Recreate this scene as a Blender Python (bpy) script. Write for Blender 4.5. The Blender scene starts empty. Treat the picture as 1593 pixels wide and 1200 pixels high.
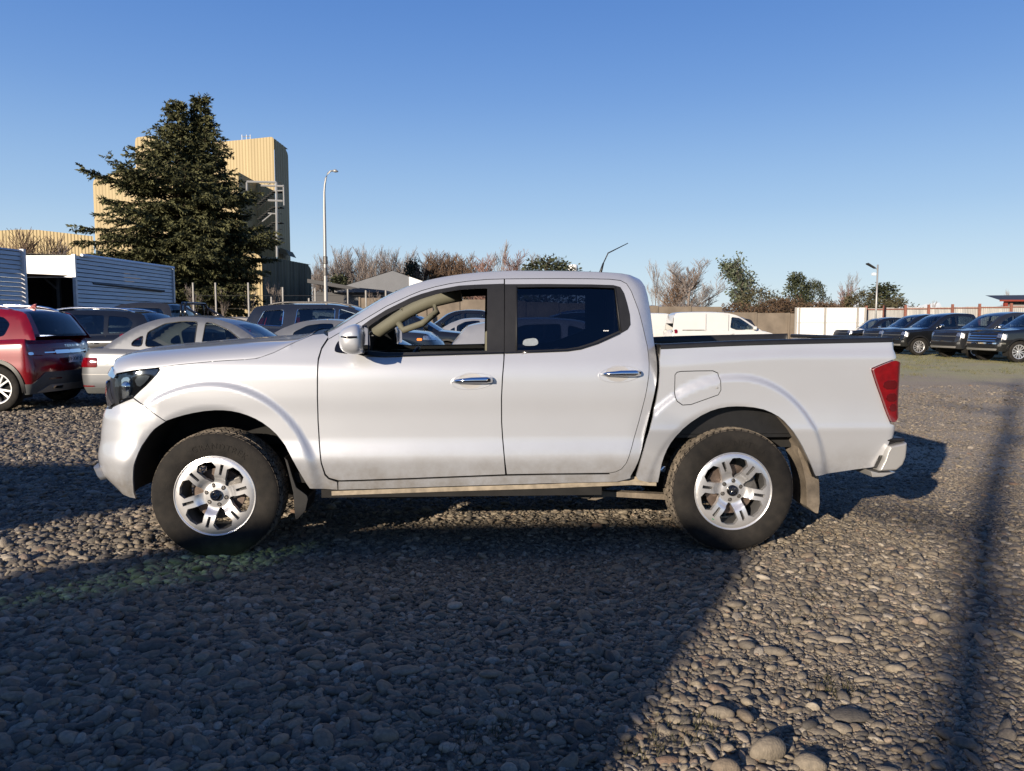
import bpy, bmesh, math, random
import numpy as np
from mathutils import Vector, Matrix
from mathutils.geometry import delaunay_2d_cdt
from math import sin, cos, pi, radians, sqrt, atan2

random.seed(7); RNG = np.random.default_rng(7)
SC = bpy.context.scene
COL = SC.collection

# ------------------------------------------------------------------ camera, light, exposure
CAM = np.array([0.0, 0.0, 1.41]); PITCH = radians(4.63); F = 1197.0; PX, PY = 796.5, 600.0
cd = bpy.data.cameras.new("camera"); cam = bpy.data.objects.new("camera", cd); COL.objects.link(cam)
cam.location = CAM; cam.rotation_euler = (radians(90) - PITCH, 0, 0)
cd.sensor_fit = 'HORIZONTAL'; cd.sensor_width = 36.0; cd.lens = 36.0 * F / 1593.0
cd.clip_start = 0.05; cd.clip_end = 30000
SC.camera = cam

SUN_EL = radians(15.2); SUN_AZ = (-0.552, -0.834)          # unit vector towards the sun (x, y)
w = bpy.data.worlds.new("World"); SC.world = w; w.use_nodes = True
nt = w.node_tree; nt.nodes.clear()
sky = nt.nodes.new('ShaderNodeTexSky'); sky.sky_type = 'NISHITA'; sky.sun_disc = False
sky.sun_elevation = SUN_EL; sky.sun_rotation = atan2(SUN_AZ[0], SUN_AZ[1]); sky.altitude = 100
sky.air_density = 1.0; sky.dust_density = 0.2; sky.ozone_density = 2.6
# clear winter sky: the physical sky mixed with its blue-to-pale gradient, the same all round the horizon
def N_(t): return nt.nodes.new(t)
geo = N_('ShaderNodeTexCoord'); sx = N_('ShaderNodeSeparateXYZ'); nt.links.new(geo.outputs['Generated'], sx.inputs[0])
rp = N_('ShaderNodeValToRGB'); rp.color_ramp.interpolation = 'B_SPLINE'
for i, (p, c) in enumerate([(0.0, (.80, .91, .97)), (0.05, (.69, .86, .98)), (0.14, (.42, .65, .94)), (0.27, (.175, .375, .81)), (0.42, (.088, .24, .66)), (0.65, (.05, .15, .48)), (1.0, (.03, .10, .36))]):
    e = rp.color_ramp.elements[i] if i < 2 else rp.color_ramp.elements.new(p); e.position = p; e.color = (*c, 1)
nt.links.new(sx.outputs['Z'], rp.inputs[0])
b1 = N_('ShaderNodeBackground'); b1.inputs['Strength'].default_value = 0.49; nt.links.new(rp.outputs[0], b1.inputs[0])
bg = N_('ShaderNodeBackground'); bg.inputs['Strength'].default_value = 0.05; nt.links.new(sky.outputs[0], bg.inputs[0])
mxs = N_('ShaderNodeMixShader'); mxs.inputs[0].default_value = 0.12; nt.links.new(b1.outputs[0], mxs.inputs[1]); nt.links.new(bg.outputs[0], mxs.inputs[2])
wo = N_('ShaderNodeOutputWorld'); nt.links.new(mxs.outputs[0], wo.inputs[0])

sd = bpy.data.lights.new("sun", 'SUN'); so = bpy.data.objects.new("sun", sd); COL.objects.link(so)
sd.energy = 5.0; sd.angle = radians(0.53); sd.color = (1.0, 0.86, 0.69)
so.location = (-20, -30, 20)
so.rotation_euler = Vector((-SUN_AZ[0]*cos(SUN_EL), -SUN_AZ[1]*cos(SUN_EL), -sin(SUN_EL))).to_track_quat('-Z', 'Y').to_euler()
vs = SC.view_settings
vs.view_transform = 'Standard'; vs.look = 'None'; vs.exposure = 0.92; vs.gamma = 1.0; vs.use_curve_mapping = False
SC.cycles.use_denoising = True
SC.cycles.max_bounces = 7; SC.cycles.transparent_max_bounces = 24

# ------------------------------------------------------------------ helpers
FWD = np.array([0, cos(PITCH), -sin(PITCH)]); UPV = np.array([0, sin(PITCH), cos(PITCH)]); RGT = np.array([1.0, 0, 0])
def ray(px, py):
    return FWD + RGT*((px-PX)/F) + UPV*((PY-py)/F)
def at(px, py, y):
    """world point seen at pixel (px, py) whose depth (world y) is y"""
    d = ray(px, py); return CAM + d*(y/d[1])
def ground(px, py):
    d = ray(px, py); return CAM + d*(-CAM[2]/d[2])
def proj(p):
    q = np.asarray(p, float)-CAM; z = q@FWD
    return np.array([PX+F*(q@RGT)/z, PY-F*(q@UPV)/z])

def sstep(a, b, x):
    t = np.clip((np.asarray(x, float)-a)/(b-a), 0, 1); return t*t*(3-2*t)
def gz(x, y):
    """height of the yard: almost level, a few centimetres higher at the back left"""
    return 0.10*sstep(15, 20, y)*sstep(3, -1, x)

MATS = {}
KEEP = ('white', 'chrome', 'mirror', 'lens', 'pale', 'alloy')     # these keep their full brightness
ALB = 0.58                                          # overall colour scale, lowered so shaded areas render darker
def mat(name, col, rough=0.6, metal=0.0, var=0.0, scale=6.0, bump=0.0, bscale=60.0, coat=0.0, coatr=0.03,
        trans=0.0, alpha=1.0, spec=0.4, col2=None, detail=6.0, emit=None, stretch=None):
    """procedural principled material: noise-driven colour variation and fine relief"""
    if name in MATS: return MATS[name]
    if not any(k in name for k in KEEP): col = tuple(c*ALB for c in col); col2 = tuple(c*ALB for c in col2) if col2 else None
    m = bpy.data.materials.new(name); m.use_nodes = True; t = m.node_tree; n = t.nodes; l = t.links
    b = n['Principled BSDF']
    b.inputs['Roughness'].default_value = rough; b.inputs['Metallic'].default_value = metal
    b.inputs['Specular IOR Level'].default_value = spec
    b.inputs['Coat Weight'].default_value = coat; b.inputs['Coat Roughness'].default_value = coatr
    b.inputs['Transmission Weight'].default_value = trans; b.inputs['Alpha'].default_value = alpha
    tc = n.new('ShaderNodeTexCoord'); src = tc.outputs['Object']
    if stretch:
        mp = n.new('ShaderNodeMapping'); mp.inputs['Scale'].default_value = stretch; l.new(src, mp.inputs[0]); src = mp.outputs[0]
    if var > 0 or col2:
        no = n.new('ShaderNodeTexNoise'); no.inputs['Scale'].default_value = scale; no.inputs['Detail'].default_value = detail
        l.new(src, no.inputs['Vector'])
        r = n.new('ShaderNodeValToRGB'); e = r.color_ramp.elements
        e[0].position = 0.3; e[1].position = 0.7
        c2 = col2 or col
        e[0].color = (*[max(0, c*(1-var)) for c in col], 1); e[1].color = (*[min(1, c*(1+var)) for c in c2], 1)
        l.new(no.outputs[0], r.inputs[0]); l.new(r.outputs[0], b.inputs['Base Color'])
    else:
        b.inputs['Base Color'].default_value = (*col, 1)
    if bump > 0:
        nb = n.new('ShaderNodeTexNoise'); nb.inputs['Scale'].default_value = bscale; nb.inputs['Detail'].default_value = 8
        l.new(src, nb.inputs['Vector'])
        bp = n.new('ShaderNodeBump'); bp.inputs['Strength'].default_value = bump; bp.inputs['Distance'].default_value = 0.01
        l.new(nb.outputs[0], bp.inputs['Height']); l.new(bp.outputs[0], b.inputs['Normal'])
    if emit:
        b.inputs['Emission Color'].default_value = (*emit, 1); b.inputs['Emission Strength'].default_value = 1
    MATS[name] = m; return m

def paint(name, col, metal=0.45, rough=0.36, dirt=0.06):
    m = mat(name, col, rough, metal, var=dirt, scale=3.0, coat=0.85, coatr=0.05, detail=8)
    n = m.node_tree.nodes; l = m.node_tree.links
    if 'dusted' not in m:                       # thin dust: roughness varies over the panels
        m['dusted'] = 1
        no = n.new('ShaderNodeTexNoise'); no.inputs['Scale'].default_value = 9; no.inputs['Detail'].default_value = 8
        tc = n.new('ShaderNodeTexCoord'); l.new(tc.outputs['Object'], no.inputs['Vector'])
        mr = n.new('ShaderNodeMapRange'); mr.inputs[3].default_value = 0.0; mr.inputs[4].default_value = 0.09
        l.new(no.outputs[0], mr.inputs[0]); l.new(mr.outputs[0], n['Principled BSDF'].inputs['Coat Roughness'])
    return m

def glassmat(name, tint, refl=0.12):
    """thin car glass: tinted see-through sheet with a clear reflection"""
    if name in MATS: return MATS[name]
    m = bpy.data.materials.new(name); m.use_nodes = True; t = m.node_tree; n = t.nodes; l = t.links; n.clear()
    o = n.new('ShaderNodeOutputMaterial'); tr = n.new('ShaderNodeBsdfTransparent'); gl = n.new('ShaderNodeBsdfGlossy')
    gl.inputs['Roughness'].default_value = 0.02; gl.inputs['Color'].default_value = (0.9, 0.95, 1, 1)
    tr.inputs['Color'].default_value = (*tint, 1)
    fr = n.new('ShaderNodeLayerWeight'); fr.inputs['Blend'].default_value = 0.5
    pw = n.new('ShaderNodeMath'); pw.operation = 'POWER'; pw.inputs[1].default_value = 4.0; l.new(fr.outputs['Facing'], pw.inputs[0])
    ad = n.new('ShaderNodeMath'); ad.operation = 'MAXIMUM'; ad.inputs[1].default_value = refl
    mx = n.new('ShaderNodeMixShader')
    l.new(pw.outputs[0], ad.inputs[0]); l.new(ad.outputs[0], mx.inputs[0]); l.new(tr.outputs[0], mx.inputs[1]); l.new(gl.outputs[0], mx.inputs[2])
    l.new(mx.outputs[0], o.inputs[0]); MATS[name] = m; return m

def link_mesh(name, verts, faces, m, parent=None, smooth=False, mats=None, fm=None):
    me = bpy.data.meshes.new(name)
    me.from_pydata([tuple(map(float, v)) for v in verts], [], [tuple(map(int, f)) for f in faces])
    for mm in (mats or [m]): me.materials.append(mm)
    if fm is not None: me.polygons.foreach_set('material_index', fm)
    if smooth: me.polygons.foreach_set('use_smooth', [True]*len(me.polygons))
    me.update()
    o = bpy.data.objects.new(name, me); COL.objects.link(o)
    if parent is not None: o.parent = parent
    return o

class MB:
    """collects boxes, tubes and sheets into one mesh"""
    def __init__(s): s.v = []; s.f = []; s.mi = []
    def add(s, vs, fs, mi=0):
        k = len(s.v); s.v += [tuple(map(float, p)) for p in vs]; s.f += [tuple(i+k for i in f) for f in fs]; s.mi += [mi]*len(fs)
    def box(s, lo, hi, mi=0, rot=None, org=None):
        x0, y0, z0 = lo; x1, y1, z1 = hi
        p = [(x0,y0,z0),(x1,y0,z0),(x1,y1,z0),(x0,y1,z0),(x0,y0,z1),(x1,y0,z1),(x1,y1,z1),(x0,y1,z1)]
        if rot is not None:
            R = Matrix.Rotation(rot[0], 3, rot[1]); c = Vector(org) if org else Vector(((x0+x1)/2, (y0+y1)/2, (z0+z1)/2))
            p = [tuple(R@(Vector(q)-c)+c) for q in p]
        s.add(p, [(0,3,2,1),(4,5,6,7),(0,1,5,4),(1,2,6,5),(2,3,7,6),(3,0,4,7)], mi)
    def tube(s, pts, rad, n=8, mi=0, cap=True):
        pts = [Vector(p) for p in pts]; m = len(pts)
        if not hasattr(rad, '__len__'): rad = [rad]*m
        k = len(s.v); up = Vector((0, 0, 1))
        for i, p in enumerate(pts):
            d = (pts[min(i+1, m-1)]-pts[max(i-1, 0)])
            if d.length < 1e-9: d = Vector((0, 0, 1))
            d.normalize()
            a = d.cross(up if abs(d.z) < 0.95 else Vector((1, 0, 0))); a.normalize(); b = d.cross(a)
            for j in range(n):
                t = 2*pi*j/n; q = p+(a*cos(t)+b*sin(t))*rad[i]; s.v.append((q.x, q.y, q.z))
        for i in range(m-1):
            for j in range(n):
                s.f.append((k+i*n+j, k+i*n+(j+1) % n, k+(i+1)*n+(j+1) % n, k+(i+1)*n+j)); s.mi.append(mi)
        if cap and n > 2:
            s.f.append(tuple(k+j for j in range(n))[::-1]); s.f.append(tuple(k+(m-1)*n+j for j in range(n))); s.mi += [mi, mi]
    def lathe(s, prof, n=48, axis='y', c=(0, 0, 0), mi=0):
        """prof: (radius, along-axis); axis y by default"""
        k = len(s.v); m = len(prof)
        for i in range(n):
            t = 2*pi*i/n
            for r, h in prof:
                if axis == 'y': p = (c[0]+r*cos(t), c[1]+h, c[2]+r*sin(t))
                elif axis == 'z': p = (c[0]+r*cos(t), c[1]+r*sin(t), c[2]+h)
                else: p = (c[0]+h, c[1]+r*cos(t), c[2]+r*sin(t))
                s.v.append(p)
        for i in range(n):
            a = k+i*m; b = k+((i+1) % n)*m
            for j in range(m-1): s.f.append((a+j, b+j, b+j+1, a+j+1)); s.mi.append(mi)
    def prism(s, poly, y0, y1, mi=0, ax='y'):
        """polygon of (x, z) extruded along y (or (x,y) along z, or (y,z) along x)"""
        n = len(poly)
        if ax == 'y': v = [(x, y0, z) for x, z in poly]+[(x, y1, z) for x, z in poly]
        elif ax == 'z': v = [(x, y, y0) for x, y in poly]+[(x, y, y1) for x, y in poly]
        else: v = [(y0, a, b) for a, b in poly]+[(y1, a, b) for a, b in poly]
        s.add(v, [tuple(range(n)), tuple(range(n, 2*n))[::-1]]+[(i, i+n, (i+1) % n+n, (i+1) % n) for i in range(n)], mi)
    def build(s, name, m, parent=None, smooth=False):
        ms = m if isinstance(m, (list, tuple)) else [m]
        return link_mesh(name, s.v, s.f, ms[0], parent, smooth, mats=ms, fm=s.mi)

def bevel(o, wd=0.01, seg=2, ang=40):
    md = o.modifiers.new('bevel', 'BEVEL'); md.width = wd; md.segments = seg; md.limit_method = 'ANGLE'; md.angle_limit = radians(ang)
    o.data.polygons.foreach_set('use_smooth', [True]*len(o.data.polygons))
    md2 = o.modifiers.new('wn', 'WEIGHTED_NORMAL'); md2.keep_sharp = True
    return o
def thing(name, label, cat, loc=(0, 0, 0), rz=0.0, group=None):
    o = bpy.data.objects.new(name, None); COL.objects.link(o); o.empty_display_size = 0.2
    o.location = [float(a) for a in loc]; o.rotation_euler = (0, 0, rz); o['label'] = label; o['category'] = cat
    if group: o['group'] = group
    return o
def tag(o, label=None, cat=None, group=None, kind=None):
    if label: o['label'] = label
    if cat: o['category'] = cat
    if group: o['group'] = group
    if kind: o['kind'] = kind
    return o
def children(o): return [c for c in bpy.data.objects if c.parent == o]

# ------------------------------------------------------------------ curved panels
def resample(poly, step, closed=True):
    out = []; n = len(poly)
    for i in range(n if closed else n-1):
        a = np.array(poly[i], float); b = np.array(poly[(i+1) % n], float); L = np.linalg.norm(b-a)
        k = max(1, int(round(L/step)))
        for j in range(k): out.append(a+(b-a)*j/k)
    if not closed: out.append(np.array(poly[-1], float))
    return np.array(out)
def inside(pts, poly):
    x, y = pts[:, 0], pts[:, 1]; r = np.zeros(len(pts), bool); n = len(poly)
    for i in range(n):
        x0, y0 = poly[i]; x1, y1 = poly[(i+1) % n]
        c = ((y0 > y) != (y1 > y))
        with np.errstate(divide='ignore', invalid='ignore'):
            xi = (x1-x0)*(y-y0)/(y1-y0+1e-12)+x0
        r ^= c & (x < xi)
    return r
def shrink(poly, d):
    """move every vertex of a closed 2-D polygon inwards by d"""
    p = np.array(poly, float); n = len(p)
    area = 0.5*np.sum(p[:, 0]*np.roll(p[:, 1], -1)-np.roll(p[:, 0], -1)*p[:, 1]); sg = 1 if area > 0 else -1
    out = []
    for i in range(n):
        e0 = p[i]-p[i-1]; e1 = p[(i+1) % n]-p[i]
        e0 = e0/(np.linalg.norm(e0)+1e-12); e1 = e1/(np.linalg.norm(e1)+1e-12)
        n0 = np.array([-e0[1], e0[0]]); n1 = np.array([-e1[1], e1[0]]); m = n0+n1; L = np.linalg.norm(m)
        m = m/L if L > 1e-6 else n0
        k = 1/max(0.4, (m@n0)); out.append(p[i]+sg*m*d*k)
    return np.array(out)
def smooth_poly(pts, it=1, closed=True):
    """Chaikin corner cutting"""
    p = [np.array(q, float) for q in pts]
    for _ in range(it):
        o = []; n = len(p)
        rng = range(n) if closed else range(n-1)
        if not closed: o.append(p[0])
        for i in rng:
            a, b = p[i], p[(i+1) % n]; o += [a*0.75+b*0.25, a*0.25+b*0.75]
        if not closed: o.append(p[-1])
        p = o
    return np.array(p)

def panel(name, poly, holes, S, m, parent, step=0.03, edge=0.018, gap=0.0, lift=0.0, mirror=None, flange=0.02, holeflange=True, smooth=True, bstep=None):
    """skin over a closed outline in surface coordinates (s, z); S maps arrays (s, z, inward offset) to xyz.
       The rim is turned inwards so the sheet has thickness. mirror=W builds the far side."""
    poly = np.array(poly, float)
    if gap: poly = shrink(poly, gap)
    bstep = bstep or step*0.6
    B = resample(poly, bstep); HS = [resample(h, bstep) for h in holes]
    lo = B.min(0); hi = B.max(0)
    gx = np.arange(lo[0]+step/2, hi[0], step); gy = np.arange(lo[1]+step/2, hi[1], step)
    G = np.array([(x+(step/2 if j % 2 else 0), y) for j, y in enumerate(gy) for x in gx])
    if len(G):
        k = inside(G, B)
        for h in HS: k &= ~inside(G, h)
        G = G[k]
        if len(G):                                   # keep away from the rims
            allb = np.vstack([B]+HS)
            dmin = np.array([np.min(np.hypot(allb[:, 0]-g[0], allb[:, 1]-g[1])) for g in G]); G = G[dmin > step*0.45]
    pts = [B]+HS+([G] if len(G) else []); P = np.vstack(pts)
    edges = []; k = 0; loops = []
    for L in [B]+HS:
        n = len(L); edges += [(k+i, k+(i+1) % n) for i in range(n)]; loops.append((k, n)); k += n
    vo, eo, fo, ov, oe, of = delaunay_2d_cdt([Vector(p) for p in P], edges, [], 1, 1e-6)
    V2 = np.array([tuple(v) for v in vo])
    fo = [tuple(f) for f in fo]
    if holes and fo:
        cen = np.array([V2[list(f)].mean(0) for f in fo]); kill = np.zeros(len(fo), bool)
        for h in HS: kill |= inside(cen, h)
        fo = [f for f, q in zip(fo, kill) if not q]
    if not fo: return None
    X = S(V2[:, 0], V2[:, 1], np.full(len(V2), -lift))
    fs = []
    for f in fo:                                      # ccw in (s,z) => outward is -v for the near side
        a, b, c = V2[f[0]], V2[f[1]], V2[f[2]]
        ar = (b[0]-a[0])*(c[1]-a[1])-(c[0]-a[0])*(b[1]-a[1])
        fs.append(f if ar > 0 else f[::-1])
    verts = list(X)
    for li, L in enumerate([B]+HS):                  # rims
        if flange <= 0 or (li > 0 and not holeflange): continue
        n = len(L); k0 = len(verts)
        area = np.sum(L[:, 0]*np.roll(L[:, 1], -1)-np.roll(L[:, 0], -1)*L[:, 1])
        verts += list(S(L[:, 0], L[:, 1], np.full(n, -lift))); verts += list(S(L[:, 0], L[:, 1], np.full(n, -lift+flange)))
        for i in range(n):
            a, b, c, d = k0+i, k0+(i+1) % n, k0+n+(i+1) % n, k0+n+i
            q = (a, d, c, b)
            if (area > 0) == (li == 0): fs.append(q)
            else: fs.append(q[::-1])
    verts = np.array(verts)
    if mirror is not None:
        verts = verts.copy(); verts[:, 1] = mirror-verts[:, 1]; fs = [f[::-1] for f in fs]
    o = link_mesh(name, verts, fs, m, parent, smooth)
    return o

def round_poly(pts, rad=0.05):
    """closed polygon with its corners cut back by rad and softened"""
    p = [np.array(q, float) for q in pts]; o = []; n = len(p)
    for i in range(n):
        a, b, c = p[i-1], p[i], p[(i+1) % n]; la, lc = np.linalg.norm(a-b), np.linalg.norm(c-b); ra = min(rad, la*0.4); rc = min(rad, lc*0.4)
        A_ = b+(a-b)*ra/la; C_ = b+(c-b)*rc/lc; M_ = b*0.5+(A_+C_)*0.25; o += [A_, M_, C_]
    return np.array(o)

class Plan:
    """plan outline of a vehicle: straight sides that turn round the corners to the centre line.
       s is the length along that outline; on the straight part s equals u."""
    def __init__(s, s0, Lf, s1, Lr, W, af=74, ar=80):
        def run(L, ang):
            ds = 0.004; t = 0; u = v = 0.0; T = [(0, 0, 0, 0)]
            while v < W/2 and t < 3:
                th = radians(ang)*float(sstep(0, L, t))+radians(90-ang)*float(sstep(L*0.8, L*0.8+1.0, t))
                u += cos(th)*ds; v += sin(th)*ds; t += ds; T.append((t, u, v, th))
            return np.array(T)
        s.F = run(Lf, af); s.R = run(Lr, ar); s.s0, s.s1, s.W = s0, s1, W
        s.sf = s0-s.F[-1, 0]; s.sr = s1+s.R[-1, 0]
        s.nose = s0-s.F[-1, 1]; s.tail = s1+s.R[-1, 1]
    def __call__(s, q):
        q = np.asarray(q, float); a = np.clip(s.s0-q, 0, s.F[-1, 0]); b = np.clip(q-s.s1, 0, s.R[-1, 0])
        u = np.where(a > 0, s.s0-np.interp(a, s.F[:, 0], s.F[:, 1]), np.where(b > 0, s.s1+np.interp(b, s.R[:, 0], s.R[:, 1]), q))
        v = np.interp(a, s.F[:, 0], s.F[:, 2])+np.interp(b, s.R[:, 0], s.R[:, 2])
        tf = np.interp(a, s.F[:, 0], s.F[:, 3]); tr = np.interp(b, s.R[:, 0], s.R[:, 3])
        return u, v, tf, tr
def hermite(keys):
    """smooth interpolation through (x, y) keys"""
    xs = np.array([k[0] for k in keys], float); ys = np.array([k[1] for k in keys], float)
    d = np.diff(ys)/np.diff(xs); m = np.zeros(len(xs)); m[1:-1] = np.where(d[:-1]*d[1:] > 0, 2*d[:-1]*d[1:]/(d[:-1]+d[1:]+1e-12), 0)
    m[0], m[-1] = d[0], d[-1]
    def f(x):
        x = np.clip(np.asarray(x, float), xs[0], xs[-1]); i = np.clip(np.searchsorted(xs, x)-1, 0, len(xs)-2)
        h = xs[i+1]-xs[i]; t = (x-xs[i])/h
        return (2*t**3-3*t**2+1)*ys[i]+(t**3-2*t**2+t)*h*m[i]+(-2*t**3+3*t**2)*ys[i+1]+(t**3-t**2)*h*m[i+1]
    return f
# ------------------------------------------------------------------ materials used by several things
M_TYRE = mat('tyre_rubber', (0.017, 0.016, 0.0155), 0.85, spec=0.22, var=0.25, scale=14, bump=0.25, bscale=180, col2=(0.026, 0.023, 0.020))
M_TREAD = mat('dusty_tread', (0.13, 0.11, 0.085), 0.95, var=0.35, scale=22, bump=0.3, bscale=200, col2=(0.24, 0.20, 0.155))
M_RIM = mat('machined_alloy', (0.62, 0.62, 0.63), 0.30, 0.75, var=0.05, scale=8, coat=0.4)
M_RIMD = mat('grey_rim_paint', (0.17, 0.17, 0.175), 0.45, 0.5)
M_BLACK = mat('black_plastic', (0.012, 0.012, 0.013), 0.45, var=0.2, scale=20, bump=0.1, bscale=300)
M_GLOSSB = mat('gloss_black', (0.008, 0.008, 0.009), 0.12, coat=0.5)
M_RUBBER = mat('rubber_seal', (0.010, 0.010, 0.011), 0.6)
M_DARK = mat('underbody_dark', (0.012, 0.0115, 0.011), 0.9, var=0.4, scale=10)
M_CHROME = mat('chrome', (0.80, 0.81, 0.83), 0.06, 1.0)
M_STEEL = mat('cast_steel', (0.20, 0.19, 0.18), 0.5, 0.7, var=0.3, scale=30)
M_RUST = mat('brake_disc_iron', (0.16, 0.12, 0.10), 0.55, 0.5, var=0.4, scale=25)
M_MUD = mat('dried_mud', (0.23, 0.19, 0.145), 0.95, var=0.35, scale=12, bump=0.4, bscale=60)
M_FRAME = mat('dusty_chassis_steel', (0.055, 0.050, 0.045), 0.8, var=0.5, scale=14, bump=0.25, bscale=90)
M_BEIGE = mat('pale_beige_trim', (0.17, 0.155, 0.115), 0.7, var=0.06, scale=10)
M_CLOTH = mat('dark_seat_cloth', (0.018, 0.018, 0.020), 0.9, var=0.2, scale=60)
M_CLEAR = glassmat('clear_car_glass', (0.72, 0.80, 0.78), 0.06)
M_WIND = glassmat('windscreen_glass', (0.62, 0.66, 0.66), 0.08)
M_TINT = glassmat('tinted_car_glass', (0.19, 0.22, 0.29), 0.05)
M_MID = glassmat('medium_tinted_glass', (0.22, 0.27, 0.30), 0.08)
M_LENS = glassmat('lamp_lens', (0.80, 0.84, 0.86), 0.10)
M_RED = mat('red_lens', (0.115, 0.001, 0.003), 0.10, coat=1.0, var=0.25, scale=24)
M_REDD = mat('dark_red_lens', (0.055, 0.001, 0.002), 0.15, coat=1.0)
M_AMBER = mat('amber_lens', (0.70, 0.20, 0.02), 0.15, coat=0.8)
M_SILVER = paint('silver_paint', (0.69, 0.715, 0.765), 0.45, 0.34, 0.02)
def splash(m):
    """road dust thrown on to the lowest part of the body (local z up)"""
    n = m.node_tree.nodes; l = m.node_tree.links; b = n['Principled BSDF']; src = b.inputs['Base Color'].links[0].from_socket
    tc = n.new('ShaderNodeTexCoord'); sx = n.new('ShaderNodeSeparateXYZ'); l.new(tc.outputs['Object'], sx.inputs[0])
    mr = n.new('ShaderNodeMapRange'); mr.interpolation_type = 'SMOOTHSTEP'; mr.inputs[1].default_value = 0.74; mr.inputs[2].default_value = 0.34; mr.inputs[3].default_value = 0.0; mr.inputs[4].default_value = 1.0; l.new(sx.outputs['Z'], mr.inputs[0])
    no = n.new('ShaderNodeTexNoise'); no.inputs['Scale'].default_value = 7; no.inputs['Detail'].default_value = 10; no.inputs['Roughness'].default_value = 0.75; l.new(tc.outputs['Object'], no.inputs['Vector'])
    m2 = n.new('ShaderNodeMapRange'); m2.inputs[1].default_value = 0.35; m2.inputs[2].default_value = 0.75; m2.inputs[3].default_value = 0.05; m2.inputs[4].default_value = 0.95; l.new(no.outputs[0], m2.inputs[0])
    mu = n.new('ShaderNodeMath'); mu.operation = 'MULTIPLY'; l.new(mr.outputs[0], mu.inputs[0]); l.new(m2.outputs[0], mu.inputs[1])
    mx = n.new('ShaderNodeMix'); mx.data_type = 'RGBA'; l.new(mu.outputs[0], mx.inputs[0]); l.new(src, mx.inputs[6]); mx.inputs[7].default_value = (0.17, 0.14, 0.10, 1); l.new(mx.outputs[2], b.inputs['Base Color'])
splash(M_SILVER)
M_SILVERD = paint('silver_bumper_paint', (0.50, 0.495, 0.485), 0.42, 0.42, 0.06)
M_PLATE = mat('white_plate', (0.75, 0.75, 0.73), 0.4)
M_INK = mat('black_ink', (0.015, 0.015, 0.015), 0.5)

# ------------------------------------------------------------------ wheels
def tyre_mesh(R, Wd, Ri, n=72):
    """lathe along y: outer face at y=0, inner at y=Wd"""
    b = MB()
    prof = [(Ri-0.012, 0.022), (Ri, 0.014), (Ri+0.012, 0.006), (Ri+(R-Ri)*0.35, -0.004), (Ri+(R-Ri)*0.62, -0.002), (R-0.034, 0.004), (R-0.016, 0.012), (R-0.009, 0.024), (R-0.010, 0.04),
            (R-0.008, Wd/2), (R-0.010, Wd-0.035), (R-0.014, Wd-0.018), (R-0.03, Wd-0.008), (Ri+(R-Ri)*0.5, Wd+0.004), (Ri, Wd-0.014), (Ri-0.012, Wd-0.022)]
    b.lathe(prof, n)
    return b
def tread_blocks(R, Wd, n=54, rows=6):
    b = MB(); pitch = 2*pi/n; rr = random.Random(3)
    ys = np.linspace(0.013, Wd-0.013, rows+1)
    for r in range(rows):
        for i in range(n):
            y0, y1 = ys[r]+0.004, ys[r+1]-0.004
            t0 = pitch*(i+(0.5 if r % 2 else 0.0)); wd = pitch*rr.uniform(0.66, 0.80); sk = (0.35 if r % 2 else -0.3)*pitch
            hi = R if 0 < r < rows-1 else R-0.004; lo = R-0.022
            P = []
            for rad in (lo, hi):
                for (yy, tt) in ((y0, t0), (y0, t0+wd), (y1, t0+wd+sk), (y1, t0+sk)):
                    q = rad
                    if rad == hi and ((r == 0 and yy == y0) or (r == rows-1 and yy == y1)): q = rad-0.008
                    P.append((q*cos(tt), yy, q*sin(tt)))
            b.add(P, [(0,1,2,3), (7,6,5,4), (4,5,1,0), (5,6,2,1), (6,7,3,2), (7,4,0,3)])
    return b
def text_strokes():
    return None

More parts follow.
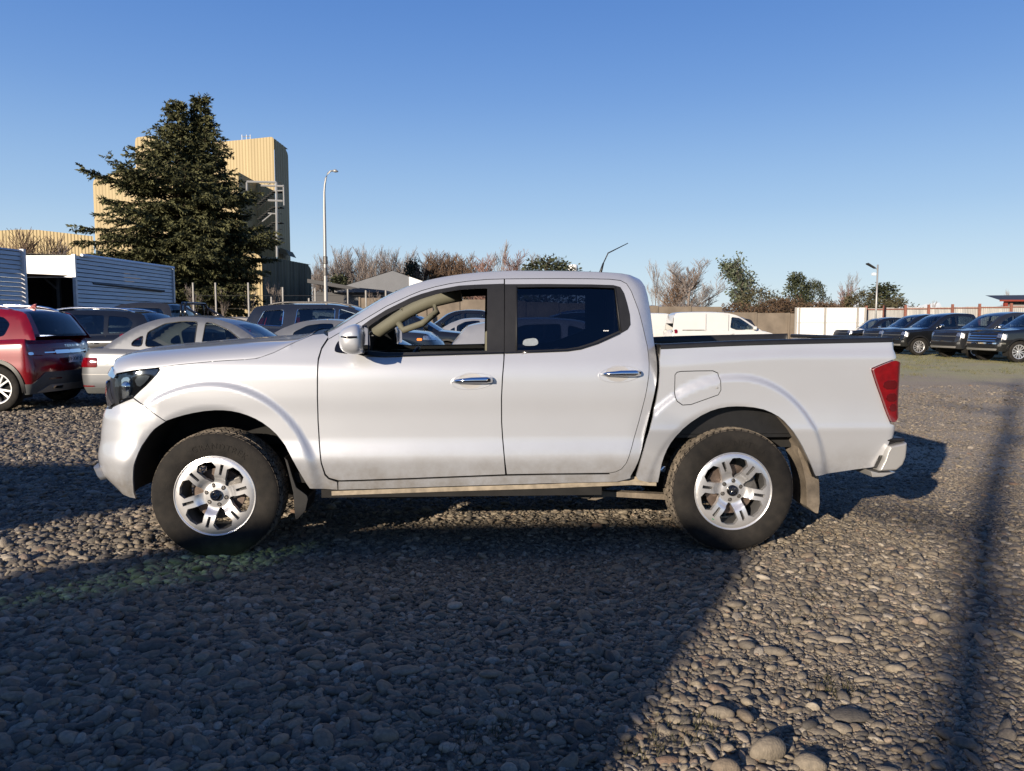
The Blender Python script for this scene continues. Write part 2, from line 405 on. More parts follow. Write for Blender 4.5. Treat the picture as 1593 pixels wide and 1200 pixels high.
def disc_S(depth):
    """flat disc surface: (x, z, off) -> xyz, with depth profile over the radius"""
    def S(x, z, o):
        r = np.hypot(x, z); return np.stack([x, depth(r)+o, z], -1)
    return S
def truck_wheel(parent, loc, rot, mir=None, sticker=None):
    """six double-spoke alloy with slots; outer face towards -y at y=0"""
    R, Wd, Ri = 0.388, 0.262, 0.236
    root = MB()
    root.lathe([(0.222, 0.012), (0.214, 0.03), (0.205, 0.06), (0.200, 0.13), (0.205, 0.20), (0.225, 0.235)], 64)
    wheel = root.build('wheel', M_RIMD, parent, True)
    wheel.location = loc; wheel.rotation_euler = (0, rot, pi if mir else 0)
    ty = tyre_mesh(R, Wd, Ri).build('tyre', M_TYRE, wheel, True)
    tb = tread_blocks(R, Wd).build('tread', M_TREAD, wheel)
    dep = hermite([(0, 0.034), (0.05, 0.036), (0.078, 0.042), (0.100, 0.034), (0.118, 0.012), (0.15, 0.005), (0.19, 0.002), (0.225, 0.006), (0.238, 0.014)])
    S = disc_S(dep); N = 72
    outer = [(0.236*cos(2*pi*i/N), 0.236*sin(2*pi*i/N)) for i in range(N)]
    holes = []; pol = lambda r, a: (r*cos(a), r*sin(a))
    d = radians
    for k in range(6):
        a = radians(30+60*k)
        win = [(0.080, -5), (0.080, 5), (0.100, 11), (0.146, 16.5), (0.178, 19.5), (0.207, 12), (0.211, 0), (0.207, -12), (0.178, -19.5), (0.146, -16.5), (0.100, -11)]
        holes.append([pol(r, a+d(x)) for r, x in win])
        a2 = radians(60*k); cx, cz = cos(a2), sin(a2)
        sl = [(0.130, -0.008), (0.130, 0.008), (0.196, 0.010), (0.196, -0.010)]
        holes.append([(r*cx-t*cz, r*cz+t*cx) for r, t in sl])
    lug = []
    for k in range(6):
        a = radians(60*k+30); c = (0.060*cos(a), 0.060*sin(a)); lug.append(c)
        holes.append([(c[0]+0.0135*cos(2*pi*j/12), c[1]+0.0135*sin(2*pi*j/12)) for j in range(12)])
    rim = panel('rim', outer, holes, S, M_RIM, wheel, step=0.011, flange=0.034, bstep=0.006)
    lip = MB(); lip.lathe([(0.232, 0.012), (0.2375, 0.006), (0.241, 0.004), (0.243, 0.008), (0.243, 0.02)], 72); lip.build('rim_lip', M_RIM, wheel, True)
    for k in range(6):
        a2 = radians(60*k); cx, cz = cos(a2), sin(a2)
        q = [(0.124, -0.013), (0.124, 0.013), (0.200, 0.014), (0.200, -0.014)]
        sb = MB(); sb.add([(r*cx-t*cz, 0.020+float(dep(r)), r*cz+t*cx) for r, t in q], [(0, 1, 2, 3)]); sb.build('slot_floor', M_BLACK, wheel)
    hb = MB(); hb.lathe([(0.034, 0.036), (0.034, 0.022), (0.030, 0.018), (0.0, 0.017)], 32); cap = hb.build('hub_cap', M_GLOSSB, wheel, True)
    em = MB()                                        # emblem: ring crossed by a bar
    em.lathe([(0.022, 0.0165), (0.022, 0.012), (0.0165, 0.012), (0.0165, 0.0165)], 28); em.box((-0.027, 0.0105, -0.0055), (0.027, 0.0165, 0.0055))
    em.build('emblem', M_CHROME, wheel)
    for c in lug:
        lb = MB(); lb.lathe([(0.0115, 0.060), (0.0105, 0.040), (0.007, 0.036), (0, 0.036)], 6, c=(c[0], 0, c[1])); lb.build('lug_nut', M_STEEL, wheel)
    bd = MB(); bd.lathe([(0.05, 0.085), (0.155, 0.085), (0.155, 0.105), (0.05, 0.105)], 48); bd.build('brake_disc', M_RUST, wheel)
    cb = MB(); cb.box((0.07, 0.06, -0.06), (0.165, 0.13, 0.06)); cl = cb.build('caliper', M_STEEL, wheel); bevel(cl, 0.012)
    cl.rotation_euler = (0, radians(-20)-rot, 0)
    hu = MB(); hu.lathe([(0.0, 0.062), (0.066, 0.062), (0.07, 0.07), (0.055, 0.085)], 36); hu.build('hub', M_RIM, wheel, True)
    if sticker is not None:
        st = MB(); st.lathe([(0.0105, 0.0), (0.0105, -0.001), (0, -0.001)], 16, c=(0.205*cos(sticker), 0.0045, 0.205*sin(sticker))); st.build('green_sticker', mat('green_sticker', (0.0, 0.28, 0.10), 0.5), wheel)
    # raised lettering round the sidewall
    try:
        cu = bpy.data.curves.new('t', 'FONT'); cu.body = 'GRANDTREK'; cu.size = 0.050; cu.extrude = 0.0015; cu.resolution_u = 2; cu.space_character = 1.25; cu.align_x = 'CENTER'
        to = bpy.data.objects.new('t', cu); COL.objects.link(to); bpy.context.view_layer.update()
        me = bpy.data.meshes.new_from_object(to.evaluated_get(bpy.context.evaluated_depsgraph_get())); bpy.data.objects.remove(to); bpy.data.curves.remove(cu)
        rb = 0.285
        for v in me.vertices:
            x, y, z = v.co; a = x/(rb+0.02); r = rb+y; base = -0.005
            v.co = (r*sin(a), base-z*0.6, r*cos(a))
        me.materials.append(M_TYRE); o = bpy.data.objects.new('raised_lettering', me); COL.objects.link(o); o.parent = wheel; o.rotation_euler = (0, -rot+radians(8), 0)
    except Exception as e: print('text', e)
    return wheel

# ------------------------------------------------------------------ the silver pickup
YAW = math.atan2(0.14, 3.14)
TU = np.array([cos(YAW), sin(YAW), 0]); TV = np.array([-sin(YAW), cos(YAW), 0])
_o = at(334, 773, 4.52); TO = np.array([_o[0], _o[1], 0.0])-TV*0.05
TW = 1.85
def t2w(p): return TO+p[0]*TU+p[1]*TV+np.array([0, 0, p[2]])
def onplane(px, py, v):
    """truck coordinates (u, z) of a pixel on the vertical plane at depth v of the truck"""
    d = ray(px, py); c = CAM-TO; t = (v-c@TV)/(d@TV); q = c+d*t; return q@TU, q[2]
PL = Plan(-0.375, 0.58, 4.08, 0.16, TW, af=72, ar=78)
C_F = 0.0; C_R = onplane(1141, 774, 0.05)[0]
print('rear wheel u', C_R, 'nose', PL.nose, 'tail', PL.tail)

T_pts = [onplane(x, y, v) for x, y, v in [(505, 518, .17), (520.6, 510.6, .18), (540.7, 498, .20), (575.9, 475.4, .24), (613.6, 454, .28), (651, 439, .32), (688.9, 430, .35), (726.6, 425, .37),
                                        (760, 422.6, .38), (800, 421, .38), (873, 421.3, .38), (929.5, 422.6, .37), (976.6, 425.4, .34), (997, 430, .30)]]
Tz = hermite(T_pts)
E_pts = sorted([(onplane(x, y, v)[1], onplane(x, y, v)[0]) for x, y, v in [(997, 430, .30), (1004.8, 435.8, .28), (1010.5, 454.6, .25), (1016, 483, .20), (1020.8, 520.5, .14), (1022.7, 550.7, .12), (1021.8, 588, .09),
                                        (1020, 600, .08), (1014, 630, .07), (1004.9, 671.6, .06), (991.6, 720.6, .06), (981, 741, .07)]])
Eu = hermite(E_pts)
off_cab = hermite([(0.20, .15), (0.32, .105), (0.42, .074), (0.52, .052), (0.60, .040), (0.645, .046), (0.72, .060), (0.85, .062), (0.98, .058), (1.08, .060), (1.15, .072), (1.21, .098), (1.26, .122), (1.45, .195), (1.72, .305)])
off_bed = hermite([(0.30, .14), (0.45, .092), (0.60, .064), (0.72, .046), (0.765, .040), (0.80, .045), (0.95, .052), (1.10, .050), (1.20, .048), (1.26, .058), (1.32, .066)])
lean = hermite([(0.25, .20), (0.40, .07), (0.52, .0), (0.72, .0), (0.82, .012), (0.90, .022), (1.0, .030), (1.10, .042), (1.2, .09)])
def flare(s, z, c, Ro, kx, amp):
    r = np.hypot((s-c)*kx, z-0.385); amp = amp*0.66
    e = sstep(0.42, 0.75, z)
    f = 1-sstep(Ro-0.017-0.03*(1-e), Ro+0.014+0.03*(1-e), r); k = 1-sstep(-0.42, -0.30, s)
    f = f*(1-k)+k*(1-sstep(0.845, 0.93, z))
    return amp*f-0.010*(1-sstep(0.50, 0.54, r))
def S_cab(s, z, o):
    s = np.asarray(s, float); z = np.asarray(z, float)
    u, v, tf, tr = PL(s)
    off = off_cab(z)
    T = Tz(s); dT = (Tz(s+0.01)-Tz(s-0.01))/0.02
    d = (T-z)/np.sqrt(1+dT*dT); k = np.clip(1-d/0.11, 0, 1); up = (z > 1.24) & (s > 0.45)
    off = off+np.where(up, 0.085*(1-np.sqrt(np.clip(1-k*k, 0, 1))), 0)
    e = np.clip(1-(Eu(z)-s)/0.11, 0, 1.0); off = off+0.07*e*e*np.where(s > 1.9, 1, 0)*np.clip((z-0.95)/0.35, 0.12, 1)
    off = off-np.where(s < 0.75, flare(s, z, C_F, 0.668, np.where(s < 0, 1.0, 1.09), 0.036), 0)
    off = off+0.03*np.sin(tf)*0+lean(z)*np.sin(tf)+o
    # concave panel behind the front arch, on the door (soft hollow with a rising crease)
    return np.stack([u+np.sin(tf)*off, v+np.cos(tf)*off, z], -1)
def S_bed(s, z, o):
    s = np.asarray(s, float); z = np.asarray(z, float)
    u, v, tf, tr = PL(s); off = off_bed(z)
    off = off-flare(s, z, C_R, 0.700, np.where(s < C_R, 1.0, 1.20), 0.040)
    # soft shoulder ridge that fades towards the front
    off = off+0.010*sstep(1.14, 1.20, z-0.06*sstep(2.5, 3.6, s))*sstep(2.45, 2.8, s)
    off = off+o
    return np.stack([u-np.sin(tr)*off, v+np.cos(tr)*off, z], -1)
def unproj(S, pts, lift=0.0):
    out = []
    for x, y in pts:
        s, z = onplane(x, y, 0.06); tgt = np.array([x, y])
        for _ in range(25):
            f = lambda a, b: proj(t2w(S(np.array([a]), np.array([b]), np.array([-lift]))[0]))
            p = f(s, z); h = 1e-4
            J = np.stack([(f(s+h, z)-p)/h, (f(s, z+h)-p)/h], 1); r = tgt-p
            if np.abs(r).max() < 0.05: break
            try: dl = np.linalg.solve(J, r)
            except Exception: break
            dl = np.clip(dl, -0.05, 0.05); s += dl[0]; z += dl[1]
        out.append((s, z))
    return out

truck = thing('pickup_truck', 'silver double cab pickup truck seen side on, dominating the gravel yard', 'pickup truck', TO, YAW)
def both(fn):
    fn(None); fn(TW)
def tp(name, pix, S, m, lift=0.0, gap=0.002, holes=(), step=0.03, both_sides=True, flange=0.018, parent=None, smooth_it=0, **k):
    P = unproj(S, pix, lift) if pix is not None else k.pop('sz')
    H = [unproj(S, h, lift) for h in holes]
    if smooth_it: P = smooth_poly(P, smooth_it)
    H = [smooth_poly(h, 1) if smooth_it else h for h in H]
    r = panel(name, P, H, S, m, parent or truck, step, gap=gap, lift=lift, flange=flange)
    r2 = None
    if both_sides: r2 = panel(name, P, H, S, m, parent or truck, step, gap=gap, lift=lift, flange=flange, mirror=TW)
    return r, r2, P

door_f_top = [(784.4, 434), (757, 434.8), (726.6, 437.7), (700, 441.3), (676, 446.5), (655, 452.5), (638.7, 459), (601, 476.6), (560.8, 500.5), (525.6, 519.3), (510.5, 528)]
door_f_front = [(500.5, 543), (495.5, 560.7), (494, 590), (494, 620), (495, 655), (497, 690), (500, 720), (506, 738), (512, 744), (526, 748)]
door_split = [(786.5, 738.7), (784.5, 713), (781.7, 681), (780.2, 656.5), (780, 620), (781.5, 588), (783.8, 560)]
front_door = door_f_top+door_f_front+[(560, 747.3), (640, 744.5), (720, 741.3)]+door_split
rear_top = [(784.9, 434), (830, 433.6), (873, 433.4), (920, 433.8), (948.3, 434.5), (965, 436.4), (974.7, 441.4), (982, 452.8), (988, 468), (993.5, 483), (998.5, 501), (1003, 520.6), (1007, 538), (1009.5, 556.4), (1010, 572), (1009.5, 584.7), (1006.5, 605), (1003, 622),
            (994.5, 654.7), (984, 692.4), (979.5, 708), (974.7, 720.6), (967, 730), (958, 734.5), (948.4, 736.3)]
rear_door = rear_top+[(900, 737), (850, 737.5), (788, 738.6)]+[(x+0.3, y) for x, y in door_split[1:]]+[(784.7, 550)]
# window surrounds (black) and openings
surF = [(784.2, 441.5), (740, 443), (714, 444.6), (676, 451.5), (655, 457.5), (638.7, 463.5), (601, 482), (576, 497.5), (556, 512), (548, 530), (549, 549), (566, 554.5), (600, 556), (660, 554), (784, 550.5)]
opF = [(758, 449), (740, 449.3), (714, 451), (690, 455), (676, 458.5), (655, 465), (638.7, 471.5), (601, 490), (585, 500), (573, 509), (572, 546), (600, 549), (660, 548.3), (757.5, 546)]
surR = [(785.4, 442.3), (850, 442), (920, 442.6), (954, 443.7), (965, 446.7), (971, 456.5), (976, 473), (980, 490), (981, 505.5), (976.6, 513), (965, 519.6), (929.5, 535.6), (903, 544), (882.4, 547), (844.7, 548.6), (784.8, 550.3)]
opR = [(804.5, 447.3), (850, 446.8), (920, 447), (958, 448.6), (962, 480), (966, 513.5), (945, 523), (922, 533), (900, 540), (880, 543), (844, 544.7), (804.5, 545.5)]

for mir in (None, TW):
    def door(name, poly, sur, op):
        P = unproj(S_cab, poly); H = unproj(S_cab, sur)
        H2 = shrink(H, 0.004)
        d = panel(name, P, [H2], S_cab, M_SILVER, truck, 0.028, gap=0.0028, mirror=mir, flange=0.022)
        O = unproj(S_cab, op)
        fr = panel('window_frame', H, [O], S_cab, M_BLACK, d, 0.03, lift=-0.001 if False else 0.0015, mirror=mir, flange=0.035)
        return d, H, O
    fd, Hf, Of = door('front_door', front_door, surF, opF)
    rd, Hr, Or = door('rear_door', rear_door, surR, opR)
    # chrome-edged weather strip below the windows
    for d, line in ((fd, [(566, 553.2), (600, 554.6), (660, 552.8), (720, 551), (783, 549.3)]), (rd, [(786, 549.2), (844.7, 547.3), (882.4, 545.8), (903, 542.8), (929.5, 534.4), (964, 518.8)])):
        Q = unproj(S_cab, line); X = S_cab(np.array([q[0] for q in Q]), np.array([q[1] for q in Q]), np.full(len(Q), -0.005))
        if mir: X[:, 1] = TW-X[:, 1]
        b = MB(); b.tube(X, 0.0055, 6); b.build('sill_strip', M_GLOSSB, d, True)
    # glass: the front window is wound down on the near side
    g = panel('window_glass', shrink(Or, -0.006), [], S_cab, M_TINT, rd, 0.05, lift=-0.012, mirror=mir, flange=0)
    if mir is None:
        st = panel('window_sticker', smooth_poly(unproj(S_cab, [(813, 538), (814, 530), (819, 527.5), (833, 526), (837, 530), (837.5, 536), (830, 538.5)]), 1), [], S_cab, mat('sticker_film', (0.30, 0.34, 0.37), 0.6, var=0.12, scale=60), rd, 0.02, lift=-0.009, flange=0)
        tl = [[(939+i*3.0, 515.6), (939+i*3.0, 514.2), (940.8+i*3.0, 514.0), (940.8+i*3.0, 515.4)] for i in range(3)]
        mb = MB()
        for q in tl:
            Q = unproj(S_cab, q); X = S_cab(np.array([a[0] for a in Q]), np.array([a[1] for a in Q]), np.full(4, 0.006)); mb.add(X, [(0, 1, 2, 3)])
        mb.build('glass_marking', M_PLATE, rd)
    # divider of the small rear quarter
    Q = unproj(S_cab, [(957, 447), (961, 480), (965.5, 516)]); X = S_cab(np.array([q[0] for q in Q]), np.array([q[1] for q in Q]), np.full(3, 0.0))
    Q2 = unproj(S_cab, [(803.5, 446), (803.5, 500), (803.5, 547)]); X2 = S_cab(np.array([q[0] for q in Q2]), np.array([q[1] for q in Q2]), np.full(3, 0.0))
    for XX in (X, X2):
        if mir: XX[:, 1] = TW-XX[:, 1]
        b = MB(); b.tube(XX, 0.006, 6); b.build('window_divider', M_RUBBER, rd, True)

# cab side: A pillar, roof side, C pillar, sill
sil = [(511, 522.5)]
us = np.linspace(T_pts[0][0]+0.01, T_pts[-1][0], 40)
sil_sz = [(u, float(Tz(u))-0.003) for u in us]
E_sz = [(float(Eu(z)), z) for z in np.linspace(T_pts[-1][1]-0.01, E_pts[0][0], 26)]
inner = unproj(S_cab, [(948.4, 738), (850, 739), (788, 740.3), (720, 742.8), (640, 746), (560, 748.8), (526, 749.6)][::-1])
sillb = unproj(S_cab, [(981, 744.5), (960, 750), (850, 752.5), (700, 757), (600, 760.5), (526, 762.5)])
lowr = unproj(S_cab, rear_top[::-1])[0:]
opened = unproj(S_cab, door_f_top[::-1])
cabpoly = sil_sz+E_sz+[tuple(q) for q in sillb]+inner+unproj(S_cab, rear_top[::-1])+unproj(S_cab, door_f_top)
for mir in (None, TW):
    panel('cab_side', cabpoly, [], S_cab, M_SILVER, truck, 0.028, gap=0.0015, mirror=mir, flange=0.02)
# inner lining seen through the open window, dark headlining and pillars, one per side
for mir in (None, TW):
    O1 = shrink(unproj(S_cab, opF), -0.002); O2 = shrink(unproj(S_cab, opR), -0.002)
    outer = [(u, float(Tz(u))-0.045) for u in np.linspace(T_pts[0][0]+0.16, T_pts[-1][0]-0.03, 26)]+[(float(Eu(z))-0.06, z) for z in (1.6, 1.5, 1.4, 1.3, 1.22)]+[(0.72, 1.20)]
    panel('headlining', outer, [O1, O2], S_cab, M_CLOTH, truck, 0.05, lift=-0.045, mirror=mir, flange=0.012)
    dl = [(0.66, 0.45), (2.2, 0.45), (2.28, 1.19), (0.70, 1.19)]
    panel('door_lining', dl, [], S_cab, M_CLOTH, truck, 0.08, lift=-0.07, mirror=mir, flange=0.01)

# roof, windscreen, rear of the cab
def row(u, z, v0, bow, crown, n=15):
    q = np.linspace(-1, 1, n); k = 1-q*q
    return [(u-bow*kk, v0+(TW-2*v0)*(qq+1)/2, z+crown*kk) for qq, kk in zip(q, k)]
def rows_mesh(name, rows, m, parent, c0=0, c1=None, flip=False, smooth=True):
    R = [r[c0:(c1 if c1 is not None else len(r))] for r in rows]; n = len(R[0]); v = [p for r in R for p in r]; f = []
    for i in range(len(R)-1):
        for j in range(n-1):
            q = (i*n+j, (i+1)*n+j, (i+1)*n+j+1, i*n+j+1); f.append(q[::-1] if flip else q)
    return link_mesh(name, v, f, m, parent, smooth)
u0, u1 = T_pts[0][0]+0.012, T_pts[-1][0]
uw = onplane(672, 434, .34)[0]                       # header of the windscreen
def vtop(u): return float(S_cab(np.array([u]), np.array([float(Tz(u))-0.003]), np.array([0.0]))[0][1])
R1 = []
for u in np.linspace(u0, uw, 14):
    t = (u-u0)/(uw-u0); R1.append(row(u, float(Tz(u))-0.003, vtop(u)+0.0, 0.13*(1-t)+0.05*t, 0.012*t, 21))
rows_mesh('windscreen', R1, M_WIND, truck, 1, 20)
rows_mesh('pillar_edge', R1, M_SILVER, truck, 0, 2); rows_mesh('pillar_edge', R1, M_SILVER, truck, 19, 21)
R2 = [row(u, float(Tz(u))-0.003, vtop(u), 0.05*max(0, 1-(u-uw)/0.25), 0.012+0.012*min(1, (u-uw)/0.3), 21) for u in np.linspace(uw, u1, 26)]
rows_mesh('roof', R2, M_SILVER, truck)
R3 = []
for z in np.linspace(T_pts[-1][1]-0.003, 0.60, 20):
    u = float(Eu(z)); v0 = float(S_cab(np.array([u]), np.array([z]), np.array([0.0]))[0][1]); R3.append(row(u, z, v0, -0.035, 0.0 if z < 1.6 else 0.02*(z-1.6)/0.1, 21))
rows_mesh('cab_rear', R3[6:], M_SILVER, truck); rows_mesh('cab_rear', R3[:2], M_SILVER, truck)
rows_mesh('rear_window', R3[1:7], M_TINT, truck, 3, 18); rows_mesh('rear_pillar', R3[1:7], M_SILVER, truck, 0, 4); rows_mesh('rear_pillar', R3[1:7], M_SILVER, truck, 17, 21)
rows_mesh('headlining', [[(p[0], p[1], p[2]-0.04) for p in r] for r in R2], M_CLOTH, truck, 2, 19, flip=True)

# front wing
hoodline = [(247.3, 572.2), (275, 568), (302, 565.4), (330, 562.8), (360, 560.8), (380, 559.8), (400, 557.8), (413, 553.5), (426, 548.8), (444, 540), (461, 531.8)]
arch_f = [(482, 760.5), (476, 752), (470, 742), (464, 732), (458, 721), (452, 710), (444, 694), (430, 676), (419, 666), (408, 658), (397, 651.8), (386, 647), (373, 642.7), (360, 640), (348, 638.8), (335, 638.6), (318, 640), (300, 643), (285, 646.5), (270, 651), (258, 655.3)]
fender = hoodline+[(487, 521), (503, 519.3), (511, 524)]+[(500, 541), (494.6, 558)]+[(493.2, 590), (493.2, 620), (494.2, 655), (496.2, 690), (499.2, 721), (505, 739.5), (511, 745.5), (524.5, 750), (525.5, 762.5), (500, 761)]+arch_f+[(225, 631.7), (207.5, 618.6), (228, 599.5), (244.5, 582.5), (249, 576)]
tp('front_wing', fender, S_cab, M_SILVER, gap=0.0015, step=0.0145)
# bumper
zt = unproj(S_cab, [(207, 620), (187, 628.3), (176, 633.5)])
zb = unproj(S_cab, [(211, 776), (197, 772), (184, 765)])
arch_b = [(258, 656), (249, 661.5), (240, 668), (233, 676), (226.7, 685), (220.5, 694), (215, 705), (211, 715), (208, 725), (207, 735), (206.7, 746.7), (207.3, 757), (208, 766.7)]
sc = PL.sf
bpoly = zt+[(-0.66, zt[-1][1]-0.010), (-0.80, zt[-1][1]-0.02), (sc, zt[-1][1]-0.02), (sc, 0.44), (-0.95, 0.43), (-0.75, 0.40)]+zb[::-1]+unproj(S_cab, arch_b[::-1])+unproj(S_cab, [(225, 632.6)])
tp('front_bumper', None, S_cab, M_SILVER, sz=bpoly, gap=0.0015, step=0.022)
# headlamp: dark housing, reflector, lens
hl = [(181, 583.3), (195, 580.5), (210, 577.6), (228, 575), (244, 573.6), (247.6, 575.6), (244, 582), (236, 590.5), (228, 599), (218, 608.5), (207.5, 618), (201, 622), (187, 626.5), (180, 620), (178, 600)]
for mir in (None, TW):
    P = smooth_poly(unproj(S_cab, hl), 1)
    hb_ = panel('headlamp', P, [], S_cab, M_GLOSSB, truck, 0.03, gap=0.002, lift=-0.030, mirror=mir, flange=0)
    panel('lens', P, [], S_cab, M_LENS, hb_, 0.03, gap=0.002, lift=0.0, mirror=mir, flange=0.03)
    for nm, pp, mm in (('reflector', [(184, 589), (200, 586), (202, 613), (187, 621), (181, 606)], M_CHROME), ('reflector', [(205, 588), (232, 583), (226, 594), (212, 605)], mat('dark_reflector', (0.42, 0.46, 0.52), 0.12, 0.9)), ('light_strip', [(183, 617), (205, 615.5), (204, 617.5), (184, 622)], M_CHROME)):
        panel(nm, smooth_poly(unproj(S_cab, pp), 1), [], S_cab, mm, hb_, 0.02, lift=-0.022, mirror=mir, flange=0.006)
    lb = MB(); c = S_cab(np.array([unproj(S_cab, [(193, 602)])[0][0]]), np.array([unproj(S_cab, [(193, 602)])[0][1]]), np.array([0.02]))[0]
    cc = list(c); cc[1] = (TW-cc[1]) if mir else cc[1]
    lb.lathe([(0, -0.012), (0.02, -0.008), (0.030, 0.0), (0.034, 0.01)], 20, c=cc); lb.build('projector', M_CHROME, hb_, True)
# grille and chrome wing
for mir in (None, TW):
    zg = zt[-1][1]
    gp = [(-0.585, zg+0.005), (-0.66, zg-0.006), (-0.80, zg-0.015), (sc, zg-0.015), (sc, 1.10), (-0.80, 1.105), (-0.61, 1.095)]
    gr = panel('grille', gp, [], S_cab, M_BLACK, truck, 0.04, lift=-0.008, mirror=mir, flange=0.01)
    for k in range(5):
        z = zg+0.04+k*0.045
        if z > 1.07: break
        panel('grille_bar', [(-0.84, z), (sc, z), (sc, z+0.018), (-0.84, z+0.018)], [], S_cab, M_GLOSSB, gr, 0.05, lift=0.010, mirror=mir, flange=0.018)
    for pp in ([(-0.64, zg+0.02), (-0.70, zg-0.002), (-0.84, 1.04), (-0.80, 1.06)], [(-0.62, 1.085), (-0.60, 1.100), (-0.66, 1.135), (-0.80, 1.145), (sc, 1.145), (sc, 1.108), (-0.80, 1.108)]):
        panel('chrome_trim', pp, [], S_cab, M_CHROME, gr, 0.03, lift=0.014, mirror=mir, flange=0.02)
    # lower intake and skid lip
    panel('lower_intake', [(-0.86, 0.50), (sc, 0.50), (sc, 0.74), (-0.90, 0.74)], [], S_cab, M_BLACK, truck, 0.05, lift=0.004, mirror=mir, flange=0.01)
    panel('skid_lip', [(-0.74, 0.47), (sc, 0.43), (sc, 0.51), (-0.82, 0.535), (-0.76, 0.54)], [], S_cab, mat('skid_silver', (0.55, 0.55, 0.55), 0.4, 0.6), truck, 0.04, lift=0.035, mirror=mir, flange=0.04)
# bonnet
hs = unproj(S_cab, [(181, 581.5), (195, 578.8), (210, 576)]+hoodline[0:]+[(470, 528.5), (487, 520)])
hs = [(s, z+0.002) for s, z in hs]
HS = hermite(sorted(hs)); htop_p = sorted([onplane(x, y, v) for x, y, v in [(180, 573, .30), (195, 562.7, .33), (215.5, 554, .35), (244, 547, .36), (302, 541, .37), (388.8, 533, .37), (461, 528, .36), (500, 524, .3)]])
Ht = hermite(htop_p)
rows = []
for s in np.linspace(hs[0][0], hs[-1][0], 34):
    z0 = float(HS(s)); E0 = S_cab(np.array([s]), np.array([z0]), np.array([0.0]))[0]; z1 = max(float(Ht(E0[0])), z0+0.004)
    t = (s-hs[0][0])/(hs[-1][0]-hs[0][0]); bow = 0.10*(1-t)**1.5+0.08
    r = []
    for k in range(9):
        a = k/8*pi/2; r.append((E0[0]-0.0*k, E0[1]+0.30*(1-cos(a))**0.9, z0+(z1-z0)*sin(a)**0.8 if k else z0))
    vk = r[-1][1]
    for k in range(1, 8):
        q = k/8; vv = vk+(TW/2-vk)*q; r.append((E0[0], vv, z1+0.022*(1-(1-q)**2)))
    full = r+[(E0[0], TW/2, z1+0.024)]+[(p[0], TW-p[1], p[2]) for p in r[::-1]]
    v0 = E0[1]; full = [(p[0]-bow*max(0, 1-((p[1]-TW/2)/(TW/2-v0))**2)**0.8, p[1], p[2]) for p in full]
    rows.append(full)
front = [(p[0]-0.008, p[1], p[2]-0.035) for p in rows[0]]
rows_mesh('bonnet', [front]+rows, M_SILVER, truck)
cw = [[(p[0]+0.0, p[1], p[2]-0.006) for p in rows[-1]], [(p[0]+0.22, p[1], p[2]-0.01) for p in rows[-1]]]
rows_mesh('cowl', cw, M_BLACK, truck, 2, len(rows[0])-2)

# bed side, fuel flap, rear lamp, rear bumper
arch_r = [(1025, 743), (1029, 722.4), (1032.5, 711), (1037.7, 699), (1043.5, 689), (1050.8, 679.5), (1062, 667.5), (1075, 657), (1090, 647), (1105.5, 639.5), (1118, 635.5), (1131.8, 633), (1145, 632.3), (1158, 632.6), (1173, 634), (1188, 637), (1200, 641.8), (1211, 647.8), (1220, 655), (1227.9, 663.8), (1236, 673.5), (1243, 684.5), (1249, 695), (1254, 705.5), (1260, 718), (1264.5, 729.5), (1268.7, 741)]
lamp = [(1386, 560.5), (1370, 566.8), (1356, 572.8), (1355.3, 577), (1362, 598), (1370, 620), (1375, 635), (1380, 648), (1385, 660)]
bed_top = [(1028.5, 543.8), (1060, 542), (1094, 540.6), (1130, 539.2), (1169.5, 537.8), (1235, 535.8), (1300, 534.2), (1350, 533.2), (1388, 532.6)]
PB = unproj(S_bed, bed_top); PA = unproj(S_bed, arch_r); Pl = unproj(S_bed, [(1026.5, 560), (1027, 580), (1025, 603), (1021, 625), (1016.5, 648), (1008.5, 679), (1000, 707), (989.8, 741), (993, 747), (1008, 750.5), (1023.5, 750.5)])
Plow = unproj(S_bed, [(1300, 735), (1330, 730.5), (1355, 727.5), (1363, 725.5), (1371, 712)])
Plm = unproj(S_bed, lamp); sr = PL.sr
zl0 = Plm[-1][1]; zl1 = Plm[0][1]
rear_edge = [(4.14, 0.60), (4.155, 0.70), (4.165, zl0-0.02)]
se = 4.24
bedpoly = PB+[(4.16, PB[-1][1]), (se, PB[-1][1]-0.004), (se, zl1+0.03), (4.17, zl1+0.012)]+[tuple(q) for q in Plm]+[(4.17, zl0-0.012), (se, zl0-0.02), (se, 0.70), (4.12, 0.70)]+Plow[::-1]+PA[::-1]+Pl[::-1]
flap = [(1050.8, 583.5), (1053.7, 580), (1060, 578.7), (1085, 578), (1109, 577.8), (1116, 581), (1118.8, 588.5), (1121, 607), (1117, 614), (1096, 621.5), (1075, 629), (1062, 629.8), (1053.9, 624), (1051.6, 618.6)]
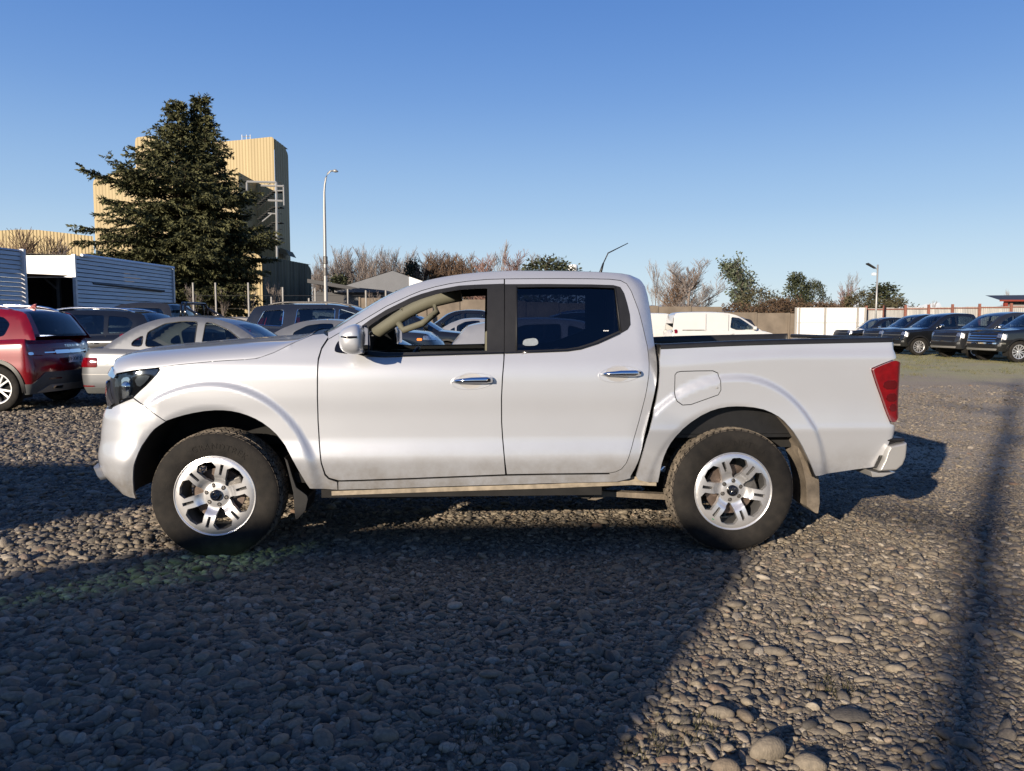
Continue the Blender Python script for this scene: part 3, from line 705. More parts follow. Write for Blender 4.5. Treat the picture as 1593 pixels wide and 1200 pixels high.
for mir in (None, TW):
    FP = unproj(S_bed, flap)
    panel('bed_side', bedpoly, [shrink(FP, -0.005)] if mir is None else [], S_bed, M_SILVER, truck, 0.0145 if mir is None else 0.03, mirror=mir, flange=0.02)
    if mir is None:
        fl = panel('fuel_flap', FP, [], S_bed, M_SILVER, truck, 0.024, flange=0.012)
        c = unproj(S_bed, [(1115.5, 603.5)])[0]; X = S_bed(np.array([c[0]]), np.array([c[1]]), np.array([-0.002]))[0]
        b = MB(); b.lathe([(0.007, 0.004), (0.007, 0), (0, -0.001)], 14, c=X); b.build('flap_lock', M_SILVERD, fl)
    lp = Plm[::-1]+[(4.125, zl1-0.0), (4.20, zl1-0.02), (4.25, zl1-0.06), (4.26, (zl0+zl1)/2), (4.24, zl0+0.14), (4.19, zl0+0.05)]
    lp = [tuple(q) for q in lp]
    tl = panel('tail_lamp', smooth_poly(shrink(lp, 0.003), 1), [], S_bed, M_RED, truck, 0.025, lift=0.026, mirror=mir, flange=0.04)
    zm = (zl0+zl1)/2
    for k, (za, zb_) in enumerate(((zm+0.02, zm+0.075), (zm-0.055, zm-0.005), (zm-0.115, zm-0.07))):
        panel('lamp_chamber', smooth_poly([(4.035+0.022*k, za), (4.13, za), (4.13, zb_), (4.045+0.022*k, zb_)], 1), [], S_bed, M_REDD, tl, 0.02, lift=0.031, mirror=mir, flange=0.006)
# rails and inner bed
zr = PB[0][1]; BF = float(PB[0][0])+0.012
zrail = hermite([(PB[0][0], PB[0][1]), (PB[4][0], PB[4][1]), (PB[-1][0], PB[-1][1])])
for mir in (None, TW):
    rr_ = []
    for s in np.linspace(PB[0][0]-0.005, 4.20, 40):
        z = float(zrail(min(s, PB[-1][0]))); X = S_bed(np.array([s]), np.array([z]), np.array([0.0]))[0]
        t = X[1]; sec = [(X[0], t-0.003, z+0.001), (X[0], t-0.004, z+0.022), (X[0], t+0.006, z+0.030), (X[0], t+0.075, z+0.032), (X[0], t+0.085, z+0.026), (X[0], t+0.085, z-0.03)]
        if mir: sec = [(a, TW-b_, c) for a, b_, c in sec]
        rr_.append(sec)
    rows_mesh('rail_cap', rr_, M_BLACK, truck, flip=(mir is not None))
    b = MB(); v = 0.145
    y0, y1 = (v, v+0.02) if mir is None else (TW-v-0.02, TW-v)
    b.box((BF+0.035, y0, 0.723), (4.12, y1, zr+0.012)); b.build('bed_liner_wall', M_BLACK, truck)
    b = MB(); b.box((C_R-0.45, 0.165 if mir is None else TW-0.36, 0.722), (C_R+0.45, 0.36 if mir is None else TW-0.165, 0.98)); o = b.build('wheel_housing', M_BLACK, truck); bevel(o, 0.05, 3)
b = MB(); b.box((BF, 0.15, 0.70), (4.12, TW-0.15, 0.72)); b.build('bed_floor', M_BLACK, truck)
b = MB(); b.box((BF, 0.12, 0.725), (BF+0.03, TW-0.12, zr+0.008)); b.build('bed_headboard', M_SILVERD, truck)
b = MB(); b.box((BF-0.004, 0.15, zr+0.009), (BF+0.038, TW-0.15, zr+0.028)); o = b.build('headboard_cap', M_BLACK, truck)
zlast = float(PB[-1][1])
tg = MB(); tg.box((4.125, 0.21, 0.72), (4.20, TW-0.21, zlast-0.002)); o = tg.build('tailgate', M_SILVER, truck); bevel(o, 0.012, 3)
tg = MB(); tg.box((4.12, 0.20, zlast+0.0), (4.20, TW-0.20, zlast+0.028)); o2 = tg.build('tailgate_cap', M_BLACK, truck); bevel(o2, 0.008, 2)
tg = MB(); tg.box((4.20, TW/2-0.11, 1.03), (4.222, TW/2+0.11, 1.09)); bevel(tg.build('handle', M_CHROME, o), 0.008)
# rear bumper
def sweep_bumper():
    sec = [onplane(x, y, 0.02) for x, y in [(1368, 734), (1377, 716), (1381, 703), (1386, 694.5), (1395, 692), (1412, 688.5), (1411.5, 700), (1410, 712), (1405, 724), (1395, 732.5)]]
    return sec
sec = sweep_bumper()
b = MB(); n = len(sec); c = np.mean(sec, 0)
for (v, k, du) in ((0.012, 0.90, -0.006), (0.022, 0.97, -0.001), (0.045, 1.0, 0.0), (0.30, 1.0, 0.02), (TW-0.30, 1.0, 0.02), (TW-0.045, 1.0, 0), (TW-0.012, 0.9, -0.006)):
    b.v += [(float(c[0]+(p[0]-c[0])*k+du+(0.06*sstep(0.03, 0.5, v)*sstep(0.03, 0.5, TW-v) if p[0] > c[0] else 0)), v, float(c[1]+(p[1]-c[1])*k)) for p in sec]
for i in range(6):
    for j in range(n): b.f.append((i*n+j, i*n+(j+1) % n, (i+1)*n+(j+1) % n, (i+1)*n+j)); b.mi.append(0)
b.f.append(tuple(range(n))[::-1]); b.mi.append(0); b.f.append(tuple(6*n+j for j in range(n))); b.mi.append(0)
o = b.build('rear_bumper', M_SILVERD, truck, True); bevel(o, 0.006, 2, 30)
sec2 = [onplane(x, y, 0.04) for x, y in [(1354, 733), (1356, 742.3), (1372, 741.8), (1393, 734.5), (1366, 735.6)]]
b = MB(); b.prism([tuple(map(float, p)) for p in sec2], 0.03, 0.30); bevel(b.build('bumper_valance', M_SILVERD, truck), 0.004)
b = MB(); b.prism([tuple(map(float, p)) for p in sec2], TW-0.30, TW-0.03); bevel(b.build('bumper_valance', M_SILVERD, truck), 0.004)
b = MB(); sec3 = [onplane(x, y, 0.07) for x, y in [(1380, 672), (1388, 676), (1392, 690), (1384, 694), (1378, 705), (1366, 728), (1360, 728)]]
b.prism([tuple(map(float, p)) for p in sec3], 0.065, TW-0.065); b.build('bumper_gap_seal', M_BLACK, truck)
b = MB(); X0 = onplane(1388, 684, .02); b.box((X0[0]-0.02, 0.05, X0[1]-0.02), (X0[0]+0.10, TW-0.05, X0[1]+0.004)); o = b.build('bumper_step', M_BLACK, truck); bevel(o, 0.01, 3)

# wheel arches (dark liners) and running gear
def arch_liner(P, S, name, m, depth=0.42):
    for mir in (None, TW):
        X = S(np.array([p[0] for p in P]), np.array([p[1] for p in P]), np.full(len(P), 0.012)); rows = []
        for v in (0.0, 0.05, 0.2, depth):
            r = [(x[0], x[1]+v, x[2]+(0.012 if v else 0)) for x in X]
            if mir: r = [(a, TW-b_, c) for a, b_, c in r]
            rows.append(r)
        rows_mesh(name, rows, m, truck, flip=(mir is None))
PAf = unproj(S_cab, arch_f+arch_b)
arch_liner(PAf, S_cab, 'arch_liner', M_DARK); arch_liner([p for p in PA if p[0] < C_R+0.02], S_bed, 'arch_liner', M_DARK, 0.5); arch_liner([p for p in PA if p[0] > C_R-0.10], S_bed, 'arch_liner', M_MUD, 0.30)
for mir in (None, TW):
    b = MB()
    v0 = 0.46
    Xf = [(p[0], p[1]+0.01) for p in PAf if p[1] > 0.60]; Xr = [(p[0], p[1]+0.01) for p in PA if p[1] > 0.66]
    for Xq in (Xf, Xr):
        y0, y1 = (v0, v0+0.02) if mir is None else (TW-v0-0.02, TW-v0)
        b = MB(); b.prism(Xq, y0, y1); b.build('arch_back', M_DARK, truck)
und = MB(); und.box((-0.62, 0.40, 0.50), (0.60, TW-0.40, 0.58)); und.box((0.45, 0.14, 0.44), (2.4, TW-0.14, 0.50)); und.box((2.35, 0.25, 0.62), (4.1, TW-0.25, 0.69)); und.build('floor_pan', M_DARK, truck)
# chassis rails with holes, seen under the sill and in the rear arch
for mir in (None, TW):
    v = 0.30
    y0, y1 = (v, v+0.06) if mir is None else (TW-v-0.06, TW-v)
    a = onplane(572, 778, v); bq = onplane(905, 757, v)
    fr = [onplane(x, y, v) for x, y in [(545, 760), (575, 760), (640, 762), (720, 761), (860, 758), (945, 755), (905, 768), (880, 765), (760, 771), (640, 775), (572, 776), (566, 768), (545, 768)]]
    b = MB(); b.prism([tuple(map(float, p)) for p in fr], y0, y1)
    for x in (694, 762, 788):
        q = onplane(x, 760, v-0.01); b.box((q[0], (y0-0.03) if mir is None else y1, 0.335), (q[0]+0.012, y0 if mir is None else y1+0.03, 0.43))
    for x, y in ((842, 761), (600, 768)):
        q = onplane(x, y, v); b.lathe([(0.0, 0.0), (0.012, 0.0), (0.016, -0.003)], 12, c=(q[0], y0-0.001, q[1]))
    b.build('chassis_rail', M_FRAME, truck)
    # spring hanger and leaf spring / trailing arm
    hg = [onplane(x, y, v-0.05) for x, y in [(886, 760), (945, 755), (962, 752), (930, 766), (915, 776), (905, 775)]]
    b = MB(); b.prism([tuple(map(float, p)) for p in hg], (y0-0.05) if mir is None else y1, y0 if mir is None else y1+0.05); q = onplane(912, 766, v-0.06)
    b.lathe([(0, -0.06), (0.012, -0.06), (0.014, -0.052), (0.014, 0)], 8, c=(q[0], y0 if mir is None else y1, q[1])); b.build('spring_hanger', M_FRAME, truck)
    arm = [onplane(x, y, v-0.02) for x, y in [(914, 777), (935, 764), (1040, 769), (1150, 772), (1150, 782), (1040, 777.5), (945, 772), (926, 778)]]
    b = MB(); b.prism([tuple(map(float, p)) for p in arm], (y0-0.03) if mir is None else y1-0.03, (y0+0.03) if mir is None else y1+0.03); b.build('leaf_spring', M_MUD, truck)
    # frame end in the rear arch
    fe = [onplane(x, y, 0.42) for x, y in [(1085, 664), (1226, 666), (1222, 692), (1185, 690), (1085, 690)]]
    hol = []
    for x, y, r in ((1168, 676, 0.030), (1189, 678, 0.017), (1202, 678.5, 0.012), (1215, 678, 0.009)):
        q = onplane(x, y, 0.42); hol.append([(q[0]+r*cos(t*pi/6), q[1]+r*sin(t*pi/6)) for t in range(12)])
    Sf = lambda s, z, o: np.stack([s, np.full_like(s, 0.42)+o, z], -1)
    panel('frame_end', [tuple(map(float, p)) for p in fe], hol, Sf, M_FRAME, truck, 0.05, mirror=mir, flange=0.03)
    br = [onplane(x, y, 0.36) for x, y in [(1108, 655), (1140, 653), (1141, 664), (1108, 664)]]
    b = MB(); b.prism([tuple(map(float, p)) for p in br], 0.36 if mir is None else TW-0.40, 0.40 if mir is None else TW-0.36); bevel(b.build('bracket', M_MUD, truck), 0.004)
    # sill flange and inner sill
    pn = unproj(S_cab, [(515, 765), (600, 762), (700, 758.5), (850, 754), (985, 748.5), (1022, 750)])
    X = S_cab(np.array([p[0] for p in pn]), np.array([p[1] for p in pn]), np.full(len(pn), 0.012)); r0 = [tuple(x) for x in X]; r1 = [(x[0], x[1]+0.004, x[2]-0.028) for x in X]; r2 = [(x[0], x[1]+0.03, x[2]-0.028) for x in X]; r3 = [(x[0], x[1]+0.03, x[2]+0.02) for x in X]
    rws = [r0, r1, r2, r3]
    if mir: rws = [[(a, TW-b_, c) for a, b_, c in r] for r in rws]
    rows_mesh('sill_flange', rws, mat('dusty_sill', (0.40, 0.34, 0.26), 0.8, var=0.3, scale=20), truck, smooth=False)
    b = MB(); b.box((0.62, 0.10 if mir is None else TW-0.16, 0.355), (2.33, 0.16 if mir is None else TW-0.10, 0.45)); b.build('inner_sill', M_DARK, truck)
# axles, tank, exhaust
b = MB(); b.tube([(C_R, 0.3, 0.385), (C_R, TW-0.3, 0.385)], 0.045, 12); b.tube([(C_R, TW/2-0.12, 0.385), (C_R, TW/2+0.12, 0.385)], 0.13, 16); b.build('rear_axle', M_FRAME, truck, True)
b = MB(); b.tube([(C_F, 0.3, 0.37), (C_F, TW-0.3, 0.37)], 0.035, 12); b.box((-0.2, 0.5, 0.30), (0.35, TW-0.5, 0.50)); b.build('front_axle', M_FRAME, truck)
b = MB(); b.box((1.4, 0.35, 0.33), (2.25, 0.75, 0.45)); bevel(b.build('fuel_tank', M_DARK, truck), 0.04, 3)
b = MB(); b.tube([(0.6, TW-0.6, 0.38), (2.0, TW-0.6, 0.36), (3.0, TW-0.45, 0.5), (3.9, TW-0.45, 0.45)], 0.03, 10); b.build('exhaust_pipe', M_STEEL, truck, True)
# mud flaps
def mudflap(pix, v0, v1, m, name='mud_flap'):
    for mir in (None, TW):
        P = [onplane(x, y, (v0+v1)/2) for x, y in pix]; a, b_ = (v0, v1) if mir is None else (TW-v1, TW-v0)
        b = MB(); b.prism([tuple(map(float, p)) for p in P], a, b_); bevel(b.build(name, m, truck), 0.004)
mudflap([(449.5, 706), (455, 711), (462, 735), (468, 752), (484, 764), (486, 770), (482, 788), (470, 801), (466, 800), (463, 760), (456, 730)], 0.09, 0.33, M_BLACK)
mudflap([(1229, 668), (1236, 674), (1246, 690), (1253, 704), (1260, 725), (1263, 745), (1264, 776), (1261.5, 793), (1257, 792), (1244, 782), (1243, 745), (1238, 722), (1231, 700)], 0.14, 0.36, M_MUD)
mudflap([(1253.5, 704), (1257, 703), (1262, 722), (1268, 741), (1265, 743), (1262, 735)], 0.06, 0.10, M_BLACK, 'flap_bracket')
zf = 0.388
truck_wheel(truck, (onplane(334, 773, 0.05)[0], 0.045, zf-0.006), -radians(15), sticker=radians(120+3))
truck_wheel(truck, (C_R, 0.045, zf-0.008), -radians(51), sticker=radians(180+3))
truck_wheel(truck, (0, TW-0.045, zf), 0.3, mir=True)
truck_wheel(truck, (C_R, TW-0.045, zf), 0.7, mir=True)

# door handles: oval scoop, chrome bar
def scoop(cx, cy, x0, x1, y0, y1, lock):
    for mir in (None, TW):
        par = [c for c in children(truck) if c.name.startswith('front_door' if lock else 'rear_door')][0 if mir is None else -1]
        ring = [(cx+34*cos(t)*1.0, cy+13.0*sin(t)-2.2*cos(t)) for t in np.linspace(0, 2*pi, 28, endpoint=False)]
        P = unproj(S_cab, ring); c = np.mean(P, 0)
        # raised rim; bowl almost flush, its shade put into a darker silver
        R = []
        for k, o in ((1.0, -0.0012), (0.96, -0.0026), (0.92, -0.0015)):
            X = S_cab(np.array([c[0]+(p[0]-c[0])*k for p in P]), np.array([c[1]+(p[1]-c[1])*k for p in P]), np.full(len(P), o))
            if mir: X[:, 1] = TW-X[:, 1]
            R.append([tuple(x) for x in X]+[tuple(X[0])])
        rows_mesh('handle_surround', R, M_SILVER, par, flip=(mir is None))
        P2 = unproj(S_cab, [(cx-3+19*cos(t), cy-1+12.5*sin(t)) for t in np.linspace(0, 2*pi, 24, endpoint=False)]); c2 = np.mean(P2, 0); R = []
        for k, o in ((1.0, -0.0015), (0.9, 0.0035-0.0045), (0.6, -0.0012), (0.01, -0.0010)):
            X = S_cab(np.array([c2[0]+(p[0]-c2[0])*k for p in P2]), np.array([c2[1]+(p[1]-c2[1])*k for p in P2]), np.full(len(P2), o))
            if mir: X[:, 1] = TW-X[:, 1]
            R.append([tuple(x) for x in X]+[tuple(X[0])])
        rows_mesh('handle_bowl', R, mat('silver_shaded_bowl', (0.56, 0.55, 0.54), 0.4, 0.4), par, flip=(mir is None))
        pts = unproj(S_cab, [(x0, y0), (x0+8, y0-0.6), ((x0+x1)/2, (y0+y1)/2-1), (x1-8, y1), (x1, y1)])
        X = S_cab(np.array([p[0] for p in pts]), np.array([p[1] for p in pts]), np.array([-0.004, -0.022, -0.034, -0.030, -0.016]))
        if mir: X[:, 1] = TW-X[:, 1]
        b = MB(); b.tube(X, [0.006, 0.013, 0.0185, 0.0200, 0.018], 12); h = b.build('handle', M_CHROME, par, True)
        if lock:
            q = unproj(S_cab, [(x1-4, y1)])[0]; X = S_cab(np.array([q[0]]), np.array([q[1]]), np.array([-0.048]))[0]
            if mir: X[1] = TW-X[1]
            b = MB(); b.box((X[0]-0.010, X[1]-0.004, X[2]-0.010), (X[0]+0.010, X[1]+0.004, X[2]+0.010)); b.build('lock_cover', M_GLOSSB, h)
scoop(735, 593.5, 702.5, 764.5, 593.5, 591, True)
scoop(964, 582.5, 935, 994, 582.5, 580.5, False)

# door mirrors
def door_mirror(mir):
    sec = [(527.5, 519), (533, 512), (541, 507.3), (553, 503.8), (561, 507), (565.5, 515), (566.5, 530), (566, 546), (561, 551), (549, 552.5), (537, 549.5), (530, 543), (527.5, 530)]
    P = smooth_poly([onplane(x, y, -0.10) for x, y in sec], 2); n = len(P); c = P.mean(0); b = MB()
    lay = [(-0.195, 0.30, 0.015), (-0.190, 0.55, 0.012), (-0.175, 0.78, 0.006), (-0.145, 0.93, 0.0), (-0.10, 1.0, 0), (-0.04, 0.99, 0), (0.005, 0.93, 0), (0.02, 0.85, 0)]
    for v, k, dx in lay: b.v += [(float(c[0]+(p[0]-c[0])*k+dx*0.5), v, float(c[1]+(p[1]-c[1])*k)) for p in P]
    for i in range(len(lay)-1):
        for j in range(n): b.f.append((i*n+j, i*n+(j+1) % n, (i+1)*n+(j+1) % n, (i+1)*n+j)); b.mi.append(0)
    b.f += [tuple(range(n))[::-1], tuple((len(lay)-1)*n+j for j in range(n))]; b.mi += [0, 0]
    if mir: b.v = [(x, TW-y, z) for x, y, z in b.v]; b.f = [f[::-1] for f in b.f]
    h = b.build('door_mirror', M_SILVER, truck, True)
    y = lambda v: v if not mir else TW-v
    z = float(onplane(545, 524.5, -0.1)[1]); x0 = float(onplane(531, 524, -.12)[0]); x1 = float(onplane(564, 524, -.12)[0])
    s = MB(); pts = [(x0-0.004, y(-0.12), z+0.004), (x0+0.012, y(-0.176), z+0.002), (x0*0.7+x1*0.3, y(-0.193), z), ((x0+x1)/2, y(-0.199), z), (x1-0.02, y(-0.193), z+0.001)]; s.tube(pts, [0.006, 0.007, 0.007, 0.007, 0.006], 8); s.build('indicator', M_GLOSSB, h, True)
    # mirror glass on the rear face, arm and sail panel
    g = MB(); xr = float(c[0])+0.075
    oo = [(xr+0.003, y(-0.17), float(c[1])-0.065), (xr+0.003, y(-0.02), float(c[1])-0.072), (xr+0.003, y(-0.01), float(c[1])+0.06), (xr+0.003, y(-0.15), float(c[1])+0.075)]
    g.add(oo, [(0, 1, 2, 3)]); g.build('mirror_glass', mat('mirror_glass', (0.8, 0.82, 0.84), 0.02, 1.0), h)
    r = MB(); r.box((float(c[0])-0.02, min(y(-0.03), y(0.12)), float(c[1])-0.085), (float(c[0])+0.06, max(y(-0.03), y(0.12)), float(c[1])-0.035)); bevel(r.build('mirror_arm', M_GLOSSB, h), 0.012)
door_mirror(False); door_mirror(True)
for mir in (None, TW):
    q = unproj(S_cab, [(520, 545), (523, 535), (529, 528), (545, 512), (562, 507), (573, 506), (576, 549), (566, 552), (540, 550.5), (523, 548.5)])
    panel('mirror_sail', smooth_poly(q, 1), [], S_cab, M_GLOSSB, truck, 0.03, lift=0.004, mirror=mir, flange=0.02)

# interior
def seat(u, v, m=M_CLOTH):
    b = MB(); b.box((u, v, 0.62), (u+0.50, v+0.48, 0.78)); b.box((u+0.40, v+0.02, 0.74), (u+0.54, v+0.46, 1.28), rot=(radians(14), 'Y'), org=(u+0.45, v, 0.76))
    b.box((u+0.56, v+0.11, 1.32), (u+0.66, v+0.37, 1.50)); o = b.build('seat', m, truck); bevel(o, 0.05, 3)
    h = MB(); h.tube([(u+0.60, v+0.17, 1.2), (u+0.60, v+0.17, 1.36)], 0.006, 6); h.tube([(u+0.60, v+0.31, 1.2), (u+0.60, v+0.31, 1.36)], 0.006, 6); h.build('headrest_post', M_STEEL, o)
seat(1.15, 0.30); seat(1.15, 1.08)
b = MB(); b.box((1.88, 0.25, 0.62), (2.25, TW-0.25, 0.76)); b.box((2.14, 0.25, 0.7), (2.24, TW-0.25, 1.22)); bevel(b.build('rear_bench', M_CLOTH, truck), 0.04, 3)
b = MB(); b.box((0.50, 0.14, 0.70), (1.0, TW-0.14, 1.13)); b.box((0.80, 0.32, 1.12), (0.98, 0.72, 1.19)); bevel(b.build('dashboard', M_CLOTH, truck), 0.05, 3)
b = MB(); ctr = Vector((1.10, 0.52, 1.08)); ax = Vector((-0.90, 0, 0.44)).normalized(); s1 = Vector((0, 1, 0)); s2 = ax.cross(s1)
pts = [ctr+(s1*cos(t)+s2*sin(t))*0.185 for t in np.linspace(0, 2*pi, 33)]; b.tube(pts, 0.016, 8, cap=False)
b.tube([ctr+s1*0.18, ctr, ctr-s1*0.18], [0.014, 0.05, 0.014], 8); b.tube([ctr, ctr+ax*0.3], 0.03, 8); b.build('steering_wheel', M_BLACK, truck, True)
for mir in (None, TW):                               # beige pillar trims with a grab handle
    f = (lambda v: v) if mir is None else (lambda v: TW-v)
    line = [(u, f(vtop(u)+0.075), float(Tz(u))-0.055) for u in np.linspace(u0+0.10, uw+0.14, 9)]
    if mir is None: continue
    line = [(p[0]+0.02, p[1]-0.02, p[2]-0.03) for p in line]
    b = MB(); b.tube(line, [0.050]*6+[0.055]*3, 12); b.build('pillar_trim', M_BEIGE, truck, True)
    i0, i1 = line[2], line[5]; dv = 0.06 if mir is None else -0.06
    g = [Vector(i0)+Vector((0.02, dv*0.4, -0.03)), Vector(i0)+Vector((0.06, dv, -0.085)), (Vector(i0)+Vector(i1))/2+Vector((0.08, dv*1.1, -0.100)), Vector(i1)+Vector((0.07, dv, -0.075)), Vector(i1)+Vector((0.04, dv*0.3, -0.01))]
    b = MB(); b.tube(g, 0.026, 12); b.build('grab_handle', M_BEIGE, truck, True)
    bb = onplane(768, 500, 0.15)[0]
    b = MB(); b.box((bb-0.04, min(f(0.20), f(0.25)), 0.9), (bb+0.13, max(f(0.20), f(0.25)), 1.35)); bevel(b.build('pillar_trim', M_BEIGE, truck), 0.02)
b = MB(); b.box((1.02, TW/2-0.12, 1.50), (1.035, TW/2+0.12, 1.57)); b.tube([(1.02, TW/2, 1.56), (1.0, TW/2, 1.64)], 0.01, 6); bevel(b.build('interior_mirror', M_GLOSSB, truck), 0.006)
# aerial
A0 = onplane(932.5, 423, 0.75); A1 = onplane(946, 394, 0.75); A2 = onplane(977, 378.5, 0.75)
b = MB(); b.tube([(A0[0], 0.75, A0[1]-0.03), (A0[0]+(A1[0]-A0[0])*0.45, 0.75, A0[1]+(A1[1]-A0[1])*0.45)], [0.012, 0.006], 8); b.tube([(A0[0]+(A1[0]-A0[0])*0.45, 0.75, A0[1]+(A1[1]-A0[1])*0.45), (A1[0], 0.75, A1[1]), (A2[0], 0.75, A2[1])], [0.004, 0.0045, 0.0025], 8)
b.build('aerial', M_BLACK, truck, True)
# ------------------------------------------------------------------ other vehicles: one builder, many outlines
def car_S(pl, off, top, rr, tumble):
    """surface of a body side; top(s) is its upper edge, rounded over radius rr"""
    def S(s, z, o):
        s = np.asarray(s, float); z = np.asarray(z, float); u, v, tf, tr = pl(s)
        d = np.clip(1-(top(s)-z)/rr, 0, 1); k = off(z)+rr*0.55*(1-np.sqrt(np.clip(1-d*d, 0, 1)))+o
        k2 = k+tumble(z)*np.abs(np.sin(tf)); k3 = k+0.5*tumble(z)*np.abs(np.sin(tr))
        return np.stack([u+np.sin(tf)*k2-np.sin(tr)*k3, v+np.cos(tf)*np.cos(tr)*k, z], -1)
    return S
def simple_wheel(parent, loc, R, Wd, spokes, rim_m, rot=0.0, far=False, fine=True):
    Ri = R*0.66
    hub = MB(); hub.lathe([(Ri*0.94, 0.015), (Ri*0.90, 0.06), (Ri*0.90, Wd-0.03)], 24 if not fine else 36); hub.lathe([(0, 0.07), (Ri*0.9, 0.075)], 20)
    w_ = hub.build('wheel', M_DARK, parent, True); w_.location = loc; w_.rotation_euler = (0, rot, pi if far else 0)
    tyre_mesh(R, Wd, Ri).build('tyre', M_TYRE, w_, True) if fine else tyre_mesh(R, Wd, Ri, 32).build('tyre', M_TYRE, w_, True)
    b = MB(); b.lathe([(Ri*0.90, 0.014), (Ri*0.97, 0.004), (Ri*1.01, 0.004), (Ri*1.02, 0.012)], 48 if fine else 28)
    for k in range(spokes):
        for sg in ((-1, 1) if spokes <= 6 else (0,)):
            a = 2*pi*k/spokes; a0 = a+sg*0.10; a1 = a+sg*(0.24 if spokes <= 6 else 0)
            wd0, wd1 = 0.016, 0.014
            p0 = (0.045*cos(a0), 0.045*sin(a0)); p1 = (Ri*0.93*cos(a1), Ri*0.93*sin(a1)); tx, tz = -sin((a0+a1)/2), cos((a0+a1)/2)
            P = []
            for y0, y1 in ((0.018, 0.008), (0.05, 0.035)):
                P += [(p0[0]+tx*wd0, y0, p0[1]+tz*wd0), (p0[0]-tx*wd0, y0, p0[1]-tz*wd0), (p1[0]-tx*wd1, y1, p1[1]-tz*wd1), (p1[0]+tx*wd1, y1, p1[1]+tz*wd1)]
            b.add(P, [(0, 1, 2, 3), (7, 6, 5, 4), (0, 4, 5, 1), (1, 5, 6, 2), (2, 6, 7, 3), (3, 7, 4, 0)])
    b.lathe([(0.0, 0.012), (0.05, 0.014), (0.062, 0.025), (0.062, 0.05)], 24)
    b.build('rim', rim_m, w_)
    return w_

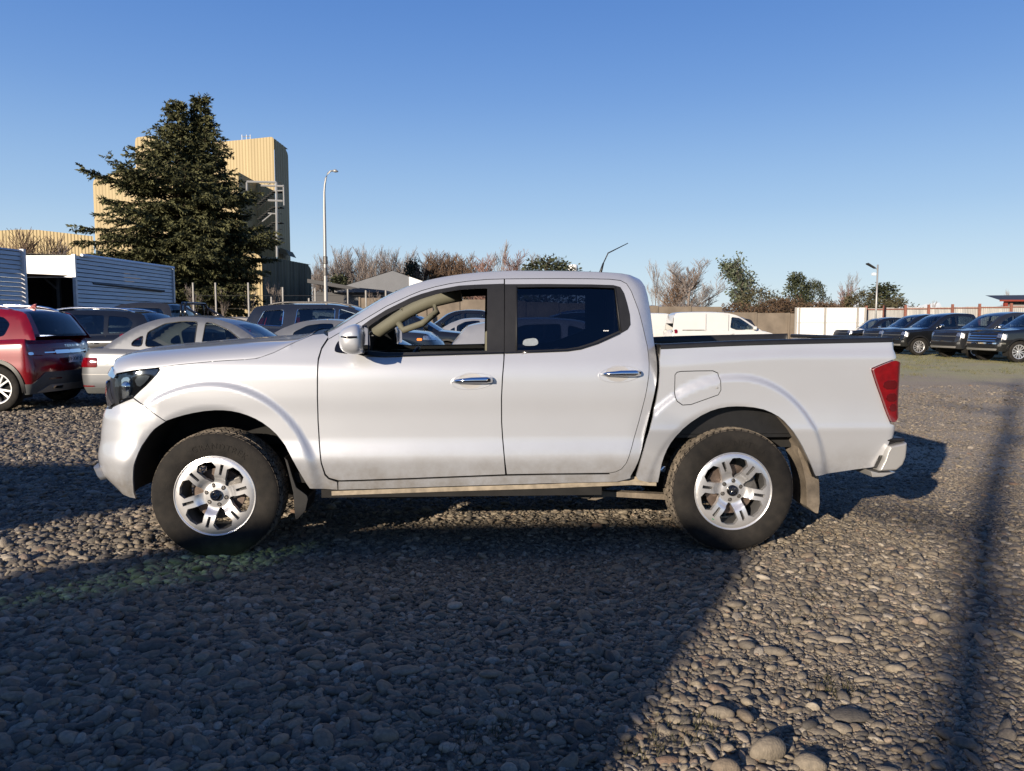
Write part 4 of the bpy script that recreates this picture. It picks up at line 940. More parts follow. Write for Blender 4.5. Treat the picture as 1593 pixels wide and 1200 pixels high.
def vehicle(name, label, cat, spec, body_m, loc, heading, group=None, fine=True, glass=None, rim_m=None, skip_far=False):
    """spec in metres; u=0 at the nose, rising towards the tail. heading 'L': nose towards -x; 'R': nose towards +x"""
    sp = spec; W, R = sp['W'], sp['R']
    x, y, yaw = loc; z = float(gz(x, y))
    root = thing(name, label, cat, (x, y, z), yaw, group)
    flip = heading == 'R'
    st = 0.05 if fine else 0.09
    pl = Plan(sp.get('s0', 0.55), sp.get('Lf', 0.7), sp['L']-sp.get('rs', 0.35), sp.get('Lr', 0.45), W, af=sp.get('af', 70), ar=sp.get('ar', 74))
    # shift so that nose is u=0 and tail u=L
    du = -pl.nose; sc = sp['L']/(pl.tail-pl.nose)
    class P2:
        sf, sr = pl.sf, pl.sr
        def __call__(s, q):
            u, v, a, b = pl(q); return (u+du)*sc, v, a, b
    pl2 = P2(); s_of = lambda u: u/sc-du          # valid on the straight part
    zb = sp['zb']; belt = hermite(sp['belt'])
    beltS = lambda s: belt((pl(s)[0]+du)*sc)
    offk = sp.get('off', [(0.15, .12), (0.30, .06), (0.42, .03), (0.62, .018), (0.80, .03), (1.0, .045), (1.2, .07)])
    off = hermite(offk); tum = hermite(sp.get('tum', [(0.15, .12), (0.30, .04), (0.50, .0), (0.7, .02), (1.0, .14), (1.2, .22)]))
    S0 = car_S(pl2, off, beltS, 0.10, tum)
    GH = sp['gh']; gtop = hermite(GH)
    gu0, gu1 = GH[0][0], GH[-1][0]
    vb = float(off(belt((gu0+gu1)/2)))+0.055
    zt_max = max(p[1] for p in GH); zb0 = float(belt((gu0+gu1)/2))
    tb = sp.get('lean', 0.22)
    def S1(u, z_, o):
        u = np.asarray(u, float); z_ = np.asarray(z_, float)
        k = np.clip((z_-zb0)/(zt_max-zb0), -0.2, 1); v = vb+tb*k**1.0 if False else vb+tb*np.clip(k, 0, 1)*(0.85+0.15*np.clip(k, 0, 1))
        d = np.clip(1-(gtop(u)-z_)/0.07, 0, 1); v = v+0.05*(1-np.sqrt(np.clip(1-d*d, 0, 1)))
        return np.stack([u, v+o, z_], -1)
    def T(S):                                     # to root coordinates
        def f(s, z_, o):
            X = S(s, z_, o).copy()
            if flip: X[:, 0] = sp['L']-X[:, 0]
            X[:, 0] -= sp['L']/2; return X
        return f
    def pan(nm, poly, holes, S, m, par, step, **k):
        m_ = k.pop('mirror', None)
        o = panel(nm, poly, holes, T(S), m, par, step, mirror=m_, **k)
        if o is not None and flip: o.data.flip_normals()
        return o
    def rws(nm, rows, m, par, c0=0, c1=None):
        rr_ = [[((sp['L']-p[0] if flip else p[0])-sp['L']/2, p[1], p[2]) for p in r] for r in rows]
        return rows_mesh(nm, rr_, m, par, c0, c1, flip=flip)
    sides = (None, W) if not skip_far else (None, W)
    # ---- body skin from the centre of the nose round to the centre of the tail
    af, ar = sp['axf'], sp['axr']; ro = R+sp.get('gap', 0.055)
    zc = R-0.005
    bot = [(pl.sf, sp.get('zf', zb+0.02)), (s_of(af)-ro-0.06, sp.get('zf', zb+0.02)-0.03)]
    for c in (af, ar):
        cs = s_of(c); a0 = math.asin(max(-1, min(1, (zc-zb)/ro)))
        bot += [(cs-ro*cos(t)/1.0, zc+ro*sin(t)) for t in np.linspace(-a0, pi+a0, 22)]
        if c == af: bot += [(cs+ro+0.05, zb), (s_of(ar)-ro-0.05, zb)]
    bot += [(s_of(ar)+ro+0.06, sp.get('zr', zb+0.05)-0.02), (pl.sr, sp.get('zr', zb+0.05))]
    ss = np.concatenate([np.linspace(pl.sf, pl.s0, 8)[:-1], np.linspace(pl.s0, pl.s1, 40), np.linspace(pl.s1, pl.sr, 8)[1:]])
    topl = [(s, float(beltS(s))) for s in ss]
    poly = bot+topl[::-1]
    cuts = sp.get('cut', [])
    for mir in sides:
        pan('body', poly, [], S0, body_m, root, st, mirror=mir, flange=0.02)
    for nm, pp, mm, lift, sub in sp.get('patches', []):
        for mir in sides:
            o = pan(nm, round_poly(pp(pl, s_of) if callable(pp) else pp, 0.03), [], S0, mm, root, 0.05, mirror=mir, lift=lift, flange=max(0.004, lift*1.2))
    # door shut lines as thin recessed dark strips, arch trims
    for line in sp.get('shut', []):
        for mir in sides[:1] if not fine else sides:
            L_ = np.array([(s_of(a), b_) for a, b_ in line]); X = T(S0)(L_[:, 0], L_[:, 1], np.full(len(L_), 0.0))
            if mir: X[:, 1] = W-X[:, 1]
            b = MB(); b.tube(X, 0.0045, 5); b.build('door_gap', M_RUBBER, root)
    if sp.get('arch_trim'):
        for c in (af, ar):
            cs = s_of(c)
            for mir in sides:
                a0 = math.asin(max(-1, min(1, (zc-zb)/ro)))
                o_ = [(cs-(ro+0.055)*cos(t), zc+(ro+0.055)*sin(t)) for t in np.linspace(-a0, pi+a0, 22)]; i_ = [(cs-(ro-0.004)*cos(t), zc+(ro-0.004)*sin(t)) for t in np.linspace(-a0, pi+a0, 22)]
                pan('arch_trim', o_+i_[::-1], [], S0, M_BLACK, root, 0.06, mirror=mir, lift=0.018, flange=0.03)
    # ---- lids: bonnet and boot deck
    def lid(nm, ua, ub, m, crown, n=14, dz=0.0, lift0=0.0):
        rows = []
        for u in np.linspace(ua, ub, n):
            s = None
            if u < pl2(pl.s0)[0]+1e-6: s = float(np.interp(u, [float(pl2(q)[0]) for q in np.linspace(pl.sf, pl.s0, 30)], np.linspace(pl.sf, pl.s0, 30)))
            elif u > pl2(pl.s1)[0]: s = float(np.interp(u, [float(pl2(q)[0]) for q in np.linspace(pl.s1, pl.sr, 30)], np.linspace(pl.s1, pl.sr, 30)))
            else: s = s_of(u)
            zz = float(beltS(s)); X = S0(np.array([s]), np.array([zz-0.001]), np.array([0.0]))[0]
            rows.append(row(X[0], zz-0.001+dz, min(X[1], W/2-0.01), 0.0, crown*min(1.0, (W/2-X[1])/(W*0.4)), 13))
        return rws(nm, rows, m, root)
    lid('bonnet', 0.0, min(gu0+0.25, sp['L']), body_m, sp.get('hood_crown', 0.05), 18)
    if sp.get('bed'):
        b0, b1 = sp['bed']
        zz = float(belt((b0+b1)/2))
        f = (lambda a: (sp['L']-a if flip else a)-sp['L']/2)
        xa, xb = sorted((f(b0), f(b1)))
        b = MB(); b.box((xa, 0.14, 0.72), (xb, W-0.14, 0.75)); b.box((xa, 0.12, 0.73), (xb, 0.15, zz+0.015)); b.box((xa, W-0.15, 0.73), (xb, W-0.12, zz+0.015)); b.box((xa, 0.05, zz-0.004), (xb, 0.17, zz+0.022)); b.box((xa, W-0.17, zz-0.004), (xb, W-0.05, zz+0.022))
        b.build('bed_liner', M_BLACK, root)
        g = MB(); xt = f(sp['L']-0.10); g.box((xt-0.03, 0.14, 0.7), (xt+0.03, W-0.14, zz+0.01)); g.build('tailgate', body_m, root)
        if sp.get('rollbar'):
            rb = MB()
            for dx in (0.10, 0.20):
                q = f(b0+dx); rb.tube([(q, 0.20, zz), (q, 0.26, zt_max-0.08), (q, 0.36, zt_max-0.01), (q, W-0.36, zt_max-0.01), (q, W-0.26, zt_max-0.08), (q, W-0.20, zz)], 0.032, 8)
            for v in (0.24, W-0.24): rb.tube([(f(b0+0.2), v, zt_max-0.12), (f(b0+0.95), v, zz+0.03)], 0.030, 8)
            rb.build('roll_bar', M_GLOSSB, root, True)
    elif gu1 < sp['L']-0.25: lid('boot_lid', gu1-0.2, sp['L'], body_m, sp.get('boot_crown', 0.03), 12)
    # ---- greenhouse
    G = resample(GH, 0.08, closed=False); uu = np.linspace(gu0, gu1, 60)
    tops = [(u, float(gtop(u))-0.002) for u in uu]
    base = [(u, float(belt(u))-0.004) for u in np.linspace(gu1, gu0, 12)]
    gpoly = tops[1:-1]+base
    wins = [[tuple(p) for p in q] for q in sp['win']]
    gl = glass or M_MID
    for mir in sides:
        c = pan('cabin', gpoly, [round_poly(q, 0.05) for q in wins], S1, sp.get('cabin_m', body_m), root, st*1.2, mirror=mir, flange=0.02)
        for i, q in enumerate(wins):
            qq = round_poly(q, 0.05)
            pan('window', shrink(qq, -0.004), [], S1, gl, root, 0.12, mirror=mir, lift=-0.010, flange=0)
            if sp.get('win_trim'):
                X = T(S1)(np.r_[qq[:, 0], qq[0, 0]], np.r_[qq[:, 1], qq[0, 1]], np.full(len(qq)+1, -0.002))
                if mir: X[:, 1] = W-X[:, 1]
                b = MB(); b.tube(X, sp['win_trim'][1], 5, cap=False); b.build('window_trim', sp['win_trim'][0], root)
    def grow(u):
        X = S1(np.array([u]), np.array([float(gtop(u))-0.002]), np.array([0.0]))[0]; sl = float((gtop(u+0.01)-gtop(u-0.01))/0.02)
        return X, sl
    rows = []; us = np.unique(np.r_[np.linspace(gu0, gu0+0.04, 3), np.linspace(gu0, gu1, 44), np.linspace(gu1-0.04, gu1, 3)])
    us = us[(us > gu0+0.001) & (us < gu1-0.001)] if True else us
    for u in us:
        X, sl = grow(u)
        bow = (0.14*min(1, max(0, sl)/0.5) if u < (gu0+gu1)/2 else -sp.get('rbow', 0.06)*min(1, max(0, -sl)/0.5))
        rows.append((u, row(u, X[2], X[1], bow, 0.035*max(0, 1-abs(sl)*1.5), 15)))
    wa, wb, ra, rb_ = sp['ws']                    # windscreen from gu0..wb, rear glass from ra..rb
    r_ws = [r for u, r in rows if u <= wb+0.02]; r_rf = [r for u, r in rows if wb-0.05 <= u <= ra+0.05]; r_rg = [r for u, r in rows if ra-0.02 <= u <= rb_+0.03]
    rws('windscreen', r_ws, M_WIND if sp.get('clear', True) else gl, root, 1, 14); rws('pillar', r_ws, sp.get('cabin_m', body_m), root, 0, 2); rws('pillar', r_ws, sp.get('cabin_m', body_m), root, 13, 15)
    rws('roof', r_rf, sp.get('roof_m', body_m), root)
    if len(r_rg) > 1:
        rws('rear_window', r_rg, gl, root, 1, 14); rws('pillar', r_rg, sp.get('cabin_m', body_m), root, 0, 2); rws('pillar', r_rg, sp.get('cabin_m', body_m), root, 13, 15)
    r_rest = [r for u, r in rows if u >= rb_-0.02]
    if len(r_rest) > 1: rws('tail_panel', r_rest, body_m, root)
    # ---- inside, underneath, wheels
    f = (lambda a: (sp['L']-a if flip else a)-sp['L']/2)
    def ibox(nm, ua, ub, v0, v1, z0, z1, m, par=root, bev=0.04):
        xa, xb = sorted((f(ua), f(ub))); b = MB(); b.box((xa, v0, z0), (xb, v1, z1)); o = b.build(nm, m, par)
        if bev: bevel(o, bev, 2)
        return o
    su = sp.get('seats', gu0+0.38*(gu1-gu0))
    zs = zb0-0.06
    if fine or sp.get('inside', True):
        for v in (0.22, W/2+0.10):
            s_ = ibox('seat', su, su+0.16, v, v+0.50, 0.5, zs+0.14, M_CLOTH); ibox('headrest', su+0.06, su+0.15, v+0.13, v+0.37, zs+0.19, min(zs+0.36, zt_max-0.1), M_CLOTH, s_)
        ru = min(su+0.95, gu1-0.35)
        if ru > su+0.5: ibox('rear_seat', ru, ru+0.16, 0.22, W-0.22, 0.5, zs+0.10, M_CLOTH)
        ibox('dashboard', gu0+0.05, gu0+0.55, 0.15, W-0.15, 0.5, zb0-0.03, M_CLOTH)
    ibox('floor_pan', 0.5, sp['L']-0.5, 0.22, W-0.22, zb+0.02, zb+0.12, M_DARK, bev=0)
    ibox('cabin_floor', gu0-0.4, gu1-0.1, 0.12, W-0.12, zb+0.10, zb0-0.45, M_DARK, bev=0)
    for c in (af, ar):
        for mir in sides:
            b = MB(); y0 = 0.03 if mir is None else W-0.30
            rws_ = []
            cx = f(c)
            arc = [(cx+(ro+0.008)*cos(t), zc+(ro+0.008)*sin(t)) for t in np.linspace(-0.35, pi+0.35, 18)]
            for k in range(len(arc)-1):
                (xa, za), (xb, zb_) = arc[k], arc[k+1]; b.add([(xa, y0, za), (xb, y0, zb_), (xb, y0+0.27, zb_), (xa, y0+0.27, za)], [(0, 1, 2, 3)])
            yb = y0+0.27 if mir is None else y0
            b.add([(p[0], yb, p[1]) for p in arc], [tuple(range(len(arc)))]); b.build('arch_liner', M_DARK, root)
            simple_wheel(root, (cx, 0.035 if mir is None else W-0.035, R), R, 0.215, sp.get('spokes', 5), rim_m or M_RIM, rot=sp.get('wrot', 0.3)+c, far=mir is not None, fine=fine)
    # ---- mirrors, handles, rails, bumpers trim
    for mir in sides:
        q = f(gu0+sp.get('mir_u', 0.42)); yy = -0.02 if mir is None else W-0.18; zz = zb0+0.07
        b = MB(); b.box((q-0.07, yy-0.06, zz-0.065), (q+0.07, yy+0.12, zz+0.075)); bevel(b.build('door_mirror', sp.get('mirror_m', body_m), root), 0.035, 3)
        b = MB(); b.box((q-0.03, min(yy+0.1, yy+0.2) if mir is None else yy-0.02, zz-0.07), (q+0.03, (yy+0.2) if mir is None else yy+0.05, zz-0.02)); b.build('mirror_arm', M_BLACK, root)
        for hu_, hz in sp.get('handles', []):
            X = T(S0)(np.array([s_of(hu_-0.09), s_of(hu_), s_of(hu_+0.09)]), np.array([hz]*3), np.array([-0.004, -0.03, -0.012]))
            if mir: X[:, 1] = W-X[:, 1]
            b = MB(); b.tube(X, [0.008, 0.013, 0.012], 7); b.build('handle', sp.get('handle_m', body_m), root, True)
        if sp.get('rails'):
            u_a, u_b, mm = sp['rails']; pts = []
            for t in np.linspace(0, 1, 14):
                u = u_a+(u_b-u_a)*t; X, _ = grow(u); h = 0.055*(1-abs(2*t-1)**6); vv = X[1]+0.06; pts.append((f(u), vv if mir is None else W-vv, X[2]+h))
            b = MB(); b.tube(pts, 0.020, 8); b.build('roof_rail', mm, root, True)
    if sp.get('fin'):
        u = sp['fin']; X, _ = grow(u); q = f(u); sgn = 1 if not flip else -1
        b = MB(); b.prism([(q-0.10*sgn, X[2]+0.03), (q+0.06*sgn, X[2]+0.03), (q+0.07*sgn, X[2]+0.11), (q+0.03*sgn, X[2]+0.105)], W/2-0.015, W/2+0.015); bevel(b.build('roof_fin', body_m, root), 0.008)
    root['_L'] = sp['L']; del root['_L']
    return root, dict(S0=T(S0), S1=T(S1), pl=pl, s_of=s_of, f=f, flip=flip, W=W, belt=belt, grow=grow, pan=pan, rws=rws, S0r=S0)

def rect_s(a, b, z0, z1): return [(a, z0), (b, z0), (b, z1), (a, z1)]
def lamps_front(z0, z1, ins=0.35, m=None):
    return lambda pl, so: [(pl.s0-0.02, z0+0.03), (pl.s0-ins, z0), (pl.s0-ins-0.03, z1-0.02), (pl.s0-0.05, z1)]
def P_(fr, a0, a1, z0, z1, sk=0.0):
    """patch between outline fractions: from the corner start (0) to the centre (1) of nose 'f' or tail 'r'"""
    if fr == 'f': return lambda pl, so: [(pl.s0+(pl.sf-pl.s0)*a0, z0+sk), (pl.s0+(pl.sf-pl.s0)*a1, z0), (pl.s0+(pl.sf-pl.s0)*a1, z1), (pl.s0+(pl.sf-pl.s0)*a0, z1)]
    return lambda pl, so: [(pl.s1+(pl.sr-pl.s1)*a0, z0+sk), (pl.s1+(pl.sr-pl.s1)*a1, z0), (pl.s1+(pl.sr-pl.s1)*a1, z1), (pl.s1+(pl.sr-pl.s1)*a0, z1)]

M_HEAD = mat('headlamp_cluster', (0.50, 0.52, 0.55), 0.08, 0.8, coat=1.0, var=0.5, scale=22)
M_GREY = mat('grey_cladding', (0.10, 0.105, 0.105), 0.6, var=0.12, scale=8)
M_SKID = mat('skid_plate', (0.45, 0.44, 0.42), 0.4, 0.5)

SUV = dict(L=4.58, W=1.90, R=0.365, zb=0.30, zf=0.32, zr=0.42, axf=0.93, axr=3.68, s0=0.62, Lf=0.75, Lr=0.42, rs=0.40,
    belt=[(0, .86), (0.25, .96), (0.8, 1.03), (1.4, 1.08), (2.5, 1.10), (3.8, 1.14), (4.3, 1.16), (4.58, 1.13)],
    gh=[(1.15, 1.06), (1.5, 1.27), (1.95, 1.53), (2.3, 1.63), (2.8, 1.67), (3.5, 1.66), (4.05, 1.62), (4.22, 1.58), (4.36, 1.38), (4.48, 1.16)],
    win=[[(1.55, 1.14), (2.02, 1.46), (2.45, 1.57), (2.45, 1.13)], [(2.55, 1.13), (2.55, 1.575), (3.40, 1.56), (3.44, 1.16)], [(3.53, 1.17), (3.50, 1.55), (3.92, 1.51), (4.05, 1.40), (3.98, 1.20)]],
    ws=(1.15, 1.98, 4.14, 4.44), shut=[[(1.60, 1.06), (1.52, .9), (1.55, .40), (1.68, .34), (2.45, .34)], [(2.50, 1.10), (2.50, .34), (3.05, .36), (3.30, .62), (3.50, .80), (3.50, 1.12)]],
    handles=[(2.30, .93), (3.28, .96)], rails=(2.15, 3.95, M_CHROME), arch_trim=True, lean=0.20, rbow=0.05)
def suv(**k):
    d = dict(SUV); d.update(k); return d
SEDAN = dict(L=4.62, W=1.80, R=0.32, zb=0.24, zf=0.24, zr=0.30, axf=0.90, axr=3.58, s0=0.62, Lf=0.75, Lr=0.45, rs=0.45,
    belt=[(0, .66), (0.3, .76), (0.8, .86), (1.3, .92), (2.0, .935), (3.4, .965), (3.9, .985), (4.3, .99), (4.62, .95)],
    gh=[(1.12, .91), (1.5, 1.10), (2.0, 1.36), (2.35, 1.45), (2.75, 1.475), (3.15, 1.45), (3.55, 1.33), (3.90, 1.13), (4.10, 1.0)],
    win=[[(1.62, 1.0), (2.02, 1.26), (2.30, 1.37), (2.42, 1.385), (2.44, .99)], [(2.56, .99), (2.56, 1.395), (2.80, 1.40), (3.10, 1.36), (3.38, 1.22), (3.38, 1.01)], [(3.44, 1.01), (3.44, 1.18), (3.60, 1.09), (3.62, 1.02)]],
    ws=(1.12, 1.98, 3.30, 3.92), shut=[[(1.58, .91), (1.50, .7), (1.52, .35), (2.46, .30)], [(2.50, .99), (2.50, .30), (3.02, .30), (3.28, .55), (3.50, .70), (3.66, .92)]],
    handles=[(2.30, .83), (3.36, .86)], lean=0.24, off=[(0.15, .12), (0.28, .05), (0.40, .02), (0.60, .012), (0.74, .012), (0.84, .035), (1.0, .07)])
PICK = dict(L=5.35, W=1.90, R=0.385, zb=0.42, zf=0.42, zr=0.62, axf=0.92, axr=4.18, s0=0.60, Lf=0.62, Lr=0.20, rs=0.14, af=80, ar=84,
    belt=[(0, 1.05), (0.2, 1.10), (0.8, 1.14), (1.5, 1.19), (2.5, 1.21), (3.5, 1.23), (3.75, 1.26), (4.6, 1.27), (5.35, 1.28)],
    gh=[(1.40, 1.18), (1.75, 1.42), (2.15, 1.70), (2.45, 1.80), (2.9, 1.84), (3.35, 1.83), (3.58, 1.79), (3.68, 1.62), (3.76, 1.25)],
    win=[[(1.82, 1.26), (2.25, 1.58), (2.60, 1.70), (2.66, 1.70), (2.66, 1.25)], [(2.74, 1.25), (2.74, 1.71), (3.40, 1.69), (3.50, 1.60), (3.55, 1.38), (3.30, 1.28)]],
    ws=(1.40, 2.18, 3.60, 3.74), shut=[[(1.72, 1.18), (1.66, 1.0), (1.68, .60), (1.82, .48), (2.66, .46)], [(2.70, 1.23), (2.70, .46), (3.30, .46), (3.50, .60), (3.60, .9), (3.60, 1.22)], [(3.80, 1.25), (3.76, .7), (3.66, .44)]],
    handles=[(2.52, 1.04), (3.42, 1.06)], bed=(3.84, 5.28), arch_trim=True, lean=0.20, mir_u=0.50, off=[(0.30, .10), (0.45, .05), (0.60, .03), (0.80, .02), (1.0, .03), (1.2, .05), (1.3, .06)])
HATCH = dict(SEDAN); HATCH.update(L=4.15, W=1.74, axf=0.85, axr=3.40, belt=[(0, .68), (0.3, .80), (0.8, .90), (1.3, .95), (2.0, .97), (3.4, 1.02), (3.9, 1.05), (4.15, 1.02)],
    gh=[(0.95, .93), (1.3, 1.10), (1.75, 1.35), (2.1, 1.45), (2.6, 1.48), (3.2, 1.46), (3.62, 1.40), (3.80, 1.36), (3.95, 1.18), (4.08, 1.02)],
    win=[[(1.45, 1.02), (1.82, 1.27), (2.20, 1.38), (2.22, 1.02)], [(2.32, 1.02), (2.32, 1.395), (2.9, 1.38), (3.15, 1.28), (3.15, 1.05)]],
    ws=(0.95, 1.78, 3.74, 4.04), shut=[[(1.40, .93), (1.34, .7), (1.36, .32), (2.22, .30)], [(2.27, 1.0), (2.27, .30), (2.9, .32), (3.1, .55), (3.25, .98)]], handles=[(2.08, .86), (3.02, .89)], rs=0.38)
VAN = dict(L=4.50, W=1.85, R=0.32, zb=0.26, zf=0.28, zr=0.34, axf=0.90, axr=3.65, s0=0.55, Lf=0.60, Lr=0.16, rs=0.12, ar=84,
    belt=[(0, .80), (0.3, .95), (0.8, 1.08), (1.3, 1.13), (2.2, 1.14), (3.5, 1.14), (4.50, 1.14)],
    gh=[(0.78, 1.06), (1.1, 1.25), (1.6, 1.58), (1.95, 1.75), (2.4, 1.83), (3.2, 1.85), (4.0, 1.84), (4.35, 1.80), (4.44, 1.6), (4.48, 1.14)],
    win=[[(1.10, 1.16), (1.50, 1.44), (1.78, 1.62), (2.10, 1.66), (2.16, 1.22), (1.9, 1.13)]],
    ws=(0.78, 1.62, 4.38, 4.40), shut=[[(2.24, 1.76), (2.24, .34)], [(3.15, 1.80), (3.15, .34)], [(1.10, 1.10), (1.15, .4)]], handles=[(2.1, .98)], lean=0.10, seats=1.85, inside=True)

BLK = paint('black_paint', (0.010, 0.011, 0.013), 0.0, 0.14, 0.1)
NAVY = paint('dark_blue_grey_paint', (0.022, 0.027, 0.040), 0.2, 0.18, 0.1)
GREYP = paint('dark_grey_paint', (0.035, 0.037, 0.042), 0.3, 0.2, 0.1)
WHITE = paint('white_paint', (0.44, 0.44, 0.43), 0.0, 0.3, 0.02)
REDP = paint('red_paint', (0.22, 0.002, 0.008), 0.1, 0.22, 0.15)
REDB = paint('bright_red_paint', (0.50, 0.03, 0.03), 0.1, 0.3, 0.1)
CHAMP = paint('warm_grey_silver_paint', (0.25, 0.262, 0.28), 0.5, 0.36, 0.04)
SILB = paint('cool_silver_paint', (0.47, 0.48, 0.50), 0.5, 0.36, 0.04)
LIGHTG = paint('light_beige_paint', (0.55, 0.52, 0.46), 0.3, 0.36, 0.04)

# red SUV, rear end in view
spec = suv(L=4.62, W=1.93, zr=0.36, axr=3.88, Lr=0.32, rs=0.30, rails=(2.0, 4.05, M_CHROME), fin=3.95, win_trim=None, spokes=5, R=0.37,
    patches=[('rear_cladding', lambda pl, so: [(so(3.88)+0.43, 0.27), (pl.sr, 0.30), (pl.sr, 0.62), (pl.s1+0.45, 0.62), (pl.s1+0.20, 0.44), (so(3.88)+0.43, 0.44)], M_GREY, 0.012, 0),
             ('skid_plate', lambda pl, so: [(pl.s1+0.30, 0.29), (pl.sr, 0.29), (pl.sr, 0.41), (pl.s1+0.52, 0.41), (pl.s1+0.42, 0.36)], M_SKID, 0.03, 0),
             ('tail_lamp', P_('r', 0.10, 0.46, 0.89, 0.965, 0.03), M_RED, 0.022, 0), ('lamp_inset', P_('r', 0.16, 0.26, 0.905, 0.95), M_CHROME, 0.026, 0),
             ('lamp_bar', P_('r', 0.42, 1.0, 0.925, 0.945), M_CHROME, 0.020, 0),
             ('garnish', P_('r', 0.66, 1.0, 0.91, 0.97), M_CHROME, 0.026, 0),
             ('exhaust_trim', P_('r', 0.52, 0.72, 0.325, 0.385, 0.02), M_CHROME, 0.042, 0), ('exhaust_trim', P_('r', 0.55, 0.69, 0.34, 0.37, 0.01), M_GLOSSB, 0.046, 0),
             ('reflector', P_('r', 0.45, 0.70, 0.50, 0.52), M_REDD, 0.018, 0)])
rx, ry = -7.46-4.62/2, 12.15
red, inf = vehicle('suv', 'red SUV at the left edge with its tail, plate and chrome roof rails in view', 'SUV', spec, REDP, (rx, ry, radians(0)), 'L', glass=M_TINT)
def on_rear(root, y, z, n, w_, h_, m, name, off=0.03):
    b = MB(); return b
# number plate with its characters, badge letters
def text_obj(name, body, size, m, parent, loc, rot, extr=0.002, sc=(1, 1, 1)):
    cu = bpy.data.curves.new(name, 'FONT'); cu.body = body; cu.size = size; cu.extrude = extr; cu.align_x = 'CENTER'; cu.align_y = 'CENTER'; cu.resolution_u = 3; cu.space_character = 1.08
    to = bpy.data.objects.new(name+'_c', cu); COL.objects.link(to); bpy.context.view_layer.update()
    me = bpy.data.meshes.new_from_object(to.evaluated_get(bpy.context.evaluated_depsgraph_get())); bpy.data.objects.remove(to); bpy.data.curves.remove(cu)
    me.materials.clear(); me.materials.append(m)
    o = bpy.data.objects.new(name, me); COL.objects.link(o); o.parent = parent; o.location = loc; o.rotation_euler = rot; o.scale = sc; return o
xt = 4.62/2
pb = MB(); pb.box((xt+0.012, 0.965-0.19, 0.755), (xt+0.022, 0.965+0.19, 0.875)); plate = pb.build('number_plate', M_PLATE, red)
text_obj('plate_characters', 'SV·XW·53', 0.092, M_INK, plate, (xt+0.0235, 0.965, 0.812), (radians(90), 0, radians(90)))
text_obj('badge_letters', 'TERRITORY', 0.055, M_CHROME, red, (xt-0.010, 1.02, 1.035), (radians(80), 0, radians(90)), 0.004, (2.1, 1, 1))
# ---- the rest of the yard's cars
HL = lambda z0, z1: ('headlamp', P_('f', 0.12, 0.62, z0, z1, 0.02), M_HEAD, 0.008, 0)
TLp = lambda z0, z1, a=0.1, b=0.55: ('tail_lamp', P_('r', a, b, z0, z1), M_RED, 0.010, 0)
sd2 = dict(SEDAN); sd2.update(L=4.62, win_trim=(M_BLACK, 0.008), patches=[TLp(0.68, 0.84, -0.05, 0.5), ('bumper_crease', P_('r', -0.5, 1.0, 0.555, 0.565), M_SILVERD, 0.004, 0), ('reflector', P_('r', 0.0, 0.35, 0.355, 0.375), M_RED, 0.008, 0), ('lower_bumper', P_('r', -0.2, 1.0, 0.24, 0.34), M_GREY, 0.004, 0),
    ('fuel_flap', lambda pl, so: [(so(3.98)+0.085*cos(t), 0.80+0.085*sin(t)) for t in np.linspace(0, 2*pi, 13)[:-1]], CHAMP, 0.003, 0), HL(.58, .72)], handle_m=CHAMP)
sd2['gh'] = [(a, b+0.045*min(1, max(0, (b-0.95)/0.3))) for a, b in SEDAN['gh']]; sd2['win'] = [[(a, b+0.01+0.035*min(1, max(0, (b-1.0)/0.3))) for a, b in q] for q in sd2['win']]
vehicle('sedan', 'warm silver sedan behind the pickup bonnet, its boot beside the red SUV', 'sedan', sd2, CHAMP, (-7.38+2.31, 12.75, 0), 'R', glass=M_CLEAR)
cr = suv(L=4.5, W=1.82, patches=[TLp(1.02, 1.16, -0.25, 0.45)], rails=(2.0, 4.0, M_CHROME))
vehicle('suv', 'black crossover with silver roof rails in front of the slatted shed', 'SUV', cr, BLK, (-7.75-2.25, 16.5, 0), 'L', fine=False)
pk = dict(PICK); pk.update(rollbar=True)
vehicle('pickup_truck', 'dark grey pickup with a black roll bar parked beside the slatted shed', 'pickup truck', pk, GREYP, (-8.55-0.0-3.76+2.675, 19.3, 0), 'L', fine=False)
vehicle('hatchback', 'pale beige hatchback with a sunlit roof between the roll-bar pickup and white SUV', 'hatchback', dict(HATCH), LIGHTG, (at(272, 480, 22.3)[0]+2.0, 22.3, 0), 'R', fine=False)
vehicle('suv', 'white SUV with roof rails in the back row under the fir trees', 'SUV', suv(L=4.5, rails=(2.0, 4.0, M_CHROME), R=0.36), WHITE, (at(322, 480, 24.5)[0]+2.2, 24.5, 0), 'L', fine=False)
vehicle('hatchback', 'red hatchback mostly hidden behind the dark blue estate', 'hatchback', dict(HATCH), REDB, (at(352, 480, 20.9)[0]+2.07, 20.9, 0), 'R', fine=False)
big = suv(L=4.95, W=1.92, R=0.38, belt=[(0, .96), (0.25, 1.06), (0.8, 1.12), (1.4, 1.16), (2.5, 1.18), (3.8, 1.20), (4.5, 1.22), (4.95, 1.18)],
    gh=[(1.25, 1.14), (1.6, 1.36), (2.05, 1.62), (2.4, 1.74), (2.9, 1.79), (3.8, 1.79), (4.4, 1.76), (4.58, 1.72), (4.72, 1.5), (4.85, 1.22)],
    win=[[(1.65, 1.22), (2.12, 1.55), (2.55, 1.68), (2.55, 1.21)], [(2.65, 1.21), (2.65, 1.685), (3.55, 1.68), (3.60, 1.24)], [(3.90, 1.26), (3.88, 1.66), (4.35, 1.63), (4.50, 1.30)]],
    ws=(1.25, 2.08, 4.50, 4.80), axr=3.95, rails=(2.2, 4.3, M_STEEL), patches=[HL(.92, 1.04), ('indicator', P_('f', 0.0, 0.10, .92, .98), M_AMBER, 0.012, 0), TLp(1.0, 1.2)], shut=[], win_trim=(M_CHROME, 0.010))
